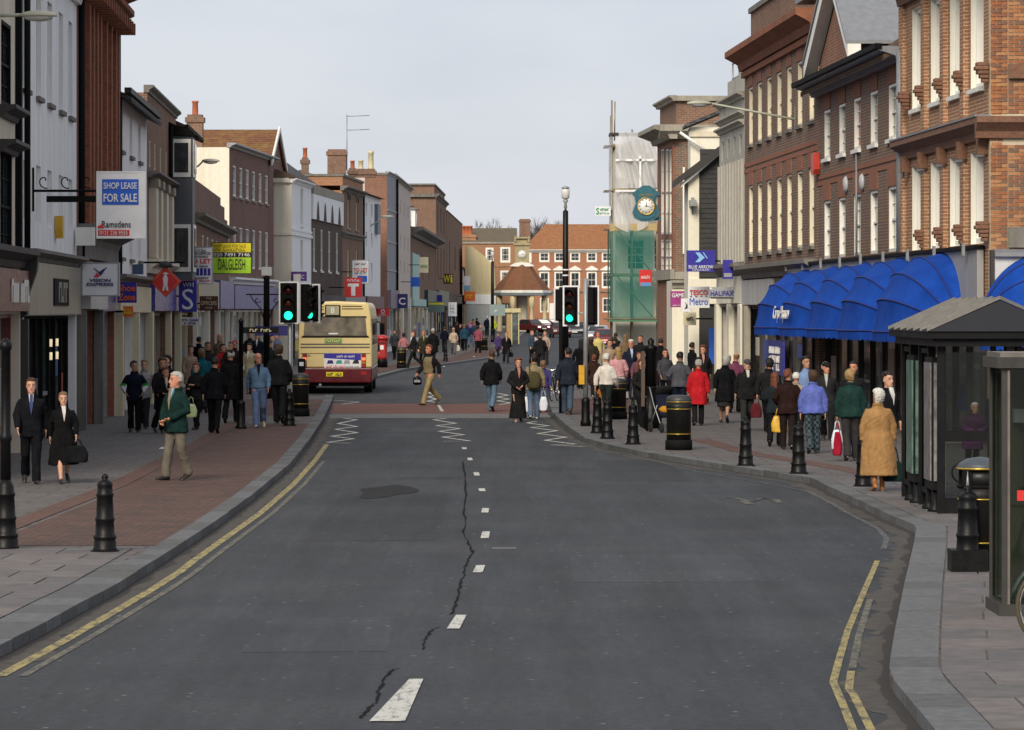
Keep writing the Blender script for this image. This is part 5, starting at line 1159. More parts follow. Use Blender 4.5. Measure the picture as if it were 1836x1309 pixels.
sign('red sign with a bold white letter above the bus', 618, 498, 649, 533, 205, S_RED, [(.38,.08,.62,.55,S_W),(.18,.55,.82,.70,S_W)], [('Telecom',.5,.86,.7,.12,S_W)], t=.2)
sign('red shop sign with white ring beside the red pillar box', 674, 553, 698, 567, 233, S_RED, [], [('O',.52,.6,.3,.6,S_W,.03),('vodafone',.5,.16,.6,.16,S_W)], t=.2)
sg, w, h = sign('navy blue square sign with white ring emblem on dark bracket', 711, 527, 731, 553, 247, S_NAVY, [], [('C',.5,.5,.6,.5,S_W,.02)], t=.15)
sign('plain bright blue square sign on the far left row', 736, 497, 753, 514, 258, S_BL, [], [], t=.15)
sign('cream shield shaped hanging sign on the far left row', 752, 461, 768, 489, 272, S_CREAM, [(.1,.3,.9,.5,col('sign_sage',(.30,.34,.20)))], [], t=.15)
sign('dark indigo sign on the brown block', 777, 529, 793, 541, 335, S_IND, [], [], t=.2)
sg, w, h = sign('gold letters standing off the brown brick wall', 795, 491, 812, 509, 338, S_BRN, [], [('W',.35,.5,.7,.8,S_YEL,.02),('i',.85,.5,.2,.8,S_YEL,.02)], t=.1)
sign('grey green shop board with yellow stripe on the far left row', 768, 541, 797, 560, 300, col('sign_greygreen',(.14,.20,.17)), [(.02,.72,.98,.9,S_YEL)], [], t=.2)
sign('white notice board hanging before the brown block', 804, 542, 819, 567, 300, S_W, [], [('@',.5,.66,.6,.34,S_GREY),('PUB',.5,.3,.6,.14,S_GREY)], t=.12)
sign('orange sign on the last shops of the left row', 832, 523, 852, 540, 405, S_ORG, [], [('EE',.5,.5,.6,.4,S_YEL)], t=.2)
sign('small white and pale blue board above the orange sign', 832, 495, 843, 521, 408, S_W, [(0,.0,1,.35,col('sign_pale_blue',(.2,.4,.6)))], [], t=.2)
# right side
sg, w, h = sign('white scaffolders board with green lettering on the scaffold pole', 1067, 370, 1095, 387, 171.7, S_W, [], [('S',.16,.5,.2,.7,col('sign_green',(.03,.3,.1)),.02),('cafftec',.6,.68,.55,.28,col('sign_green',(.03,.3,.1))),('0181 555 209',.6,.28,.6,.18,col('sign_green',(.03,.3,.1)))], wall=4.47)
sign('red sign with blue lower strip beside the green netting', 1146, 484, 1169, 513, 158, S_RED, [(.1,0,.9,.22,col('sign_sky_blue',(.1,.3,.6)))], [('Savers',.5,.55,.7,.2,S_W)], t=.2, wall=5.7)
sign('magenta hanging sign with white capitals', 1202, 522, 1229, 551, 137, S_MAG, [], [('GAME',.5,.74,.8,.26,S_W,.02),('games & more',.5,.12,.7,.08,S_W)], t=.18, wall=6.4)
sign('white square sign with red capitals and blue script', 1233, 514, 1272, 552, 127.5, S_W, [], [('TESCO',.5,.72,.84,.24,S_RED,.02),('- - - -',.5,.54,.8,.03,S_NAVY),('Metro',.5,.3,.84,.32,S_BL)], t=.2)
sg, w, h = sign('silver grey sign with blue capitals on an iron rail', 1272, 519, 1317, 533, 122, S_GREY, [], [('HALIFAX',.5,.5,.92,.62,S_IND,.01)], t=.12)
MB().prism_y([(-w*.45,-.18*h),(w*.45,-.18*h),(w*.2,h*.5),(w*.45,h*1.3),(-w*.45,h*1.3),(-w*.2,h*.5)], .065, .09).build('emblem', S_GREY, sg)
sign('wide dark blue sign with pale arrow emblem', 1231, 449, 1282, 487, 126, S_IND, [], [('BLUE ARROW',.5,.22,.86,.16,S_W,.005),('recruitment',.5,.08,.6,.06,S_W)], t=.2)
bpy.context.view_layer.update()
sg = [o for o in COL.objects if o.get('label') == 'wide dark blue sign with pale arrow emblem'][0]; w, h = 51*126/F, 38*126/F
MB().prism_y([(-w*.2,h*.44),(-w*.05,h*.44),(w*.13,h*.66),(-w*.05,h*.9),(-w*.2,h*.9),(-w*.06,h*.66)], -.13, -.101).build('emblem', col('sign_light_blue',(.25,.5,.8)), sg); MB().prism_y([(w*.06,h*.9),(w*.1,h*.9),(w*.24,h*.62),(w*.2,h*.62)], -.13, -.101).build('emblem', col('sign_light_blue',(.25,.5,.8)), sg)
sign('small dark blue sign on the pale concrete building', 1296, 466, 1314, 500, 121, S_IND, [(.1,.1,.9,.3,S_GREY)], [], t=.12)
sign('cream box sign under the magenta one', 1226, 560, 1248, 583, 129.5, S_CREAM, [], [('Open',.5,.5,.6,.3,S_BRN)], t=.3)
sg, w, h = sign('white rounded sign with dark bird shape', 1221, 535, 1241, 559, 128.5, S_W, [], [], t=.2); MB().prism_y([(-w*.2,h*.2),(w*.15,h*.3),(w*.2,h*.8),(w*.05,h*.5),(-w*.15,h*.75),(-w*.05,h*.45)], -.12, -.101).build('emblem', S_K, sg)
sg, w, h = sign('narrow tall blue door banner on the cream shop', 1271, 588, 1284, 652, 130.0, S_BL, [], [], t=.06, bar=True, cat='banner')
sign('grey green direction board on a thin pole beyond the crossing', 878, 546, 906, 566, 236, col('sign_slate',(.20,.26,.25)), [], [('P',.4,.4,.16,.2,S_W)], bar=False, name='road_sign', cat='road sign', group=None)
rs = [o for o in COL.objects if o.get('label', '').startswith('grey green direction')][0]; MB().tube([(-.46,.06,PZ-rs.location.z+gz(236)),(-.46,.06,.7)], .04, 8).build('pole', GREYM, rs)
# bracket clock
Y = 152; c = at(1158, 370, Y); k = Y/F
ck = tag(empty('bracket_clock', (c.x, Y, c.z-27*k)), 'teal shaped double bracket clock with white dial and gold rim', 'clock')
TEALC = plain('teal_clock_paint', (.02,.115,.155), .4)
prof = [(-8,0),(8,0),(20,6),(24,16),(18,34),(20,44),(25,50),(20,54),(12,60),(6,64),(-6,64),(-12,60),(-20,54),(-25,50),(-20,44),(-18,34),(-24,16),(-20,6)]
MB().prism_y([(x*k, z*k) for x, z in prof], -.22, .22).build('case', TEALC, ck)
MB().prism_y([(x*k*.75, z*k*.85+4*k) for x, z in prof], -.25, -.221).build('raised_panel', TEALC, ck)
dial(ck, 14.5*k, -.255, 27*k, 0, (12, 17), plain('gold_paint', (.50,.34,.06), .3, .6))
lettering(ck, 'CAMP HOPSON', 0, 47*k, 24*k, 4*k, -.262, MC['gold_paint'])
MB().box(10*k, (RFX(Y)-c.x)+.1, -.08, .08, 2*k, 8*k).build('bracket', TEALC, ck); MB().tube([(20*k,0,45*k),((RFX(Y)-c.x)+.1,0,45*k)], .03, 6).build('stay', GREYM, ck)
# ================================================================ street lights
LAMPH = paint('lamp_grey_green', (.40,.41,.33), .5, .06, .2)
def lamp_head(label, px, py, Y, wallx, wz_px, dirx, ln=.62, group='street lights on wall brackets'):
    c = at(px, py, Y); root = tag(empty('street_light', (c.x, Y, c.z-.12)), label, 'street light', group)
    rings = []
    for t in range(9):
        q = t/8; x = (-.5+q)*ln; r_ = math.sin(math.pi*min(1, max(0, .08+q*.86)))**.5
        rings.append([(x, .17*r_*math.cos(a), .13+.10*r_*max(-.05, math.sin(a))) for a in [2*math.pi*i/14 for i in range(14)]])
    MB().loft(rings).build('housing', LAMPH, root)
    rings = [[(x*.78, y*.85, .13-(z-.13)*.95) for x, y, z in rg] for rg in rings]; MB().loft(rings).build('glass_bowl', plain('lamp_glass', (.55,.55,.52), .15), root)
    wx = wallx - c.x; zw = CH + (HY-wz_px)*Y/F - root.location.z
    MB().tube([(math.copysign(ln*.42, wx), 0, .15), (wx*.6, 0, .15+(zw-.15)*.55), (wx, 0, zw)], [.03,.032,.036], 8).build('arm', LAMPH, root)
    MB().box(min(wx,wx-dirx*.06), max(wx,wx-dirx*.06), -.12, .12, zw-.35, zw+.35).build('wall_plate', LAMPH, root); return root
lamp_head('pale street light head on an arm at the top left corner', 70, 30, 66, LFX(66), 28, 1)
lamp_head('grey green street light head on an arm beside the oriel bay', 378, 290, 135, LFX(135), 305, 1)
lamp_head('far street light on a curved arm before the grey clad front', 694, 389, 230, LFX(230), 405, 1, .75)
lamp_head('silvery street light on a long arm from the three storey brick building', 1254, 187, 107, RFX(107), 214, -1, .68)
# black lamp column in the middle
def lathe_obj(parent, name, prof, mat, n=16, c=(0,0,0)): return MB().lathe(prof, n, c).build(name, mat, parent)
def lamp_column(label, px, Y, ztop, rs_=1.0, bands=True):
    x = XA(px, Y); root = tag(empty('lamp_column', (x, Y, gz(Y)+PZ)), label, 'lamp post', 'black lamp columns'); H = ztop-gz(Y)-PZ
    lathe_obj(root, 'base', [(.22*rs_,0),(.22*rs_,.25),(.18*rs_,.3),(.16*rs_,.9),(.19*rs_,.95),(.13*rs_,1.05)], BLACK); lathe_obj(root, 'shaft', [(.105*rs_,1.0),(.10*rs_,H*.6),(.092*rs_,H-.05),(.03,H)], BLACK)
    if bands:
        for z in (CH+(HY-500)*Y/F, CH+(HY-490)*Y/F): lathe_obj(root, 'band', [(.105*rs_,z),(.112*rs_,z),(.112*rs_,z+.05),(.10*rs_,z+.05)], S_W)
    lathe_obj(root, 'lantern_neck', [(.03,H-.01),(.06,H+.1),(.04,H+.2),(.09,H+.3),(.05,H+.36)], GREYM); lathe_obj(root, 'lantern', [(.08,H+.36),(.13,H+.4),(.14,H+.65),(.10,H+.72)], plain('lantern_glass', (.62,.62,.6), .2)); lathe_obj(root, 'lantern_cap', [(.14,H+.72),(.15,H+.74),(.03,H+.80)], GREYM)
lamp_column('tall black lamp column with white bands behind the right traffic light', 1014, 130, CH+(HY-376)*130/F)
lamp_column('far black lamp post left of the clock pavilion', 883, 300, CH+(HY-468)*300/F, 1.25, False)
# ================================================================ bollards, bins, pillar box
BOLL = [(.135,0),(.135,.035),(.125,.05),(.125,.11),(.115,.13),(.128,.15),(.128,.17),(.108,.19),(.10,.33),(.108,.345),(.108,.37),(.098,.385),(.088,.60),(.097,.615),(.097,.64),(.086,.655),(.082,.72),(.088,.74),(.075,.77),(.045,.79),(.03,.80),(.042,.82),(.03,.845),(.008,.86)]
BM = MB().lathe(BOLL, 16).mesh('bollard', BLACK)
BL = [(188,989,'black iron bollard standing alone on the left red paving near the kerb'), (519,763,'black bollard beside the litter bin by the traffic light'), (799,648,'far black bollard on the left pavement beyond the pillar box'), (1071,776,'second black bollard from the crossing on the right pavement'), (1089,786,'third black bollard from the crossing on the right'), (1135,796,'black bollard in front of the dark pillar on the right'),
      (1337,835,'black bollard before the woman in navy coat and hat'), (1432,849,'black bollard below the person in blue fleece'), (1548,872,'black bollard half hidden behind the camel coat'), (1735,1024,'nearest black bollard with a pointed tip on the right by the wide bin')]
for px, py, lab in BL:
    p = gp(px, py, PZ+.01); o = tag(link('bollard', BM, None, p), lab, 'bollard', 'black iron bollards')
    if px == 1735:
        o.scale = (1.1,1.1,1.02); MB().prism_z([(-.17,-.17),(.17,-.17),(.17,.17),(-.17,.17)], 0, .22).build('plinth', BLACK, o); MB().lathe([(.02,.8),(.012,.9),(.002,1.0)], 6).build('spike', GREYM, o)
    MB().lathe([(.16,-.03),(.16,.012),(.135,.02)], 14).build('footing', BLACKM, o)
def litter_bin(px, py, rad, hgt, label, dome=False):
    p = gp(px, py, PZ+.008); root = tag(empty('litter_bin', p), label, 'litter bin', 'black round litter bins')
    lathe_obj(root, 'base', [(rad*1.06,0),(rad*1.06,hgt*.16),(rad*.98,hgt*.18)], BLACKM); lathe_obj(root, 'body', [(rad*.96,hgt*.17),(rad*.95,hgt*.72),(rad*1.0,hgt*.74),(rad*1.0,hgt*.86)], plain('bin_black', (.009,.0085,.008), .5, 0, .3, 8, .25), 20)
    gold = MC['gold_paint']
    for z in (.28, .735, .865): lathe_obj(root, 'gold_band', [(rad*.97,hgt*z),(rad*1.015,hgt*z),(rad*1.015,hgt*(z+.014)),(rad*.97,hgt*(z+.014))], gold, 20)
    if dome:
        lathe_obj(root, 'rim', [(rad*1.04,hgt*.86),(rad*1.06,hgt*.885),(rad*.9,hgt*.885)], BLACKM, 20); lathe_obj(root, 'inner', [(rad*.8,hgt*.885),(rad*.8,hgt*1.04)], S_K, 16)
        for k in range(4): a = math.pi/4+k*math.pi/2; MB().box(-.05,.05,-.02,.02,hgt*.885,hgt*1.05).build('post', BLACKM, root, (rad*.92*math.cos(a), rad*.92*math.sin(a), 0))
        lathe_obj(root, 'lid_band', [(rad*1.03,hgt*1.05),(rad*1.05,hgt*1.05),(rad*1.05,hgt*1.07),(rad*1.0,hgt*1.07)], gold, 20); lathe_obj(root, 'lid', [(rad*1.0,hgt*1.05),(rad*1.04,hgt*1.07),(rad*.95,hgt*1.11),(rad*.6,hgt*1.16),(.02,hgt*1.18)], plain('bin_lid_blue_grey', (.05,.06,.075), .5), 20)
    else: lathe_obj(root, 'lid', [(rad*1.0,hgt*.87),(rad*1.02,hgt*.9),(rad*.9,hgt*.97),(rad*.5,hgt*.995),(.02,hgt)], plain('bin_lid', (.035,.035,.036), .5), 20)
litter_bin(539, 746, .215, 1.08, 'black litter bin beside the cream bus on the left'); litter_bin(1217, 806, .245, 1.05, 'black litter bin with gold bands below the red coat'); litter_bin(1108, 751, .215, 1.0, 'black litter bin behind the bollards on the right')
litter_bin(1757, 1021, .23, .98, 'wide black litter bin with domed lid between bollard and phone box', True); litter_bin(720, 660, .22, 1.0, 'black litter bin beside the red pillar box'); litter_bin(868, 628, .24, .95, 'far black litter bin on the red paving')
p = gp(685, 659, PZ); pb = tag(empty('pillar_box', p), 'red cast iron pillar box on the left pavement behind the bus', 'post box')
RED = plain('post_office_red', (.38,.02,.02), .35)
lathe_obj(pb, 'plinth', [(.26,0),(.26,.38),(.25,.4)], BLACK); lathe_obj(pb, 'body', [(.235,.4),(.26,.44),(.25,.5),(.25,1.28),(.26,1.32)], RED, 20); lathe_obj(pb, 'cap', [(.30,1.32),(.32,1.36),(.32,1.42),(.26,1.47),(.1,1.54),(.01,1.55)], RED, 20)
MB().box(-.13,.13,-.275,-.24,1.14,1.19).build('slot', S_K, pb); MB().box(-.08,.08,-.27,-.24,.85,1.05).build('collection_plate', S_W, pb); MB().box(-.16,.16,-.262,-.2,.5,1.1).build('door', RED, pb)
# ================================================================ traffic lights
LRED, LAMB = plain('unlit_red_lens', (.07,.006,.006), .25), plain('unlit_amber_lens', (.09,.025,.004), .25); LGRN = emit('lit_green_lens', (.02,1.0,.55), 1.3)
LBLK = plain('lens_dark', (.01,.01,.01), .3)
def signal_head(parent, x, y, z, rz, w, h, front=True):
    r = MB().box(-w/2, w/2, 0, .03, 0, h).build('backing_board', BLACKM, parent, (x, y, z)); r.rotation_euler = (0,0,rz)
    b_ = .035
    for q in ((-w/2-.001,-w/2+b_,-.001,h+.001),(w/2-b_,w/2+.001,-.001,h+.001),(-w/2+b_,w/2-b_,-.001,b_),(-w/2+b_,w/2-b_,h-b_,h+.001)): MB().box(q[0],q[1],-.006,.031,q[2],q[3]).build('white_border', S_W, r)
    MB().box(-w*.27, w*.27, -.16, -.007, h*.06, h*.94).build('housing', BLACKM, r); MB().box(-w*.26, w*.26, .032, .2, h*.08, h*.92).build('back_case', BLACKM, r)
    for k, m in enumerate((LGRN, LAMB, LRED)):
        zc = h*(.20+.30*k); rr = min(w*.22, h*.115)
        d = MB().lathe([(rr,0),(rr*.95,.02),(.01,.045)], 18).build('lens', m, r); d.matrix_local = Matrix.Translation((0,-.165,zc)) @ Matrix.Rotation(R(90), 4, 'X')
        pts = [(rr*1.12*math.cos(a), rr*1.12*math.sin(a)) for a in [R(-30)+R(240)*i/12 for i in range(13)]]
        vh = MB(); n = len(pts); vh.add([(x_, -.16, zc+z_) for x_, z_ in pts]+[(x_, -.16-.2*max(.25, .5+.5*z_/rr), zc+z_) for x_, z_ in pts], [(i,i+1,n+i+1,n+i) for i in range(n-1)], 0, True); vh.build('visor', BLACKM, r)
    return r
def traffic_light(px, py, label):
    p = gp(px, py, PZ); root = tag(empty('traffic_light', p), label, 'traffic light', 'traffic lights at the crossing'); return root, p
root, p = traffic_light(520, 744, 'pair of green traffic lights on a grey pole on the left pavement')
k = p.y/F; zb = CH+(HY-581)*k - p.z
lathe_obj(root, 'pole', [(.09,0),(.09,.8),(.06,.9),(.055,zb+1.1),(.01,zb+1.12)], GREYM, 12)
signal_head(root, (518-520)*k, -.10, zb, 0, 35*k, 76*k); signal_head(root, (547-520)*k, .05, zb+2*k, R(48), 29*k, 72*k)
MB().tube([(0,0,zb+.2),((549-520)*k,.2,zb+.2)], .025, 6).build('arm', GREYM, root); MB().tube([(0,0,zb+.8),((549-520)*k,.2,zb+.8)], .025, 6).build('arm', GREYM, root)
h2 = signal_head(root, (566-520)*k, .42, zb+2*k, R(150), 16*k, 70*k)
root, p = traffic_light(1050, 764, 'green traffic light on a slim grey pole on the right pavement')
k = p.y/F; zb = CH+(HY-585)*k - p.z
lathe_obj(root, 'base', [(.12,0),(.12,.1),(.10,.15),(.095,.55),(.10,.6),(.07,.66)], BLACK, 12); lathe_obj(root, 'pole', [(.055,.6),(.055,CH+(HY-500)*k-p.z),(.01,CH+(HY-499)*k-p.z)], GREYM, 12)
signal_head(root, (1024-1050)*k, .12, zb, R(-12), 30*k, 73*k); signal_head(root, (1061-1050)*k, .20, zb, R(160), 30*k, 73*k)
MB().box(-.16,-.03,-.14,.08,(CH+(HY-689)*k-p.z),(CH+(HY-655)*k-p.z)).build('push_button_box', plain('amber_box', (.60,.30,.01), .4), root); MB().tube([(0,0,zb+.3),((1024-1050)*k,.2,zb+.3)], .025, 6).build('arm', GREYM, root)
root, p = traffic_light(1006, 742, 'back of a black traffic signal behind the right hand green light')
k = p.y/F; zb = CH+(HY-578)*k - p.z; lathe_obj(root, 'pole', [(.055,0),(.055,zb+.9),(.01,zb+.92)], BLACKM, 10); signal_head(root, (1004-1006)*k, .1, zb, R(185), 22*k, 62*k)
p = gp(541, 730, PZ); root = tag(empty('push_button_post', p), 'short post with black push button box beside the bus', 'post'); k = p.y/F
lathe_obj(root, 'pole', [(.045,0),(.045,1.35),(.01,1.37)], GREYM, 10); MB().box(-.10,.10,-.12,.06,CH+(HY-667)*k-p.z,CH+(HY-643)*k-p.z).build('button_box', BLACKM, root); MB().box(-.06,.06,-.128,-.121,CH+(HY-656)*k-p.z,CH+(HY-649)*k-p.z).build('indicator', S_W, root)
# sign posts on the left
p = gp(432, 769, PZ); root = tag(empty('finger_post', p), 'black iron post with a finger board beside the man in denim', 'sign post')
lathe_obj(root, 'base', [(.13,0),(.13,.05),(.10,.08),(.095,.55),(.105,.58),(.06,.66)], BLACK, 12); lathe_obj(root, 'shaft', [(.055,.6),(.05,2.4),(.07,2.42),(.03,2.5)], BLACK, 12); MB().box(.05,.85,-.02,.02,2.16,2.30).build('finger_board', BLACK, root); lettering(root, 'Car Park', .45, 2.23, .5, .06, -.03, S_CREAM)
p = gp(478, 715, PZ); root = tag(empty('camera_post', p), 'black ornamental post with scroll brackets and camera box behind the crowd', 'post'); k = p.y/F
zt = CH+(HY-500)*k-p.z; lathe_obj(root, 'base', [(.17,0),(.17,.8),(.12,.95)], BLACK, 12); lathe_obj(root, 'shaft', [(.10,.9),(.09,zt),(.12,zt+.05),(.02,zt+.1)], BLACK, 12)
zbk = CH+(HY-528)*k-p.z
MB().tube([(-.62,0,zbk),(.5,0,zbk)], .02, 5).build('bracket_rail', BLACK, root)
for sgn in (-1, 1):
    MB().tube([(sgn*.08,0,zbk-.75),(sgn*.2,0,zbk-.4),(sgn*.42,0,zbk-.16),(sgn*.5,0,zbk)], .018, 5).build('scroll', BLACK, root); MB().tube([(sgn*.28+.11*t*math.cos(6*t),0,zbk-.16+.11*t*math.sin(6*t)) for t in [i/10 for i in range(11)]], .012, 4).build('scroll', BLACK, root)
MB().box(-.14,.16,-.2,.2,zt+.1,zt+.36).build('camera_box', S_GREY, root); MB().box(-.35,.75,-.05,.05,zbk-1.25,zbk-.95).build('hanging_board', S_NAVY, root)
p = gp(10, 985, PZ); root = tag(empty('sign_post', p), 'black iron post with bollard foot at the left picture edge', 'post')
lathe_obj(root, 'base', [(r*1.12, z*.98) for r, z in BOLL[:17]] + [(.06,.78)], BLACK); lathe_obj(root, 'shaft', [(.062,.7),(.058,1.2),(.07,1.22),(.07,1.27),(.056,1.3),(.05,2.22),(.07,2.24),(.07,2.3),(.02,2.36)], BLACK, 12)
# dark pillar and railing on the right
p = gp(1167, 768, PZ); root = tag(empty('notice_pillar', p), 'tall black iron pillar with finial behind the bollards on the right', 'pillar'); k = p.y/F
lathe_obj(root, 'base', [(.2,0),(.2,.3),(.16,.35),(.15,.9),(.17,.95)], BLACK, 8); lathe_obj(root, 'shaft', [(.13,.9),(.12,1.75),(.15,1.8),(.15,1.86),(.06,1.9),(.08,1.98),(.02,2.06)], BLACK, 8); MB().box(-.22,-.14,-.1,.1,.5,1.75).build('timber_post', plain('brown_post', (.09,.06,.045), .8), root)
pr = gp(1163, 772, PZ); root = tag(empty('cycle_rack', pr), 'black tubular cycle rack among the bollards', 'cycle rack')
for k_ in range(3): x = -.35+.3*k_; MB().tube([(x,-.5,0),(x,-.5,.62),(x,-.42,.74),(x,.42,.74),(x,.5,.62),(x,.5,0)], .025, 6).build('hoop', BLACK, root)
# ================================================================ bus shelter
SHB = plain('shelter_black', (.004,.004,.005), .5, 0, .3, 6, .2)
x0, y0 = 5.62, 50.4; sh = tag(empty('bus_shelter', (6.35, y0, PZ)), 'black bus shelter with ribbed pitched roof and glass sides on the right', 'bus shelter')
def shb(name, x0_, x1_, y0_, y1_, z0_, z1_, m, parent=None): return MB().box(x0_, x1_, y0_, y1_, z0_, z1_).build(name, m, parent or sh)
HW, LN, ZE = .73, 4.6, 2.30
CG = clear_glass('shelter_glass', (.50,.54,.52), .06)
for yy in (0, 1.15, 2.3, 3.45, LN):
    for sx in (-1, 1): shb('post', sx*HW-.05, sx*HW+.05, yy-.05, yy+.05, 0, ZE-.1, SHB)
for sx in (-1, 1):
    for k_ in range(4):
        if sx > 0 or k_ in (1, 3): shb('pane', sx*HW-.012, sx*HW+.012, 1.15*k_+.06, 1.15*k_+1.09, .28, 2.08, CG); shb('rail', sx*HW-.03, sx*HW+.03, 1.15*k_+.05, 1.15*k_+1.1, .2, .27, SHB); shb('rail', sx*HW-.03, sx*HW+.03, 1.15*k_+.05, 1.15*k_+1.1, 2.09, 2.16, SHB)
# poster cases on the road side and foot plates
for k_, (yy, m_) in enumerate(((1.25, plain('timetable_poster', (.20,.19,.19), .4, 0, .6, 7)), (3.55, plain('green_poster', (.10,.18,.15), .4, 0, .8, 4)))):
    c_ = shb('poster_case', -HW-.08, -HW+.02, yy-.9, yy+.02, .3, 2.05, SHB); shb('poster', -HW-.06, -HW-.0, yy-.935, yy-.905, .42, 1.98, m_, c_)
    shb('poster_side', -HW-.10, -HW-.081, yy-.82, yy-.06, .42, 1.98, m_, c_)
    for q in (yy-.8, yy-.1): MB().lathe([(.10,0),(.10,.05),(.05,.1),(.045,.32)], 8, (-HW-.03, q, 0)).build('foot', SHB, c_)
for xx in (-.05, .6): shb('end_post', xx-.035, xx+.035, -.04, .04, .2, ZE-.1, SHB)
shb('end_rail', -HW+.05, HW-.05, -.04, .04, .95, 1.10, SHB); shb('end_rail', -HW+.05, HW-.05, -.04, .04, .02, .22, SHB); shb('pane', -HW+.06, HW-.06, -.008, .008, .23, .94, CG); shb('pane', -HW+.06, HW-.06, -.0085, .0085, 1.11, 2.12, CG)
for sg_ in range(2): MB().tube([(-.45+.5*sg_+.14*math.cos(a), -.02, .55+.14*math.sin(a)) for a in [2*math.pi*i/14 for i in range(15)]], .012, 5).build('scroll_ornament', SHB, sh)
shb('eaves_beam', -HW-.12, HW+.12, -.2, LN+.2, ZE-.1, ZE, SHB); shb('eaves_moulding', -HW-.2, HW+.2, -.28, LN+.28, ZE+.002, ZE+.09, SHB)
RZ = ZE+.092; rise = .42
rf = MB().prism_y([(-HW-.22,RZ),(HW+.22,RZ),(0,RZ+rise)], -.3, LN+.3).build('roof', plain('shelter_roof', (.014,.013,.013), .8, 0, .3, 6, .1), sh)
MB().prism_y([(-HW-.20,RZ+.005),(HW+.20,RZ+.005),(0,RZ+rise-.01)], -.312, -.301).build('gable_panel', plain('navy_panel', (.008,.009,.016), .6), rf)
nseam = 7
for sx in (-1, 1):
    for k_ in range(nseam):
        yy = -.29 + (LN+.56)*k_/(nseam-1)
        MB().add([(sx*(HW+.22), yy-.03, RZ+.005),(sx*(HW+.22), yy+.03, RZ+.005),(0, yy+.03, RZ+rise+.005),(0, yy-.03, RZ+rise+.005),(sx*(HW+.22), yy-.015, RZ+.05),(sx*(HW+.22), yy+.015, RZ+.05),(0, yy+.015, RZ+rise+.05),(0, yy-.015, RZ+rise+.05)],
                 [(0,1,5,4),(1,2,6,5),(2,3,7,6),(3,0,4,7),(4,5,6,7)]).build('roof_rib', plain('roof_rib', (.10,.093,.085), .6), rf)
shb('bench', .2, .55, .6, LN-.6, .45, .5, plain('red_bench', (.10,.02,.025), .5)); 
for yy in (.8, LN-.8): shb('bench_leg', .35, .41, yy-.03, yy+.03, 0, .45, SHB)
# ================================================================ phone box at the right edge
p = gp(1797, 1104, PZ+.01); ph = tag(empty('phone_box', (p.x, p.y, p.z)), 'dark metal and glass phone box cut by the right edge of the picture', 'phone box')
BRZ = plain('bronze_frame', (.045,.042,.038), .5, .3); SIL = plain('silver_edge', (.20,.18,.155), .4, .5)
Wp, Hp = .92, CH+(HY-660)*p.y/F-p.z; Ht = CH+(HY-632)*p.y/F-p.z
for xx in (0, Wp-.07):
    for yy in (0, Wp-.07): MB().box(xx, xx+.07, yy, yy+.07, 0, Hp).build('corner_post', BRZ, ph); MB().box(xx+.045, xx+.066, yy-.012, yy, .02, Hp-.02).build('edge_strip', SIL, ph)
MB().box(-.05, Wp+.05, -.05, Wp+.05, Hp, Ht-.04).build('roof_fascia', BRZ, ph); MB().box(-.02, Wp+.02, -.02, Wp+.02, Ht-.04, Ht).build('roof', SIL, ph); MB().box(-.03, Wp+.03, -.03, Wp+.03, 0, .10).build('plinth', BRZ, ph)
PG = clear_glass('phone_glass', (.6,.63,.6), .06)
MB().box(.075, Wp-.075, .02, .035, .12, Hp-.01).build('pane', PG, ph); MB().box(.02, .035, .075, Wp-.075, .12, Hp-.01).build('pane', PG, ph); MB().box(Wp-.035, Wp-.02, .075, Wp-.075, .12, Hp-.01).build('pane', PG, ph); MB().box(.075, Wp-.075, Wp-.05, Wp-.03, .12, Hp-.01).build('back_panel', plain('phone_back', (.15,.155,.11), .6), ph)
MB().box(.13, Wp-.075, .0, .018, 1.0, 1.09).build('red_stripe', S_RED, ph); None
MB().box(.3,.6,Wp-.25,Wp-.06,1.0,1.6).build('telephone', BLACKM, ph); MB().box(.2,.7,Wp-.2,Wp-.06,1.66,1.78).build('notice', S_W, ph)
# kiosk beyond the crossing
Y = 238; p = gp(917, 617, PZ); ks = tag(empty('kiosk', (XA(906,p.y), p.y, p.z)), 'cream framed glass kiosk beside the grey green direction board', 'kiosk'); k = p.y/F
Wk, Hk = 25*k, CH+(HY-553)*k-p.z; KC = paint('kiosk_cream', (.62,.55,.30), .5)
for xx in (0, Wk*.42, Wk-.08):
    for yy in (0, .9): MB().box(xx, xx+.08, yy, yy+.08, 0, Hk-.3).build('post', KC if xx else DARK, ks)
MB().box(-.1, Wk+.1, -.15, 1.1, Hk-.3, Hk).build('roof', KC, ks); MB().box(.09, Wk*.42, .02, .05, .1, Hk-.35).build('panel', plain('kiosk_tan', (.42,.28,.12), .6), ks); MB().box(Wk*.42+.08, Wk-.08, .02, .04, .3, Hk-.35).build('pane', glass_mat('kiosk_glass', (.10,.12,.12)), ks); MB().box(Wk*.42+.08, Wk-.08, .0, .06, .0, .3).build('plinth', DARK, ks)
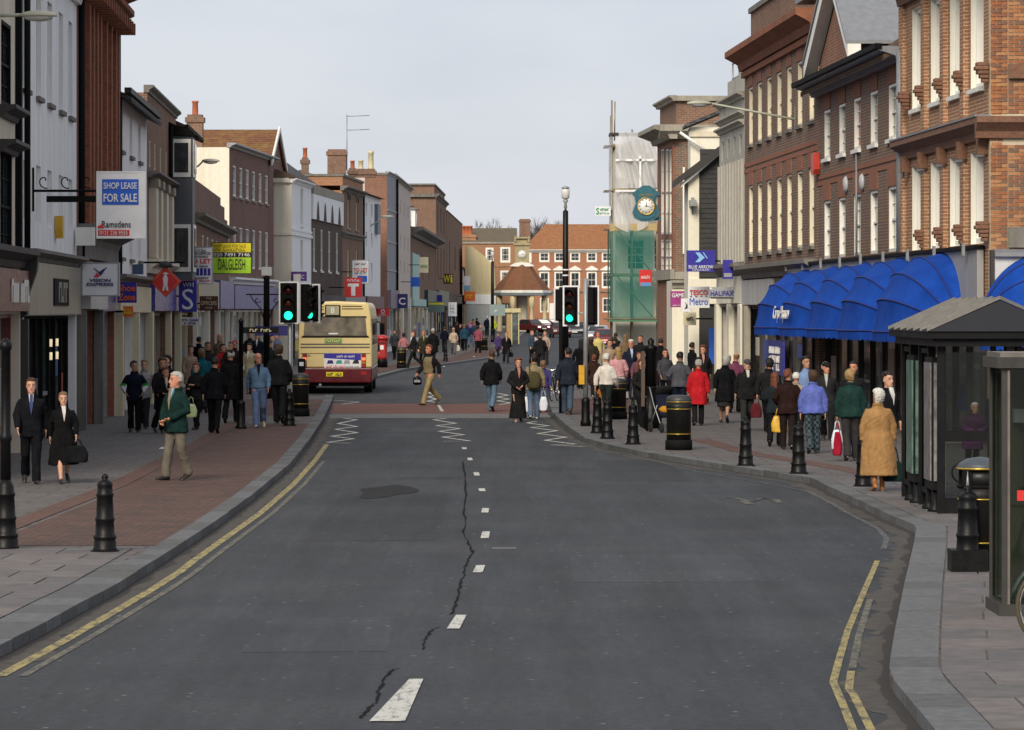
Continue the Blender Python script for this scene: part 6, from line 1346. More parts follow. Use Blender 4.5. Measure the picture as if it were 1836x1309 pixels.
# ================================================================ vehicles
TYRE = plain('tyre_rubber', (.012,.012,.012), .85); RIMM = plain('wheel_rim', (.35,.35,.35), .35, .7)
def wheel(parent, x, y, z, r, w, axis='X'):
    t = MB().lathe([(r*.62,-w/2),(r*.95,-w/2),(r,-w*.3),(r,w*.3),(r*.95,w/2),(r*.62,w/2)], 20).build('tyre', TYRE, None)
    wo = MB().lathe([(r*.61,-w*.42),(r*.2,-w*.5),(.01,-w*.5)], 16).build('wheel', RIMM, parent); wo.matrix_local = Matrix.Translation((x,y,z)) @ Matrix.Rotation(R(90), 4, 'Y')
    t.parent = wo
    rm = MB().lathe([(r*.61,w*.42),(r*.2,w*.5),(.01,w*.5)], 16).build('rim', RIMM, wo)
BUSC = plain('bus_cream', (.66,.52,.24), .35, 0, .05, 3, .5, 0); BUSM = plain('bus_maroon', (.10,.006,.010), .3, 0, .15, 3, .5, 0)
Yb = 128.0; kx = Yb/F; xl, xr = (535-CX)*kx, (667-CX)*kx; BW = xr-xl
bus = tag(empty('bus', ((xl+xr)/2, Yb, 0), R(1.0)), 'cream and maroon single deck bus seen from behind on the left', 'bus')
h0, h1, HT = .42, .86, CH+(HY-541)*kx
def bev(o, w=.05, seg=3): m = o.modifiers.new('b', 'BEVEL'); m.width = w; m.segments = seg; m.limit_method = 'ANGLE'; return o
def bpart(name, mb, mat, parent=None): return mb.build(name, mat, parent or bus)
W2 = BW/2
# body loft along its length, slightly tumbled in towards the roof
prof = [(-W2,.86),(W2,.86),(W2,1.9),(W2*.97,2.6),(W2*.93,HT-.14),(W2*.84,HT-.02),(0,HT+.02),(-W2*.84,HT-.02),(-W2*.93,HT-.14),(-W2*.97,2.6),(-W2,1.9)]
body = bev(bpart('body', MB().prism_y(prof, 0.0, 10.6), BUSC), .07)
skirt = bev(bpart('skirt', MB().prism_y([(-W2*.98,.36),(W2*.98,.36),(W2*1.005,.5),(W2*1.005,.875),(-W2*1.005,.875),(-W2*1.005,.5)], -.06, 10.62), BUSM), .05)
zz = lambda py: CH+(HY-py)*kx
xx_ = lambda px: (px-CX)*kx - (xl+xr)/2
rw = bpart('rear_window', MB().prism_y([(-W2*.86,zz(602)),(W2*.86,zz(602)),(W2*.82,zz(569)),(-W2*.82,zz(569))], -.02, .05), glass_mat('bus_glass', (.17,.145,.11), .06, .5))
for q in ([(-W2*.90,zz(604)),(W2*.90,zz(604)),(W2*.90,zz(602)),(-W2*.90,zz(602))], [(-W2*.86,zz(569)),(W2*.86,zz(569)),(W2*.84,zz(567)),(-W2*.84,zz(567))]): bpart('window_rubber', MB().prism_y(q, -.03, .04), BLACKM, rw)
bpart('destination_box', MB().box(xx_(583), xx_(610), -.05, .03, zz(566), zz(547)), BLACKM); db = bpart('destination_glass', MB().box(xx_(585), xx_(608), -.06, -.051, zz(564.5), zz(548.5)), plain('roller_blind', (.36,.33,.22), .4)); lettering(db, '8', xx_(596.5), zz(556.5), .12, .2, -.068, S_W)
for x0_, x1_, y_ in ((613,649,549),(613,651,553.5),(570,580,550),(570,580,555)): bpart('vent', MB().box(xx_(x0_), xx_(x1_), -.012, .03, zz(y_+1), zz(y_-.6)), S_BRN)
for y_ in (617, 622.5): bpart('moulding', MB().box(-W2*.94, W2*.94, -.015, .03, zz(y_+1.2), zz(y_-1.0)), plain('grey_moulding', (.10,.095,.085), .5))
bpart('panel_joint', MB().box(-W2*.94, W2*.94, -.012, .03, zz(634), zz(633.2)), S_BRN); bpart('panel_joint', MB().box(-W2*.93, W2*.93, -.012, .03, zz(605.5), zz(604.8)), S_BRN)
ns = bpart('name_strip', MB().box(xx_(582), xx_(613), -.015, .02, zz(615), zz(607)), plain('green_name', (.12,.32,.08), .5)); lettering(ns, 'NEWBURY', xx_(597.5), zz(611), .5, .08, -.022, BUSC)
ad = bpart('advert', MB().box(xx_(581), xx_(647), -.016, .02, zz(662), zz(633.5)), S_W)
bpart('advert_band', MB().prism_y([(xx_(581),zz(642)),(xx_(647),zz(646)),(xx_(647),zz(633.6)),(xx_(581),zz(633.6))], -.022, -.0165), S_IND, ad); lettering(ad, 'Phones and Pagers', xx_(620), zz(639), .6, .07, -.026, S_W)
for k_, px in enumerate((592, 608, 622, 638)): bpart('advert_picture', MB().prism_y([(xx_(px)-.11,zz(652)),(xx_(px)+.11,zz(652)),(xx_(px)+.08,zz(645.5)),(xx_(px)-.07,zz(646))], -.022, -.0165), (S_NAVY, S_TEAL, S_GREY, S_K)[k_], ad)
lettering(ad, '0118 955 7575', xx_(602), zz(657.5), .62, .08, -.022, S_RED); lettering(ad, 'Northbrook Street', xx_(632), zz(657.5), .45, .06, -.022, S_GREY)
for px in (652, 546):
    c_ = bpart('lamp_cluster', MB().box(xx_(px)-.07, xx_(px)+.07, -.03, .02, zz(660), zz(634)), S_BRN)
    for y_, m_ in ((638, plain('red_lens', (.30,.02,.02), .2)), (643.5, emit('lit_tail_lamp', (1,.12,.05), 1.6)), (650, plain('amber_lens', (.45,.15,.02), .2)), (656, plain('red_lens', (.30,.02,.02), .2))): bpart('lens', MB().box(xx_(px)-.055, xx_(px)+.055, -.045, -.031, zz(y_+2.4), zz(y_-2.4)), m_, c_)
    bpart('fog_lamp', MB().box(xx_(px)-.1, xx_(px)+.1, -.075, -.05, zz(672), zz(666)), plain('red_lens', (.30,.02,.02), .2))
np_ = bpart('number_plate', MB().box(xx_(585), xx_(615), -.08, -.055, zz(675), zz(667)), S_YEL); lettering(np_, 'M87 TBW', xx_(600), zz(671), .48, .1, -.086, S_K)
lettering(bus, '148', xx_(554), zz(637), .14, .06, -.012, S_BRN); bpart('note', MB().box(xx_(589), xx_(606), -.032, -.021, zz(599.5), zz(597)), S_W)
bpart('underside', MB().box(-W2*.9, W2*.9, .25, 10.3, .28, .42), BLACKM); bpart('bumper_rail', MB().box(-W2*.9, W2*.9, .1, .25, .25, .36), BLACKM); bpart('exhaust', MB().tube([(-.5,-.02,.3),(-.5,.6,.3)], .05, 8), GREYM)
for yy in (2.6, 8.2):
    for sx in (-1, 1): wheel(bus, sx*(W2-.17), yy, .48, .48, .28)
for sx in (-1, 1):
    for k_ in range(6): o = bpart('side_window', MB().box(sx*(W2*.985)-.02, sx*(W2*.985)+.02, .6+1.6*k_, 2.05+1.6*k_, 1.62, 2.5), MC['bus_glass'])
bpart('mirror', MB().box(W2+.08, W2+.26, 10.4, 10.5, 1.9, 2.3), BLACKM); bpart('mirror_arm', MB().tube([(W2-.05,10.5,2.4),(W2+.17,10.45,2.3)], .02, 5), BLACKM)
# ---------------------------------------------------------------- cars
CARP = [(-2.05,.32),(-2.08,.62),(-1.95,.82),(-1.15,.95),(-.55,1.38),(.75,1.42),(1.35,1.02),(1.95,.95),(2.05,.7),(2.05,.32)]
def car(px, Y, rz, colr, label, lamps='tail', dx=0.0):
    g = gz(Y); root = tag(empty('parked_car', (XA(px, Y)+dx, Y, g), rz), label, 'car', 'cars in the far street'); m = plain('car_paint_%02d%02d%02d' % tuple(int(c*99) for c in colr), colr, .25, .2, .05, 3, .6, 0)
    # length along local Y (front at -Y)
    low = MB(); n = 0
    sec = lambda y: .80 if abs(y) > 1.9 else .86
    lower = [(-2.05,.30),(-2.1,.55),(-2.0,.78),(-1.0,.92),(1.2,.94),(1.98,.90),(2.08,.60),(2.02,.30)]
    body = bev(MB().prism_x(lower, -.84, .84).build('body', m, root), .10); cab = MB()
    top = [(-1.05,.9),(-.45,1.38),(.85,1.41),(1.55,.9)]
    vs_ = [(sx*(.80 if z < 1 else .62), y, z) for sx in (-1,1) for y, z in top]
    cab.add(vs_, [(0,1,5,4),(1,2,6,5),(2,3,7,6),(0,3,2,1),(4,5,6,7),(0,4,7,3)]); bev(cab.build('cabin', m, root), .05)
    gl = glass_mat('car_glass', (.02,.025,.03))
    def pane(pts): MB().poly(pts).build('window', gl, root)
    e = .012
    pane([(-.68,-.98-e,.97),(.68,-.98-e,.97),(.55,-.52-e,1.33),(-.55,-.52-e,1.33)]); pane([(-.68,1.47+e,.97),(.68,1.47+e,.97),(.55,.92+e,1.34),(-.55,.92+e,1.34)])
    for sx in (-1, 1):
        x = lambda z: sx*(.80-.18*(z-.9)/.5+.012)
        pane([(x(.97),-.85,.97),(x(.97),1.3,.97),(x(1.33),.78,1.33),(x(1.33),-.40,1.33)])
        for yy in (-1.3, 1.3): wheel(root, sx*.76, yy, .30, .30, .18)
        lm = emit('headlamp', (1,.95,.8), 1.0) if lamps == 'head' else plain('headlamp_off', (.5,.5,.5), .2)
        MB().box(sx*.62-.14, sx*.62+.14, -2.11, -2.0, .56, .72).build('headlight', lm, root); MB().box(sx*.66-.12, sx*.66+.12, 1.98, 2.09, .62, .82).build('tail_light', MC['red_lens'], root)
    MB().box(-.26,.26,-2.125,-2.10,.42,.52).build('number_plate', S_W, root); MB().box(-.26,.26,2.085,2.10,.42,.52).build('number_plate', S_YEL, root)
    return root
car(952, 392, R(40), (.10,.015,.015), 'dark red car with a lit headlamp at the far end of the street', 'head'); car(975, 398, R(80), (.05,.03,.09), 'dark purple car parked before the red town house')
car(992, 400, R(85), (.02,.02,.03), 'black car behind the black lamp column at the far end'); car(1004, 345, R(5), (.09,.02,.025), 'maroon car standing in the road behind the lamp column')
car(1034, 352, R(-6), (.03,.03,.035), 'black car in the far road right of the lamp column'); car(1072, 300, R(-8), (.38,.40,.42), 'silver car behind the right traffic light'); car(1086, 266, R(-8), (.17,.015,.015), 'red car beside the scaffolded house'); car(1112, 300, R(-8), (.03,.06,.20), 'blue car seen under the scaffolding', dx=.6)
# ---------------------------------------------------------------- bicycles
def bicycle(loc, rz, label, colr=(.02,.02,.02), gold=False):
    root = tag(empty('bicycle', loc, rz), label, 'bicycle', 'parked bicycles'); fm = plain('cycle_paint_%02d' % int(colr[0]*99), colr, .3); ch = plain('chrome', (.7,.7,.7), .12, 1.0, .05); ty = plain('tyre_gumwall', (.07,.055,.03), .7) if gold else TYRE
    R_ = .335
    for nm, xc in (('wheel', -.52), ('wheel', .52)):
        w = MB().tube([(R_*math.cos(a), 0, R_*math.sin(a)) for a in [2*math.pi*i/32 for i in range(33)]], .017, 6).build('wheel', ty, root, (xc, 0, R_+.017))
        MB().tube([(R_*.94*math.cos(a), 0, R_*.94*math.sin(a)) for a in [2*math.pi*i/32 for i in range(33)]], .009, 5).build('rim', ch, w)
        sp = MB()
        for i in range(18): a = 2*math.pi*i/18; sp.tube([(0,.02*(-1)**i,0),(R_*.93*math.cos(a),0,R_*.93*math.sin(a))], .0018, 3)
        so = sp.build('spokes', ch, w); so['kind'] = 'stuff'; MB().tube([(0,-.04,0),(0,.04,0)], .02, 8).build('hub', ch, w)
        MB().tube([((R_+.04)*math.cos(a), 0, (R_+.04)*math.sin(a)) for a in [R(20 if xc > 0 else 40)+R(130)*i/12 for i in range(13)]], .02, 5).build('mudguard', fm, w)
    z = R_+.017; bb = (.08,0,.28); seat = (.22,0,.86); head = (-.36,0,.84); fl = (-.39,0,.74)
    MB().tube([head, bb], .016, 6).tube([bb, (.2,0,.8)], .015, 6).tube([(.19,0,.76), (-.37,0,.80)], .015, 6).tube([bb,(.52,.05,z)], .01, 5).tube([bb,(.52,-.05,z)], .01, 5).tube([(.19,.03,.74),(.52,.05,z)], .009, 5).tube([(.19,-.03,.74),(.52,-.05,z)], .009, 5).build('frame', fm, root)
    MB().tube([(-.34,0,.90),(-.40,0,.70),(-.50,.045,z),(-.52,.045,z)], .013, 6).tube([(-.40,0,.70),(-.50,-.045,z),(-.52,-.045,z)], .012, 6).build('fork', ch, root)
    MB().tube([(-.18,-.27,.95),(-.28,-.22,.97),(-.36,-.1,.95),(-.35,0,.92),(-.36,.1,.95),(-.28,.22,.97),(-.18,.27,.95)], .012, 7).build('handlebar', ch, root)
    MB().tube([(.2,0,.78),(.22,0,.9)], .012, 6).build('seat_post', ch, root); MB().lathe([(.02,0),(.09,.01),(.1,.04),(.05,.06)], 10, (.24,0,.9), sx=1.3, sy=.8).build('saddle', BLACKM, root)
    MB().lathe([(.09,-.01),(.09,.01)], 16).build('chainring', ch, root).matrix_local = Matrix.Translation((.08,-.05,.28)) @ Matrix.Rotation(R(90), 4, 'X'); MB().tube([(.08,-.08,.28),(.16,-.08,.14)], .01, 5).tube([(.08,.08,.28),(0,.08,.42)], .01, 5).tube([(.08,-.08,.28),(.08,.08,.28)], .012, 5).build('cranks', ch, root)
    return root
p = gp(1880, 1168, PZ); bicycle((4.26+.52, 29.9, PZ+.014), 0, 'bicycle with tan tyre and bright handlebar leaning at the right edge', (.015,.03,.02), True)
p = gp(990, 706, PZ); bicycle((1.25, 113.5, PZ), R(80), 'black bicycle parked beside the kerb behind the man in navy coat', (.02,.02,.025)); bicycle((1.55, 114.6, PZ), R(84), 'second bicycle parked beside the kerb with dark red frame', (.12,.01,.01))
# ================================================================ people
V = Vector
def vox(mb, size, smooth=2, disp=None, name='m'):
    """fuse overlapping closed shapes into one continuous surface"""
    me = mb.mesh(name, [WHITE]); o = bpy.data.objects.new('tmp', me)
    m = o.modifiers.new('r', 'REMESH'); m.mode = 'VOXEL'; m.voxel_size = size; m.use_smooth_shade = True
    if smooth: s_ = o.modifiers.new('s', 'SMOOTH'); s_.factor = .5; s_.iterations = smooth
    out = eval_mesh(o); bpy.data.meshes.remove(me); out.name = name
    if disp:
        nn = [v.normal.copy() for v in out.vertices]
        for v, n in zip(out.vertices, nn): v.co += n*disp(v.co)
    out.polygons.foreach_set('use_smooth', [True]*len(out.polygons)); out.update(); return out
def ell(c, w, d, n=16, z=None): return [(c[0]+w*math.cos(2*math.pi*i/n), c[1]+d*math.sin(2*math.pi*i/n), c[2]) for i in range(n)]
HEADZ = 1.497
def joints(pose):
    pose = pose.split(':')[0]
    J = {}; lean = V((0,0,0))
    L_ = {1: [V((.09,0,.92)), V((.095,-.01,.50)), V((.10,0,.09))], -1: [V((-.09,0,.92)), V((-.095,-.01,.50)), V((-.10,0,.09))]}
    A_ = {1: [V((.165,.01,1.36)), V((.245,.03,1.13)), V((.25,-.05,.89))], -1: [V((-.165,.01,1.36)), V((-.245,.03,1.13)), V((-.25,-.05,.89))]}
    pit = {1: 0.0, -1: 0.0}
    def step(f, k=1.0):
        L_[f][1:] = [V((f*.09,-.14*k,.50)), V((f*.085,-.27*k,.095))]; L_[-f][1:] = [V((-f*.09,.05*k,.485)), V((-f*.085,.31*k,.09+.08*k))]; pit[f] = R(-8*k); pit[-f] = R(32*k)
    def swing(f, k=1.0):
        A_[f][1:] = [V((f*.245,.11*k,1.14)), V((f*.25,.13*k,.89))]; A_[-f][1:] = [V((-f*.24,-.03*k,1.13)), V((-f*.22,-.20*k,.92))]
    if pose in ('walk','walk2'): f = 1 if pose == 'walk' else -1; step(f); swing(f)
    if pose == 'stride': step(1,1.35); swing(1,1.3)
    if pose == 'clasp':
        step(-1,.6)
        for s in (1,-1): A_[s][1:] = [V((s*.26,.0,1.13)), V((s*.07,-.23,1.0 if s > 0 else .96))]
    if pose == 'hold': step(1,.5); A_[1][1:] = [V((.25,.02,1.13)), V((.08,-.22,1.18))]; A_[-1][1:] = [V((-.25,.03,1.13)), V((-.10,-.2,1.08))]
    if pose == 'carry': step(-1,.5); A_[1][1:] = [V((.245,.0,1.12)), V((.26,-.02,.86))]; A_[-1][1:] = [V((-.245,.0,1.12)), V((-.26,-.02,.86))]
    if pose == 'pocket':
        step(1,.6)
        for s in (1,-1): A_[s][1:] = [V((s*.29,.08,1.13)), V((s*.20,-.10,.97))]
    if pose == 'push':
        step(-1,.7)
        for s in (1,-1): A_[s][1:] = [V((s*.25,-.02,1.12)), V((s*.2,-.32,1.03))]
    if pose == 'bent':
        lean = V((0,-.13,-.07))
        for s in (1,-1): A_[s] = [A_[s][0]+lean, V((s*.27,-.10,1.06)), V((s*.06,-.34,1.0))]
    return L_, A_, pit, lean
def torso_lean(z, lean): t = max(0, min(1, (z-.95)/.5)); return V((lean.x*t, lean.y*t, lean.z*t))
def hand(mb, el, wr, s, face=None):
    d = (wr-el).normalized(); t = V((0,-1,0)) - d*V((0,-1,0)).dot(d)
    if t.length < .3: t = V((0,0,1)) - d*d.z
    t.normalize(); n = d.cross(t)
    if n.x*s > 0: n = -n
    rings = []
    for q, w, th in ((-.03,.026,.022),(0,.027,.02),(.03,.038,.016),(.07,.042,.015),(.092,.038,.012)):
        c = wr + d*q; rings.append([tuple(c + t*w*math.cos(2*math.pi*i/10) + n*th*math.sin(2*math.pi*i/10)) for i in range(10)])
    mb.loft(rings)
    for i, ln in enumerate((.9,1.0,.95,.75)):
        r0 = wr + d*.085 + t*(.032-.0215*i); a = r0 + d*.034*ln; b = a + (d*.85+n*.5).normalized()*.026*ln; c = b + (d*.5+n*.85).normalized()*.02*ln
        mb.tube([r0-d*.02, a, b, c], [.009,.0092,.0085,.007], 6)
    r0 = wr + d*.02 + t*.03; a = r0 + (d*.6+t*.75).normalized()*.036; b = a + (d*.9+t*.2+n*.3).normalized()*.028; mb.tube([r0-t*.015, r0, a, b], [.012,.012,.0105,.008], 6)
HEAD = [(-.012,.028,-.062,.0),(.0,.038,-.088,.012),(.02,.05,-.097,.04),(.05,.060,-.094,.066),(.09,.067,-.090,.09),(.12,.0715,-.086,.10),(.16,.074,-.089,.104),(.19,.068,-.078,.096),(.215,.052,-.055,.074),(.23,.03,-.028,.045),(.236,.008,.0,.015)]
HEAD = [tuple(q*1.075 for q in r) for r in HEAD]
def head_rings(sc=1.0, zmin=-1, off=0.0, fmap=None):
    rg = []
    for z, w, f, b in HEAD:
        if z < zmin: continue
        if fmap: f = fmap(z, f)
        cy, d = (f+b)/2, (b-f)/2; rg.append([((w*sc+off)*math.cos(2*math.pi*i/16), cy+(d*sc+off)*math.sin(2*math.pi*i/16), HEADZ+z*(1 if z < .2 else sc)+ (off if z > .2 else 0)) for i in range(16)])
    return rg
BODY, GARM, SHOE = {}, {}, {}
SKIN = [plain('skin_light', (.52,.28,.19), .55, 0, .12, 14, .4, .05), plain('skin_ruddy', (.50,.22,.14), .55, 0, .14, 14, .4, .05), plain('skin_tan', (.40,.21,.13), .55, 0, .12, 14, .4, .05)]
EYE, LIP = plain('eye_dark', (.03,.022,.02), .3), plain('lip', (.36,.11,.09), .5)
def body_mesh(pose, look=0):
    if (pose, look) in BODY: return BODY[(pose, look)]
    if look:
        me = body_mesh(pose).copy(); lean = joints(pose)[3]; a = R(look)
        for v in me.vertices:
            c = v.co; t = max(0.0, min(1.0, (c.z-1.42-lean.z)/.09))
            if t > 0 and abs(c.x) < .13 and abs(c.y-lean.y) < .16:
                q = a*t; x, y = c.x-lean.x, c.y-lean.y; c.x, c.y = lean.x+x*math.cos(q)-y*math.sin(q), lean.y+x*math.sin(q)+y*math.cos(q)
        me.update(); BODY[(pose, look)] = me; return me
    L_, A_, pit, lean = joints(pose); mb = MB()
    mb.loft([ell(torso_lean(z, lean)+V((0,y,z)), w, d) for z, w, d, y in ((.84,.12,.085,0),(.92,.155,.10,0),(1.05,.135,.092,0),(1.2,.148,.10,0),(1.28,.15,.10,.0),(1.36,.12,.08,.01),(1.43,.065,.06,.015),(1.47,.055,.055,.012),(1.56,.052,.058,.0))])
    hv = lean
    mb.loft([[tuple(V(p)+hv) for p in rg] for rg in head_rings()])
    o = V((0,0,HEADZ))+hv
    mb.tube([o+V((0,-.089,.145)), o+V((0,-.104,.118)), o+V((0,-.121,.089)), o+V((0,-.095,.080))], [.008,.010,.0145,.010], 8)
    for s in (1,-1):
        mb.loft([[tuple(o+V((s*(.073+.014*k/2), .012+.026*(1-.25*k)*math.cos(a)+.006*k, .113+.036*(1-.25*k)*math.sin(a)))) for a in [2*math.pi*i/8 for i in range(8)]] for k in range(3)])
        h, k, a = L_[s]; mb.tube([h+V((0,0,.05)), h.lerp(k,.35), k, k.lerp(a,.35), a.lerp(k,.1), a], [.085,.08,.056,.058,.038,.04], 10)
        d = V((0,-math.cos(pit[s]),math.sin(-pit[s]))); mb.tube([a+V((0,.02,-.035)), a+d*.06+V((0,0,-.055)), a+d*.12+V((0,0,-.066))], [.028,.022,.014], 8)
        sh, el, wr = A_[s]; mb.tube([sh+V((-s*.06,0,.0)), sh, sh.lerp(el,.4), el, el.lerp(wr,.3), wr], [.04,.042,.042,.036,.037,.025], 9); hand(mb, el, wr, s)
    def push(c):
        for s in (1,-1):
            e = o+V((s*.033,-.094,.127)); dd = (V(c)-e).length
            if dd < .022: return -.006*(1-dd/.022)
        return 0.0
    me = vox(mb, .0115, 2, push, 'body'); me.materials.clear()
    for m in (SKIN[0], EYE, LIP): me.materials.append(m)
    idx = []
    for p in me.polygons:
        c = p.center - o; k = 0
        if c.y < -.06:
            if abs(abs(c.x)-.033) < .013 and abs(c.z-.127) < .007: k = 1
            elif abs(abs(c.x)-.033) < .018 and abs(c.z-.150) < .004: k = 1
            elif abs(c.x) < .022 and abs(c.z-.051) < .007: k = 2
        idx.append(k)
    me.polygons.foreach_set('material_index', idx); BODY[(pose, 0)] = me; return me
def folds(amp, fx=5.0, fz=2.2): return lambda c: amp*(noise.noise(V((c.x*fx, c.y*fx, c.z*fz))) + .6*noise.noise(V((c.x*11, c.y*11, c.z*7+3))) + .5*(1-2*abs(noise.noise(V((c.x*7+c.z*4, c.y*7, c.z*9))))))
TOPS = {'blouson': (.93,.185,.135), 'jacket': (.78,.205,.145), 'fleece': (.84,.205,.15), 'coat': (.56,.225,.165), 'long': (.27,.26,.21), 'cape': (.36,.30,.26), 'shirt': (.90,.17,.12)}
def top_mesh(kind, pose, bulk=1.0):
    key = (kind, pose, bulk)
    if key in GARM: return GARM[key]
    L_, A_, pit, lean = joints(pose); hz, hw, hd = TOPS[kind]; mb = MB(); b = bulk
    zs = [(1.05,.172*b,.128*b,0),(1.2,.185*b,.135*b,0),(1.28,.190*b,.137*b,0),(1.345,.168*b,.122*b,.008),(1.40,.118*b,.10,.012),(1.45,.084,.082,.012),(1.49,.074,.075,.01)]
    lo = [(hz, hw*b, hd*b, .02 if hz < .6 else 0)]
    if hz < .85: lo.append((.92, (.195+.2*(hw-.2))*b, .145*b, 0))
    if hz < .5: lo.insert(1, (.65, (hw*.7+.06)*b, (hd*.75+.02)*b, .01))
    mb.loft([ell(torso_lean(z, lean)+V((0,y,z)), w, d, 20) for z, w, d, y in lo+zs])
    sl = .066*b if kind != 'shirt' else .056
    for s in (1,-1):
        sh, el, wr = A_[s]; mb.tube([sh+V((-s*.07,0,-.01)), sh+V((0,0,-.005)), sh.lerp(el,.45), el, el.lerp(wr,.5), wr.lerp(el,.06)], [sl*.85,sl*1.0,sl*.98,sl*.88,sl*.8,sl*.72], 11)
    if kind != 'shirt': mb.tube([V((.082*math.cos(a), .012+.078*math.sin(a), 1.482+.012*math.sin(a)))+lean for a in [2*math.pi*i/14 for i in range(15)]], .018, 7)
    me = vox(mb, .0125, 2, folds(.014 if kind != 'shirt' else .006), 'coat'); me.materials.clear(); me.materials.append(WHITE); GARM[key] = me; return me
def bottom_mesh(kind, pose):
    key = ('b', kind, pose)
    if key in GARM: return GARM[key]
    L_, A_, pit, lean = joints(pose); mb = MB()
    if kind == 'trousers':
        mb.loft([ell((0,0,z), w, d, 16) for z, w, d in ((.80,.10,.08),(.86,.15,.11),(.94,.172,.118),(1.03,.155,.108))])
        for s in (1,-1): h, k, a = L_[s]; mb.tube([h+V((-s*.01,0,.06)), h+V((0,0,-.06)), h.lerp(k,.5), k, k.lerp(a,.5), a+V((0,.015,-.045))], [.085,.098,.09,.075,.072,.074], 12)
    else:
        z0 = {'skirt': .42, 'midi': .22, 'flare': .12}[kind]; w0 = {'skirt': .19, 'midi': .22, 'flare': .25}[kind]
        mb.loft([ell((0,.01,z0), w0, w0*.95, 22), ell((0,.005,.6), .185, .165, 22), ell((0,0,.9), .172, .13, 22), ell((0,0,1.04), .14, .105, 22)])
    me = vox(mb, .0125, 2, folds(.009, 6, 2.5), 'trousers'); me.materials.clear(); me.materials.append(WHITE); GARM[key] = me; return me
def hair_mesh(style):
    key = ('h', style)
    if key in GARM: return GARM[key]
    mb = MB(); o = V((0,0,HEADZ))
    back = lambda z0: (lambda z, f: f if z >= .19 else max(f, .0+ (.19-z)*.2))
    if style in ('short','bald','medium','long','bun','bob','curly'):
        off = {'short': .012, 'bald': .007, 'medium': .018, 'long': .016, 'bun': .012, 'bob': .022, 'curly': .032}[style]
        zmin = {'short': .08, 'bald': .07, 'medium': .05, 'long': .0, 'bun': .08, 'bob': .0, 'curly': .03}[style]
        rg = head_rings(1.0, zmin, off, back(0))
        if style == 'bald': rg = rg[:4]
        mb.loft(rg)
        if style == 'long': mb.loft([ell(o+V((0,.075,z)), w, d, 14) for z, w, d in ((-.20,.075,.03),(-.1,.09,.04),(.0,.09,.05),(.1,.085,.055))])
        if style == 'bun': mb.loft([ell(o+V((0,.115,z)), w, w, 10) for z, w in ((.07,.01),(.085,.038),(.11,.045),(.135,.038),(.15,.01))])
        amp = .012 if style in ('curly','medium','bob') else .006
        me = vox(mb, .010, 2, lambda c: amp*(noise.noise(c*28)+.6*noise.noise(c*60)), 'hair')
    else:
        if style in ('cap','flatcap'):
            mb.loft(head_rings(1.0, .15, .014)); mb.loft([ell(o+V((0,-.085,z)), .065, .06, 14) for z in (.155,.168)])
            if style == 'flatcap': mb.loft([ell(o+V((0,-.01,z)), w, d, 16) for z, w, d in ((.175,.09,.115),(.20,.105,.125),(.225,.08,.10),(.24,.03,.04))])
        else: mb.loft(head_rings(1.0, .118, .016))
        me = vox(mb, .010, 2, lambda c: .003*noise.noise(c*40), 'hat')
    me.materials.clear(); me.materials.append(WHITE); GARM[key] = me; return me
def shoe_mesh(boot):
    if boot in SHOE: return SHOE[boot]
    rings = []
    for y, w, h in ((.075,.02,.06),(.07,.034,.085),(.03,.039,.095),(-.03,.040,.085),(-.09,.045,.062),(-.14,.043,.048),(-.18,.030,.036),(-.195,.012,.022)):
        rings.append([(w*math.cos(a), y, h/2+h/2*math.sin(a)) for a in [2*math.pi*i/12 for i in range(12)]])
    mb = MB().loft(rings)
    if boot: mb.tube([(0,.03,.05),(0,.025,.18),(0,.02,.33)], [.044,.046,.056], 12)
    SHOE[boot] = mb.mesh('shoe', [WHITE]); return SHOE[boot]
_v = MB(); _pts = [(-.045,-.078,1.492),(-.022,-.108,1.492),(.022,-.108,1.492),(.045,-.078,1.492),(.030,-.143,1.36),(0,-.148,1.19),(-.030,-.143,1.36)]
_v.add([(x,y,z) for x,y,z in _pts]+[(x*.9,y+.035,z) for x,y,z in _pts], [tuple(range(7)), tuple(range(13,6,-1))]+[(i,i+7,(i+1)%7+7,(i+1)%7) for i in range(7)]); VSHIRT = _v.mesh('shirt', [WHITE])
VTIE = MB().add([(-.02,-.128,1.49),(.02,-.128,1.49),(.028,-.155,1.30),(0,-.162,1.14),(-.028,-.155,1.30),(-.02,-.10,1.49),(.02,-.10,1.49),(.02,-.13,1.30),(0,-.14,1.14),(-.02,-.13,1.30)], [(0,1,2,3,4),(9,8,7,6,5),(0,5,6,1),(1,6,7,2),(2,7,8,3),(3,8,9,4),(4,9,5,0)]).mesh('tie', [WHITE])
def setm(o, m):
    o.material_slots[0].link = 'OBJECT'; o.material_slots[0].material = m; return o
HAIRC = {'brown': (.055,.028,.015), 'dark': (.012,.010,.009), 'grey': (.36,.35,.33), 'white': (.58,.57,.53), 'blond': (.30,.19,.075), 'auburn': (.13,.04,.018), 'sandy': (.17,.10,.05)}
PEOPLE = []
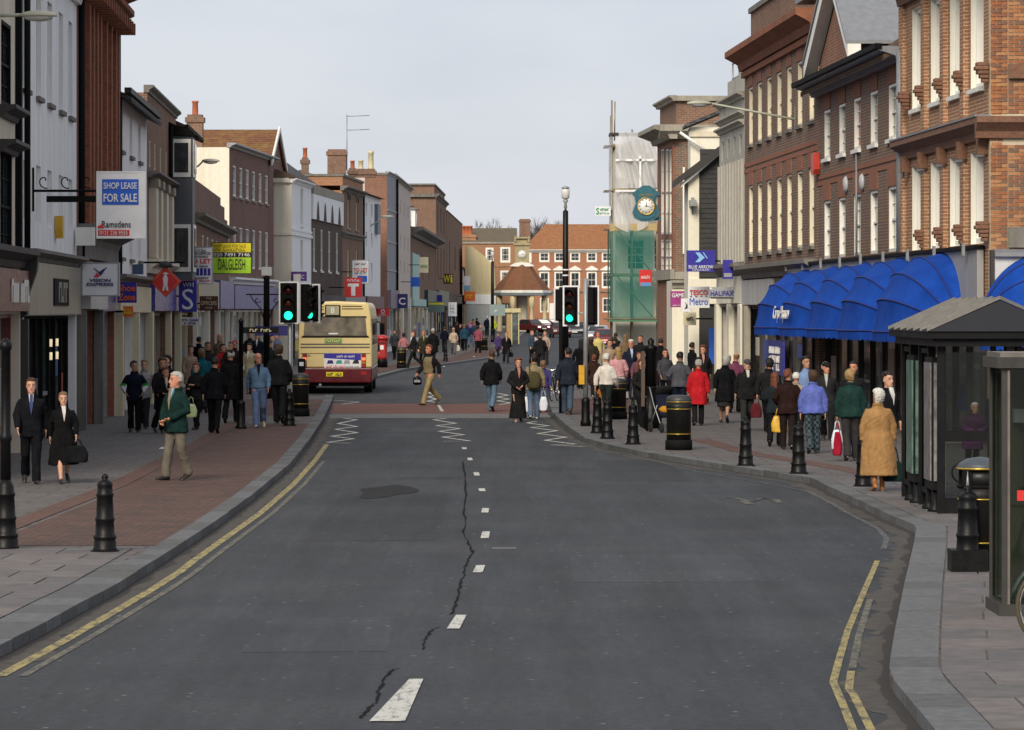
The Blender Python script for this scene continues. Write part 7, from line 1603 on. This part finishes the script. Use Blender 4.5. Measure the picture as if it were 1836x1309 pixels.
def person(label, px, feet=None, head=None, h=1.72, rz=0, pose='walk', top='jacket', tc=(.02,.02,.025), bot='trousers', bc=(.02,.02,.022), hair='short', hc='brown', shirt=None, tie=None, shoe=(.015,.012,.01), boot=False, road=False, bulk=1.0, pat=None, skin=None, bpat=None, look=None):
    dz = 0.006 if road else PZ+.006
    if feet: p = gp(px, feet, dz); Y = p.y
    else:
        a_, b_ = 20.0, 480.0
        for _ in range(50):
            Y = (a_+b_)/2
            if CH-gz(Y)-dz-h > (head-HY)*Y/F: a_ = Y
            else: b_ = Y
        p = V((XA(px, Y), Y, gz(Y)+dz))
    if feet and head: h = (feet-head)*Y/F
    s = h/1.75; rzr = R(rz)
    L_, A_, pit, lean = joints(pose)
    look = look if look is not None else (0 if Y > 130 else (-28, 0, 26, 0, 28, -20)[len(PEOPLE) % 6])
    o = link('person', body_mesh(pose, look), None, p); o.rotation_euler = (R(random.uniform(0, 3.5)), R(random.uniform(-1.5, 1.5)), rzr); o.scale = (s,s,s); tag(o, label, 'person', 'people in the street')
    setm(o, SKIN[skin if skin is not None else (len(PEOPLE)*7) % 3])
    t = setm(link('jacket' if top in ('blouson','jacket','fleece') else ('shirt' if top == 'shirt' else 'coat'), top_mesh(top, pose, bulk), o), fabric(tc, pat))
    setm(link('trousers' if bot == 'trousers' else 'skirt', bottom_mesh(bot, pose), o), fabric(bc, bpat))
    if hair:
        hat = hair in ('cap','flatcap','beanie')
        if hat: setm(link('hair', hair_mesh('short'), o, lean), plain('hair_grey', HAIRC['grey'], .7)).rotation_euler = (0,0,R(look))
        setm(link('hat' if hat else 'hair', hair_mesh(hair), o, lean), fabric(hc) if hat else plain('hair_'+hc, HAIRC[hc], .6, 0, .35, 40, .3, .3)).rotation_euler = (0,0,R(look))
    for sd in (1,-1):
        a = L_[sd][2]; q = setm(link('shoe', shoe_mesh(boot), o, (a.x, a.y+.0, a.z-.09)), plain('shoe_%02d%02d%02d' % tuple(int(c*99) for c in shoe), shoe, .45)); q.rotation_euler = (pit[sd], 0, R(6*sd))
    if shirt: setm(link('shirt', VSHIRT, o, lean), fabric(shirt))
    if tie: setm(link('tie', VTIE, o, lean), fabric(tie))
    PEOPLE.append((o, p, s, rzr, A_)); return o
def hand_pos(side):
    o, p, s, rzr, A_ = PEOPLE[-1]; w = A_[side][2] + (A_[side][2]-A_[side][1]).normalized()*.09
    return p + Matrix.Rotation(rzr, 3, 'Z') @ (w*s), s
def bag(label, side, w, h, d, colr, kind='handbag', drop=.0, rz=0, strap=.16):
    q, s = hand_pos(side); root = tag(empty(kind, (q.x, q.y, q.z-strap-h-drop), R(rz)), label, 'bag', 'bags in hands'); m = fabric(colr) if kind != 'carrier_bag' else plain('carrier_%02d%02d%02d' % tuple(int(c*99) for c in colr), colr, .35)
    rg = []
    for t, k in ((0,.8),(.08,1.0),(.5,1.05),(.85,.9),(1,.7)): rg.append([(w/2*k*math.copysign(abs(math.cos(a))**.6, math.cos(a)) + .01*math.sin(5*t+a), d/2*(1.1-.6*t)*math.copysign(abs(math.sin(a))**.7, math.sin(a)), h*t) for a in [2*math.pi*i/14 for i in range(14)]])
    MB().loft(rg).build('bag_body', m, root)
    for sy in (-.02,.02): MB().tube([(-w*.25,sy,h*.98),(-w*.15,sy*.5,h+strap*.8),(0,0,h+strap),(w*.15,sy*.5,h+strap*.8),(w*.25,sy,h*.98)], .009, 5).build('handle', m, root)
    return root
K, NV, DG = (.012,.012,.014), (.014,.018,.035), (.035,.035,.038)
JN = (.07,.11,.20)
# ---- left pavement
person('man in dark suit with white shirt and blue tie at the far left', 55, 866, 678, rz=8, pose='walk', top='jacket', tc=(.010,.011,.016), bc=(.010,.010,.013), hair='short', hc='brown', shirt=(.50,.46,.46), tie=(.05,.065,.16), skin=0, look=0)
person('woman in long open black coat beside the suited man', 115, 866, 703, rz=12, pose='walk2', top='cape', tc=(.009,.009,.010), bot='skirt', bc=(.012,.012,.014), hair='bun', hc='sandy', shirt=(.60,.55,.52), skin=0)
bag('black shoulder bag beside the woman in the long black coat', 1, .34, .26, .12, (.012,.012,.016), strap=.10)
youth = person('youth in navy sports jacket with green and white sleeves', 241, 775, 647, rz=5, pose='pocket', top='jacket', tc=(.012,.016,.035), bc=(.014,.014,.018), hair='short', hc='dark')
for ch in youth.children:
    if ch.name.startswith('jacket'):
        me = ch.data.copy(); ch.data = me; me.materials.append(fabric((.04,.36,.05))); me.materials.append(fabric((.55,.56,.58))); ix = []
        for pl in me.polygons: c = pl.center; ix.append((2 if c.z < 1.135 else 1 if c.z < 1.20 else 0) if abs(c.x) > .205 and c.z < 1.25 else 0)
        me.polygons.foreach_set('material_index', ix); setm(ch, fabric((.012,.016,.035)))
person('man in pale jacket walking behind the sports jacket youth', 257, 768, 645, rz=0, tc=(.28,.26,.26), bc=DG, hair='short', hc='sandy')
person('woman in black coat reading a leaflet by the white shop window', 298, 777, 659, rz=15, pose='hold', top='coat', tc=(.016,.014,.016), bc=K, hair='medium', hc='brown', shirt=(.45,.38,.33))
person('woman with brown hair at the shop window left of a dark haired friend', 292, head=642, h=1.63, rz=30, top='coat', tc=(.02,.02,.022), hair='bob', hc='brown')
person('dark haired woman close to the shop window beside her friend', 304, head=637, h=1.66, rz=-20, top='jacket', tc=(.025,.022,.022), hair='medium', hc='dark', pose='stand')
person('grey haired man in dark green jacket with hands clasped', 316, 861, 667, rz=-42, pose='clasp', top='jacket', tc=(.012,.040,.036), bc=(.13,.115,.09), hair='short', hc='grey', shirt=(.22,.34,.42), tie=(.24,.19,.13), skin=1, bulk=1.08, look=-25)
person('woman in dark cardigan holding white papers behind the green jacket', 352, 770, 651, rz=-30, pose='hold', top='jacket', tc=(.02,.017,.022), bc=(.015,.015,.02), hair='medium', hc='auburn')
bag('white and green carrier bag held by the woman with papers', 1, .26, .30, .1, (.50,.60,.28), 'carrier_bag', drop=.28)
person('man in black suit walking away on the left pavement', 384, 777, 641, rz=178, pose='walk', top='jacket', tc=(.010,.010,.012), bc=(.010,.010,.012), hair='short', hc='dark', bulk=1.08)
person('person in black overcoat and cap walking away beside the iron post', 414, 758, 628, rz=172, pose='walk2', top='coat', tc=(.012,.016,.017), bc=K, hair='cap', hc=(.03,.03,.028), bulk=1.12)
person('person in teal jacket walking away in the left crowd', 364, head=626, h=1.66, rz=180, top='fleece', tc=(.012,.10,.13), bc=DG, hair='bob', hc='sandy', bulk=1.1)
person('woman in beige coat by the cream shop pillar', 341, head=620, h=1.64, rz=35, top='coat', tc=(.30,.21,.16), hair='medium', hc='dark', pose='stand')
person('dark haired person looking into the shop beyond the beige coat', 356, head=604, h=1.76, rz=160, tc=NV, hair='short', hc='dark', pose='stand')
person('man facing the camera behind the teal jacket', 371, head=613, h=1.72, rz=0, tc=DG, hair='short', hc='brown')
person('tall man in tan jacket turning to the shop window', 394, head=598, h=1.86, rz=-40, tc=(.20,.15,.10), hair='bald', hc='grey', skin=1)
person('person in bright red jacket in the left crowd', 399, head=617, h=1.62, rz=20, tc=(.30,.018,.02), bc=K, hair='medium', hc='dark')
person('man with white collar next to the red jacket', 412, head=613, h=1.72, rz=0, tc=(.03,.025,.03), hair='short', hc='brown', shirt=(.6,.6,.6))
person('person in red hat in the left crowd', 421, head=611, h=1.68, rz=170, tc=(.05,.02,.025), hair='beanie', hc=(.38,.03,.03))
person('taller of two people by the striped shopfront', 448, head=596, h=1.74, rz=15, tc=(.03,.02,.02), hair='medium', hc='auburn', pose='stand')
person('man in navy jacket by the striped shopfront', 463, head=597, h=1.76, rz=-10, tc=NV, hair='short', hc='dark', shirt=(.5,.5,.52), pose='stand')
person('dark haired woman with white collar and cream scarf', 449, head=616, h=1.62, rz=-25, top='coat', tc=(.33,.29,.20), hair='bob', hc='dark', shirt=(.6,.6,.58))
person('man in denim jacket and blue jeans walking towards the camera', 466, 766, 633, rz=4, pose='walk2', top='blouson', tc=(.10,.17,.27), bc=(.10,.145,.26), hair='bald', hc='grey', shirt=(.02,.02,.025), shoe=(.30,.27,.20), skin=1)
person('dark green coated person behind the denim jacket man', 482, head=610, h=1.70, rz=10, top='coat', tc=(.018,.028,.025), hair='cap', hc=(.06,.06,.05))
person('woman turning to her companion by the dark window', 487, head=601, h=1.66, rz=50, tc=(.28,.22,.20), hair='bob', hc='dark', pose='stand')
person('man in blue shirt turning to the woman by the dark window', 498, head=596, h=1.78, rz=-50, top='shirt', tc=(.09,.12,.22), hair='short', hc='dark', pose='stand')
person('person in dark navy jacket walking away beside the litter bin', 501, 759, 618, rz=176, pose='walk', top='fleece', tc=(.018,.020,.030), bc=(.018,.019,.021), hair='medium', hc='brown', bulk=1.15)
# ---- left pavement beyond the bus
person('person in dark clothes standing against the red pillar box', 669, 667, 597, rz=20, pose='stand', tc=(.02,.02,.025), bc=DG, hair='short', hc='dark')
person('person in black and white top left of the pink jacket', 707, 645, 591, rz=-20, tc=(.05,.05,.06), bc=K, hair='medium', hc='dark')
person('woman in pink jacket walking away beyond the bin', 723, 652, 597, rz=180, top='blouson', tc=(.42,.16,.17), bc=DG, hair='bob', hc='dark')
person('man in dark suit striding across the far pavement', 743, 660, 594, rz=-75, pose='stride', tc=(.018,.018,.024), bc=(.018,.018,.024), hair='short', hc='auburn', shirt=(.6,.6,.6))
person('woman with fair hair and yellow scarf behind the striding man', 758, 653, 593, rz=10, top='coat', tc=(.05,.05,.03), hair='long', hc='blond', shirt=(.38,.30,.08))
person('large man in black coat behind the crossing man in khaki', 776, 652, 589, rz=170, top='coat', tc=K, hair='cap', hc=(.35,.36,.38), bulk=1.2)
person('person in navy fleece walking away on the far pavement', 797, 632, 586, rz=180, top='fleece', tc=NV, bc=DG, hair='short', hc='brown')
person('person in cream jacket and checked trousers facing the camera', 813, 636, 588, rz=0, top='jacket', tc=(.50,.40,.28), bc=(.07,.07,.07), hair='cap', hc=(.4,.33,.25), bpat='check')
bag('cream carrier bag beside the person in the cream jacket', 1, .32, .36, .12, (.55,.50,.40), 'carrier_bag')
person('person in blue green anorak walking away', 833, 629, 582, rz=180, top='jacket', tc=(.02,.06,.10), bc=K, hair='short', hc='sandy', bulk=1.15)
far = [(819,577,(.04,.02,.03),'dark plum coated figure among the far shoppers'), (826,581,(.02,.02,.03),'dark coated figure left of the blue green anorak'), (841,574,(.28,.16,.34),'far figure in lilac top'), (848,572,(.20,.05,.05),'far figure in faded red'), (855,570,(.02,.02,.02),'far figure in black by the shop doors'), (851,578,(.02,.05,.07),'far figure in dark teal and pale jeans'), (861,581,(.16,.13,.12),'far figure in brownish grey beside the far bin'), (857,584,(.28,.07,.10),'far figure with pinkish top beside the far bin'), (838,579,(.02,.03,.09),'far figure in dark blue beyond the anorak')]
for k, (px, hy, c, lab) in enumerate(far): person(lab, px, head=hy, h=1.70, rz=(180,0,20,170)[k % 4], tc=c, bc=(.10,.14,.2) if k % 3 == 2 else K, hair=('short','medium','bob')[k % 3], hc=('brown','dark','sandy')[k % 3], pose=('walk','walk2')[k % 2])
person('figure in dark uniform and white topped cap beyond the far bin', 873, head=567, h=1.82, rz=180, top='jacket', tc=(.015,.02,.035), hair='cap', hc=(.6,.6,.6), bulk=1.1)
person('figure in yellow reflective waistcoat beside the uniformed one', 885, head=569, h=1.78, rz=-20, tc=(.48,.58,.05), bc=K, hair='short', hc='dark')
person('woman in violet coat beside the kiosk', 893, 640, 597, rz=-20, top='coat', tc=(.06,.035,.12), hair='short', hc='dark', road=True)
person('man in long black coat walking towards the camera near the kiosk', 907, 652, 595, rz=5, top='coat', tc=(.012,.013,.015), bc=(.03,.03,.04), hair='short', hc='auburn', shirt=(.5,.3,.28), road=True)
bag('small dark case carried by the man in the long black coat', 1, .3, .26, .1, (.02,.02,.02))
# ---- on the crossing
person('man in olive jacket with dark sleeves crossing the road', 772, 726, 618, rz=-48, pose='stride', top='blouson', tc=(.19,.155,.085), bc=(.30,.23,.11), hair='short', hc='auburn', shoe=(.06,.025,.012), skin=1, road=True, bulk=1.12)
o_ = PEOPLE[-1][0]
for ch in o_.children:
    if ch.name.startswith('jacket'):
        me = ch.data.copy(); ch.data = me; me.materials.append(fabric((.022,.018,.022))); me.polygons.foreach_set('material_index', [1 if (pl.center.x < -.12 or pl.center.x > .19 or pl.center.z > 1.40) else 0 for pl in me.polygons]); setm(ch, fabric((.19,.155,.085)))
q, s_ = hand_pos(-1); hm = tag(empty('crash_helmet', (q.x, q.y, q.z-.28)), 'black crash helmet hanging from the hand of the man in olive', 'helmet'); MB().lathe([(.07,0),(.12,.02),(.135,.10),(.12,.2),(.07,.25),(.01,.265)], 14).build('shell', BLACK, hm); MB().box(-.09,.09,-.14,-.10,.08,.15).build('visor', GREYM, hm)
person('man in black jacket and faded jeans crossing away from the camera', 881, 738, 629, rz=168, pose='walk', top='jacket', tc=(.012,.012,.013), bc=(.10,.155,.22), hair='short', hc='brown', road=True, bulk=1.15)
person('woman in dark jacket and long dark trousers facing the camera', 929, 757, 642, rz=8, pose='clasp', top='jacket', tc=(.018,.020,.022), bot='flare', bc=(.016,.020,.026), hair='bob', hc='auburn', shirt=(.42,.18,.14), shoe=(.35,.22,.16), road=True)
person('person in tan coat with olive backpack crossing away from the camera', 957, 751, 635, rz=178, pose='carry', top='jacket', tc=(.24,.19,.115), bc=(.09,.13,.20), hair='medium', hc='dark', shoe=(.5,.5,.48), road=True)
q, s_ = PEOPLE[-1][1], PEOPLE[-1][2]; bp = tag(empty('backpack', (q.x, q.y-.20, q.z+.82*s_)), 'olive green backpack worn over the tan coat', 'bag'); MB().loft([ell((0,0,z), w, d, 14) for z, w, d in ((0,.12,.06),(.03,.17,.09),(.2,.18,.10),(.36,.16,.08),(.44,.08,.04))]).build('pack', fabric((.07,.06,.03)), bp); MB().tube([(-.1,.05,.4),(-.11,.18,.62)], .02, 6).build('strap', fabric((.07,.06,.03)), bp)
bag('white carrier bag in the left hand of the person in tan', 1, .28, .40, .12, (.66,.68,.72), 'carrier_bag'); bag('white carrier bag in the right hand of the person in tan', -1, .2, .36, .12, (.64,.66,.72), 'carrier_bag')
person('person in violet top and jeans beyond the tan coat', 974, 739, 647, rz=178, pose='walk2', top='fleece', tc=(.05,.04,.16), bc=(.09,.13,.22), hair='medium', hc='sandy', shoe=(.10,.03,.02), road=True)
person('leftmost of four people standing in the far road wearing dark blue', 953, 652, 592, rz=60, tc=(.04,.06,.09), bc=K, hair='short', hc='auburn', road=True, pose='stand')
person('person in pale top half hidden among the four in the far road', 961, 648, 598, rz=180, top='shirt', tc=(.45,.40,.40), bc=DG, hair='medium', hc='dark', road=True)
person('person in black top in front of the four in the far road', 969, 668, 596, rz=180, tc=(.02,.018,.025), bc=(.03,.03,.04), hair='short', hc='dark', road=True)
person('rightmost of the four in the far road wearing beige', 978, 655, 593, rz=-30, top='shirt', tc=(.36,.26,.20), bc=DG, hair='medium', hc='brown', road=True, pose='stand')
person('man in navy coat and jeans walking away on the right kerb', 1017, 743, 624, rz=176, pose='walk', top='jacket', tc=(.028,.035,.055), bc=(.05,.075,.11), hair='short', hc='dark', shoe=(.16,.11,.06), bulk=1.18)
# ---- right pavement crowd
person('person with long dark hair behind the grey pole', 1040, head=608, h=1.70, rz=170, top='jacket', tc=(.02,.02,.02), hair='long', hc='dark')
person('person in olive brown coat right of the grey pole', 1060, head=604, h=1.72, rz=175, top='coat', tc=(.05,.04,.028), hair='bob', hc='brown', bulk=1.1)
person('person in pale yellow shirt facing the camera', 1073, head=595, h=1.74, rz=0, top='shirt', tc=(.52,.43,.16), bc=(.2,.18,.12), hair='short', hc='sandy', skin=1)
person('person in brown hooded coat with orange strap walking away', 1067, 716, 636, rz=178, pose='walk2', top='coat', tc=(.055,.026,.02), hair='medium', hc='auburn', shoe=(.5,.5,.5))
bag('orange brown shoulder bag of the person in the brown hooded coat', -1, .28, .30, .1, (.30,.10,.02), strap=.3)
person('person in white jacket and dark waistcoat behind the bollards', 1086, head=634, h=1.62, rz=150, top='blouson', tc=(.62,.58,.52), bc=(.03,.04,.035), hair='short', hc='white', bulk=1.1)
person('woman with long blond hair in pink and white top', 1108, head=623, h=1.68, rz=175, top='blouson', tc=(.55,.28,.30), bc=(.45,.43,.42), hair='long', hc='blond')
person('white haired man in navy suit and pale blue shirt', 1131, head=609, h=1.80, rz=10, tc=(.018,.022,.045), bc=NV, hair='short', hc='white', shirt=(.40,.47,.62), skin=1)
person('ruddy man in dark jacket behind the navy suit', 1147, head=601, h=1.80, rz=-15, tc=(.02,.02,.022), hair='short', hc='brown', skin=1)
person('child in pale grey hooded top facing the camera', 1127, 716, 635, rz=5, pose='walk2', top='blouson', tc=(.34,.32,.35), bc=(.30,.30,.32), hair='medium', hc='sandy')
person('boy beside the child in the pale hooded top', 1145, head=632, h=1.45, rz=-10, top='fleece', tc=(.12,.05,.06), hair='short', hc='auburn')
person('woman with long brown hair and dark blue jacket pushing a chair', 1148, 765, 643, rz=35, pose='push', top='jacket', tc=(.014,.020,.030), bc=K, hair='long', hc='auburn')
for px, hy, c, rzz, hs, hc_, lab in ((1103,597,(.015,.015,.03),175,'short','dark','person in black behind the yellow shirt'), (1120,600,(.16,.11,.07),178,'long','sandy','person with long fawn hair walking away under the netting'), (1092,609,(.30,.22,.15),10,'medium','brown','person in fawn coat behind the white jacket'), (1099,604,(.02,.02,.035),165,'short','dark','dark coated person below the scaffolding corner'), (1121,577,(.50,.24,.04),180,'short','sandy','person in mustard top under the scaffolding'), (1137,577,(.10,.03,.05),0,'medium','dark','person in plum under the scaffolding'), (1146,576,(.06,.05,.05),10,'short','dark','person in grey under the scaffolding right of the plum one'), (1109,576,(.02,.02,.02),180,'medium','dark','person in black under the scaffolding beside the mustard top'),
        (1183,607,(.012,.012,.014),178,'short','dark','tall man in black walking away beside the dark pillar'), (1194,626,(.05,.045,.06),15,'short','dark','woman in dark patterned jacket behind the pushchair'), (1241,614,(.012,.012,.013),120,'short','dark','person in black by the cream shop column'), (1305,637,(.15,.10,.13),0,'short','grey','person hidden behind the black coated woman'), (1317,633,(.14,.04,.08),170,'bald','sandy','person in plum top with fair hair walking away')):
    person(lab, px, head=hy, h={607: 1.72, 637: 1.50, 633: 1.56, 626: 1.58, 614: 1.66}.get(hy, 1.70), rz=rzz, tc=c, bc=K, hair=hs, hc=hc_, pose='walk2' if px % 2 else 'walk')
person('man in grey jacket with black yoke walking away', 1217, head=631, h=1.66, rz=178, pose='pocket', top='fleece', tc=(.07,.07,.085), bc=NV, hair='short', hc='dark', bulk=1.12)
person('woman with tousled red hair in dark coat facing the camera', 1259, head=620, h=1.66, rz=5, top='coat', tc=(.03,.028,.03), bc=K, hair='curly', hc='auburn', shirt=(.45,.25,.2))
person('woman in bright red coat and grey hat walking away', 1251, 763, 645, rz=178, pose='carry', top='coat', tc=(.42,.014,.02), bc=(.018,.018,.022), hair='beanie', hc=(.30,.29,.28), bulk=1.1)
person('woman in black coat and dark skirt walking away', 1298, 758, 639, rz=175, pose='walk', top='coat', tc=(.010,.010,.013), bot='skirt', bc=(.04,.032,.035), hair='bob', hc='grey', bulk=1.15)
person('person in navy coat and checked hat walking towards the camera', 1337, 772, 644, rz=6, pose='walk2', top='jacket', tc=(.012,.015,.025), bc=(.04,.042,.042), hair='flatcap', hc=(.06,.06,.06), shirt=(.5,.5,.45), bulk=1.18)
bag('dark red bag carried by the person in navy coat and checked hat', 1, .24, .32, .1, (.09,.015,.02))
person('dark haired person in black jacket by the blue posters', 1378, 776, 643, rz=165, top='jacket', tc=(.018,.02,.022), bc=K, hair='medium', hc='dark', bulk=1.1)
person('girl with long auburn hair beside the brown suit', 1389, 800, 668, rz=170, top='jacket', tc=(.02,.03,.035), bc=K, hair='long', hc='auburn', pose='walk2')
person('person in dark brown suit walking away', 1412, 806, 662, rz=178, pose='pocket', top='jacket', tc=(.035,.016,.014), bc=(.022,.012,.012), hair='bun', hc='auburn', bulk=1.12)
bag('yellow carrier bag beside the dark brown suit', 1, .30, .32, .1, (.62,.36,.03), 'carrier_bag')
person('person in cream top by the shop window', 1430, 792, 668, rz=170, top='fleece', tc=(.34,.28,.21), hair='short', hc='white')
person('woman in light blue top facing out by the shop window', 1445, head=639, h=1.70, rz=5, top='shirt', tc=(.16,.24,.42), bc=NV, hair='long', hc='dark')
person('person in periwinkle blue fleece and tartan trousers walking away', 1458, 813, 665, rz=182, pose='carry', top='fleece', tc=(.10,.13,.40), bc=(.03,.045,.055), bpat='check', hair='bob', hc='brown', bulk=1.2)
person('man in dark cap and grey coat facing the camera by the door', 1484, 790, 649, rz=-5, top='coat', tc=(.035,.038,.038), hair='flatcap', hc=(.03,.03,.03), shirt=(.4,.4,.36))
person('white haired person in two tone green jacket walking away', 1526, 826, 663, rz=180, pose='carry', top='fleece', tc=(.018,.055,.048), bc=(.055,.05,.052), hair='medium', hc='blond', shoe=(.06,.04,.025), bulk=1.25)
bag('white and blue carrier bag held by the person in green', 1, .20, .36, .1, (.60,.64,.72), 'carrier_bag', rz=8); bag('red holdall held by the person in green', 1, .16, .42, .18, (.30,.01,.03), 'holdall', drop=.04)
person('red faced man in dark jacket inside the shop doorway', 1530, 800, 648, rz=5, top='jacket', tc=(.02,.02,.03), hair='short', hc='dark', skin=1, pose='stand')
person('dark haired woman in black jacket and white blouse turned to the right', 1591, 850, 667, rz=40, pose='stand', top='jacket', tc=(.012,.012,.014), bc=(.14,.13,.13), hair='medium', hc='dark', shirt=(.62,.60,.58), skin=0)
person('elderly woman in long camel coat and tan boots seen from behind', 1575, 881, 698, rz=184, pose='carry', top='long', tc=(.33,.185,.075), bot='skirt', bc=(.30,.16,.06), hair='bob', hc='white', shoe=(.34,.13,.03), boot=True, bulk=1.25)
bag('dark green handbag hanging beside the camel coat', -1, .30, .30, .14, (.018,.035,.035), strap=.22)
person('stooped elderly woman in purple coat inside the bus shelter', 1742, 846, 716, rz=8, pose='bent', top='coat', tc=(.075,.025,.075), bc=K, hair='short', hc='white', skin=1, bulk=1.2)
person('man in blue jacket standing behind the woman in the shelter', 1783, 845, 682, rz=-70, pose='stand', top='jacket', tc=(.02,.035,.055), bc=K, hair='short', hc='grey', skin=1)
# pushchair
p = gp(1192, 775, PZ); pc = tag(empty('pushchair', p, R(20)), 'dark pushchair with orange rug among the right hand crowd', 'pushchair')
FR = GREYM
MB().tube([(-.22,.35,.98),(-.22,.1,.6),(-.22,-.35,.12)], .014, 6).build('frame_side', FR, pc); MB().tube([(.22,.35,.98),(.22,.1,.6),(.22,-.35,.12)], .014, 6).build('frame_side', FR, pc); MB().tube([(-.22,.3,.12),(-.22,-.1,.6)], .012, 6).build('frame_leg', FR, pc); MB().tube([(.22,.3,.12),(.22,-.1,.6)], .012, 6).build('frame_leg', FR, pc); MB().tube([(-.22,.35,.98),(.22,.35,.98)], .018, 6).build('handle', BLACKM, pc)
MB().loft([ell((0,y,z), w, d, 12) for y, z, w, d in ((-.1,.32,.16,.16),(-.08,.42,.2,.2),(.0,.6,.2,.16),(.1,.85,.19,.08),(.12,.92,.15,.05))]).build('seat', fabric((.02,.025,.05)), pc); MB().loft([ell((0,-.12,z), w, d, 12) for z, w, d in ((.44,.17,.18),(.52,.19,.2),(.58,.12,.12))]).build('rug', fabric((.50,.22,.02)), pc); MB().loft([ell((0,y,z), w, d, 12) for y, z, w, d in ((.12,.78,.2,.05),(.02,.95,.21,.14),(-.02,1.02,.14,.1))]).build('hood', fabric((.02,.02,.025)), pc)
for sx in (-.22,.22):
    for yy in (-.35,.3): wheel(pc, sx, yy, .11, .11, .04)
bpy.data.scenes.remove(TMP)
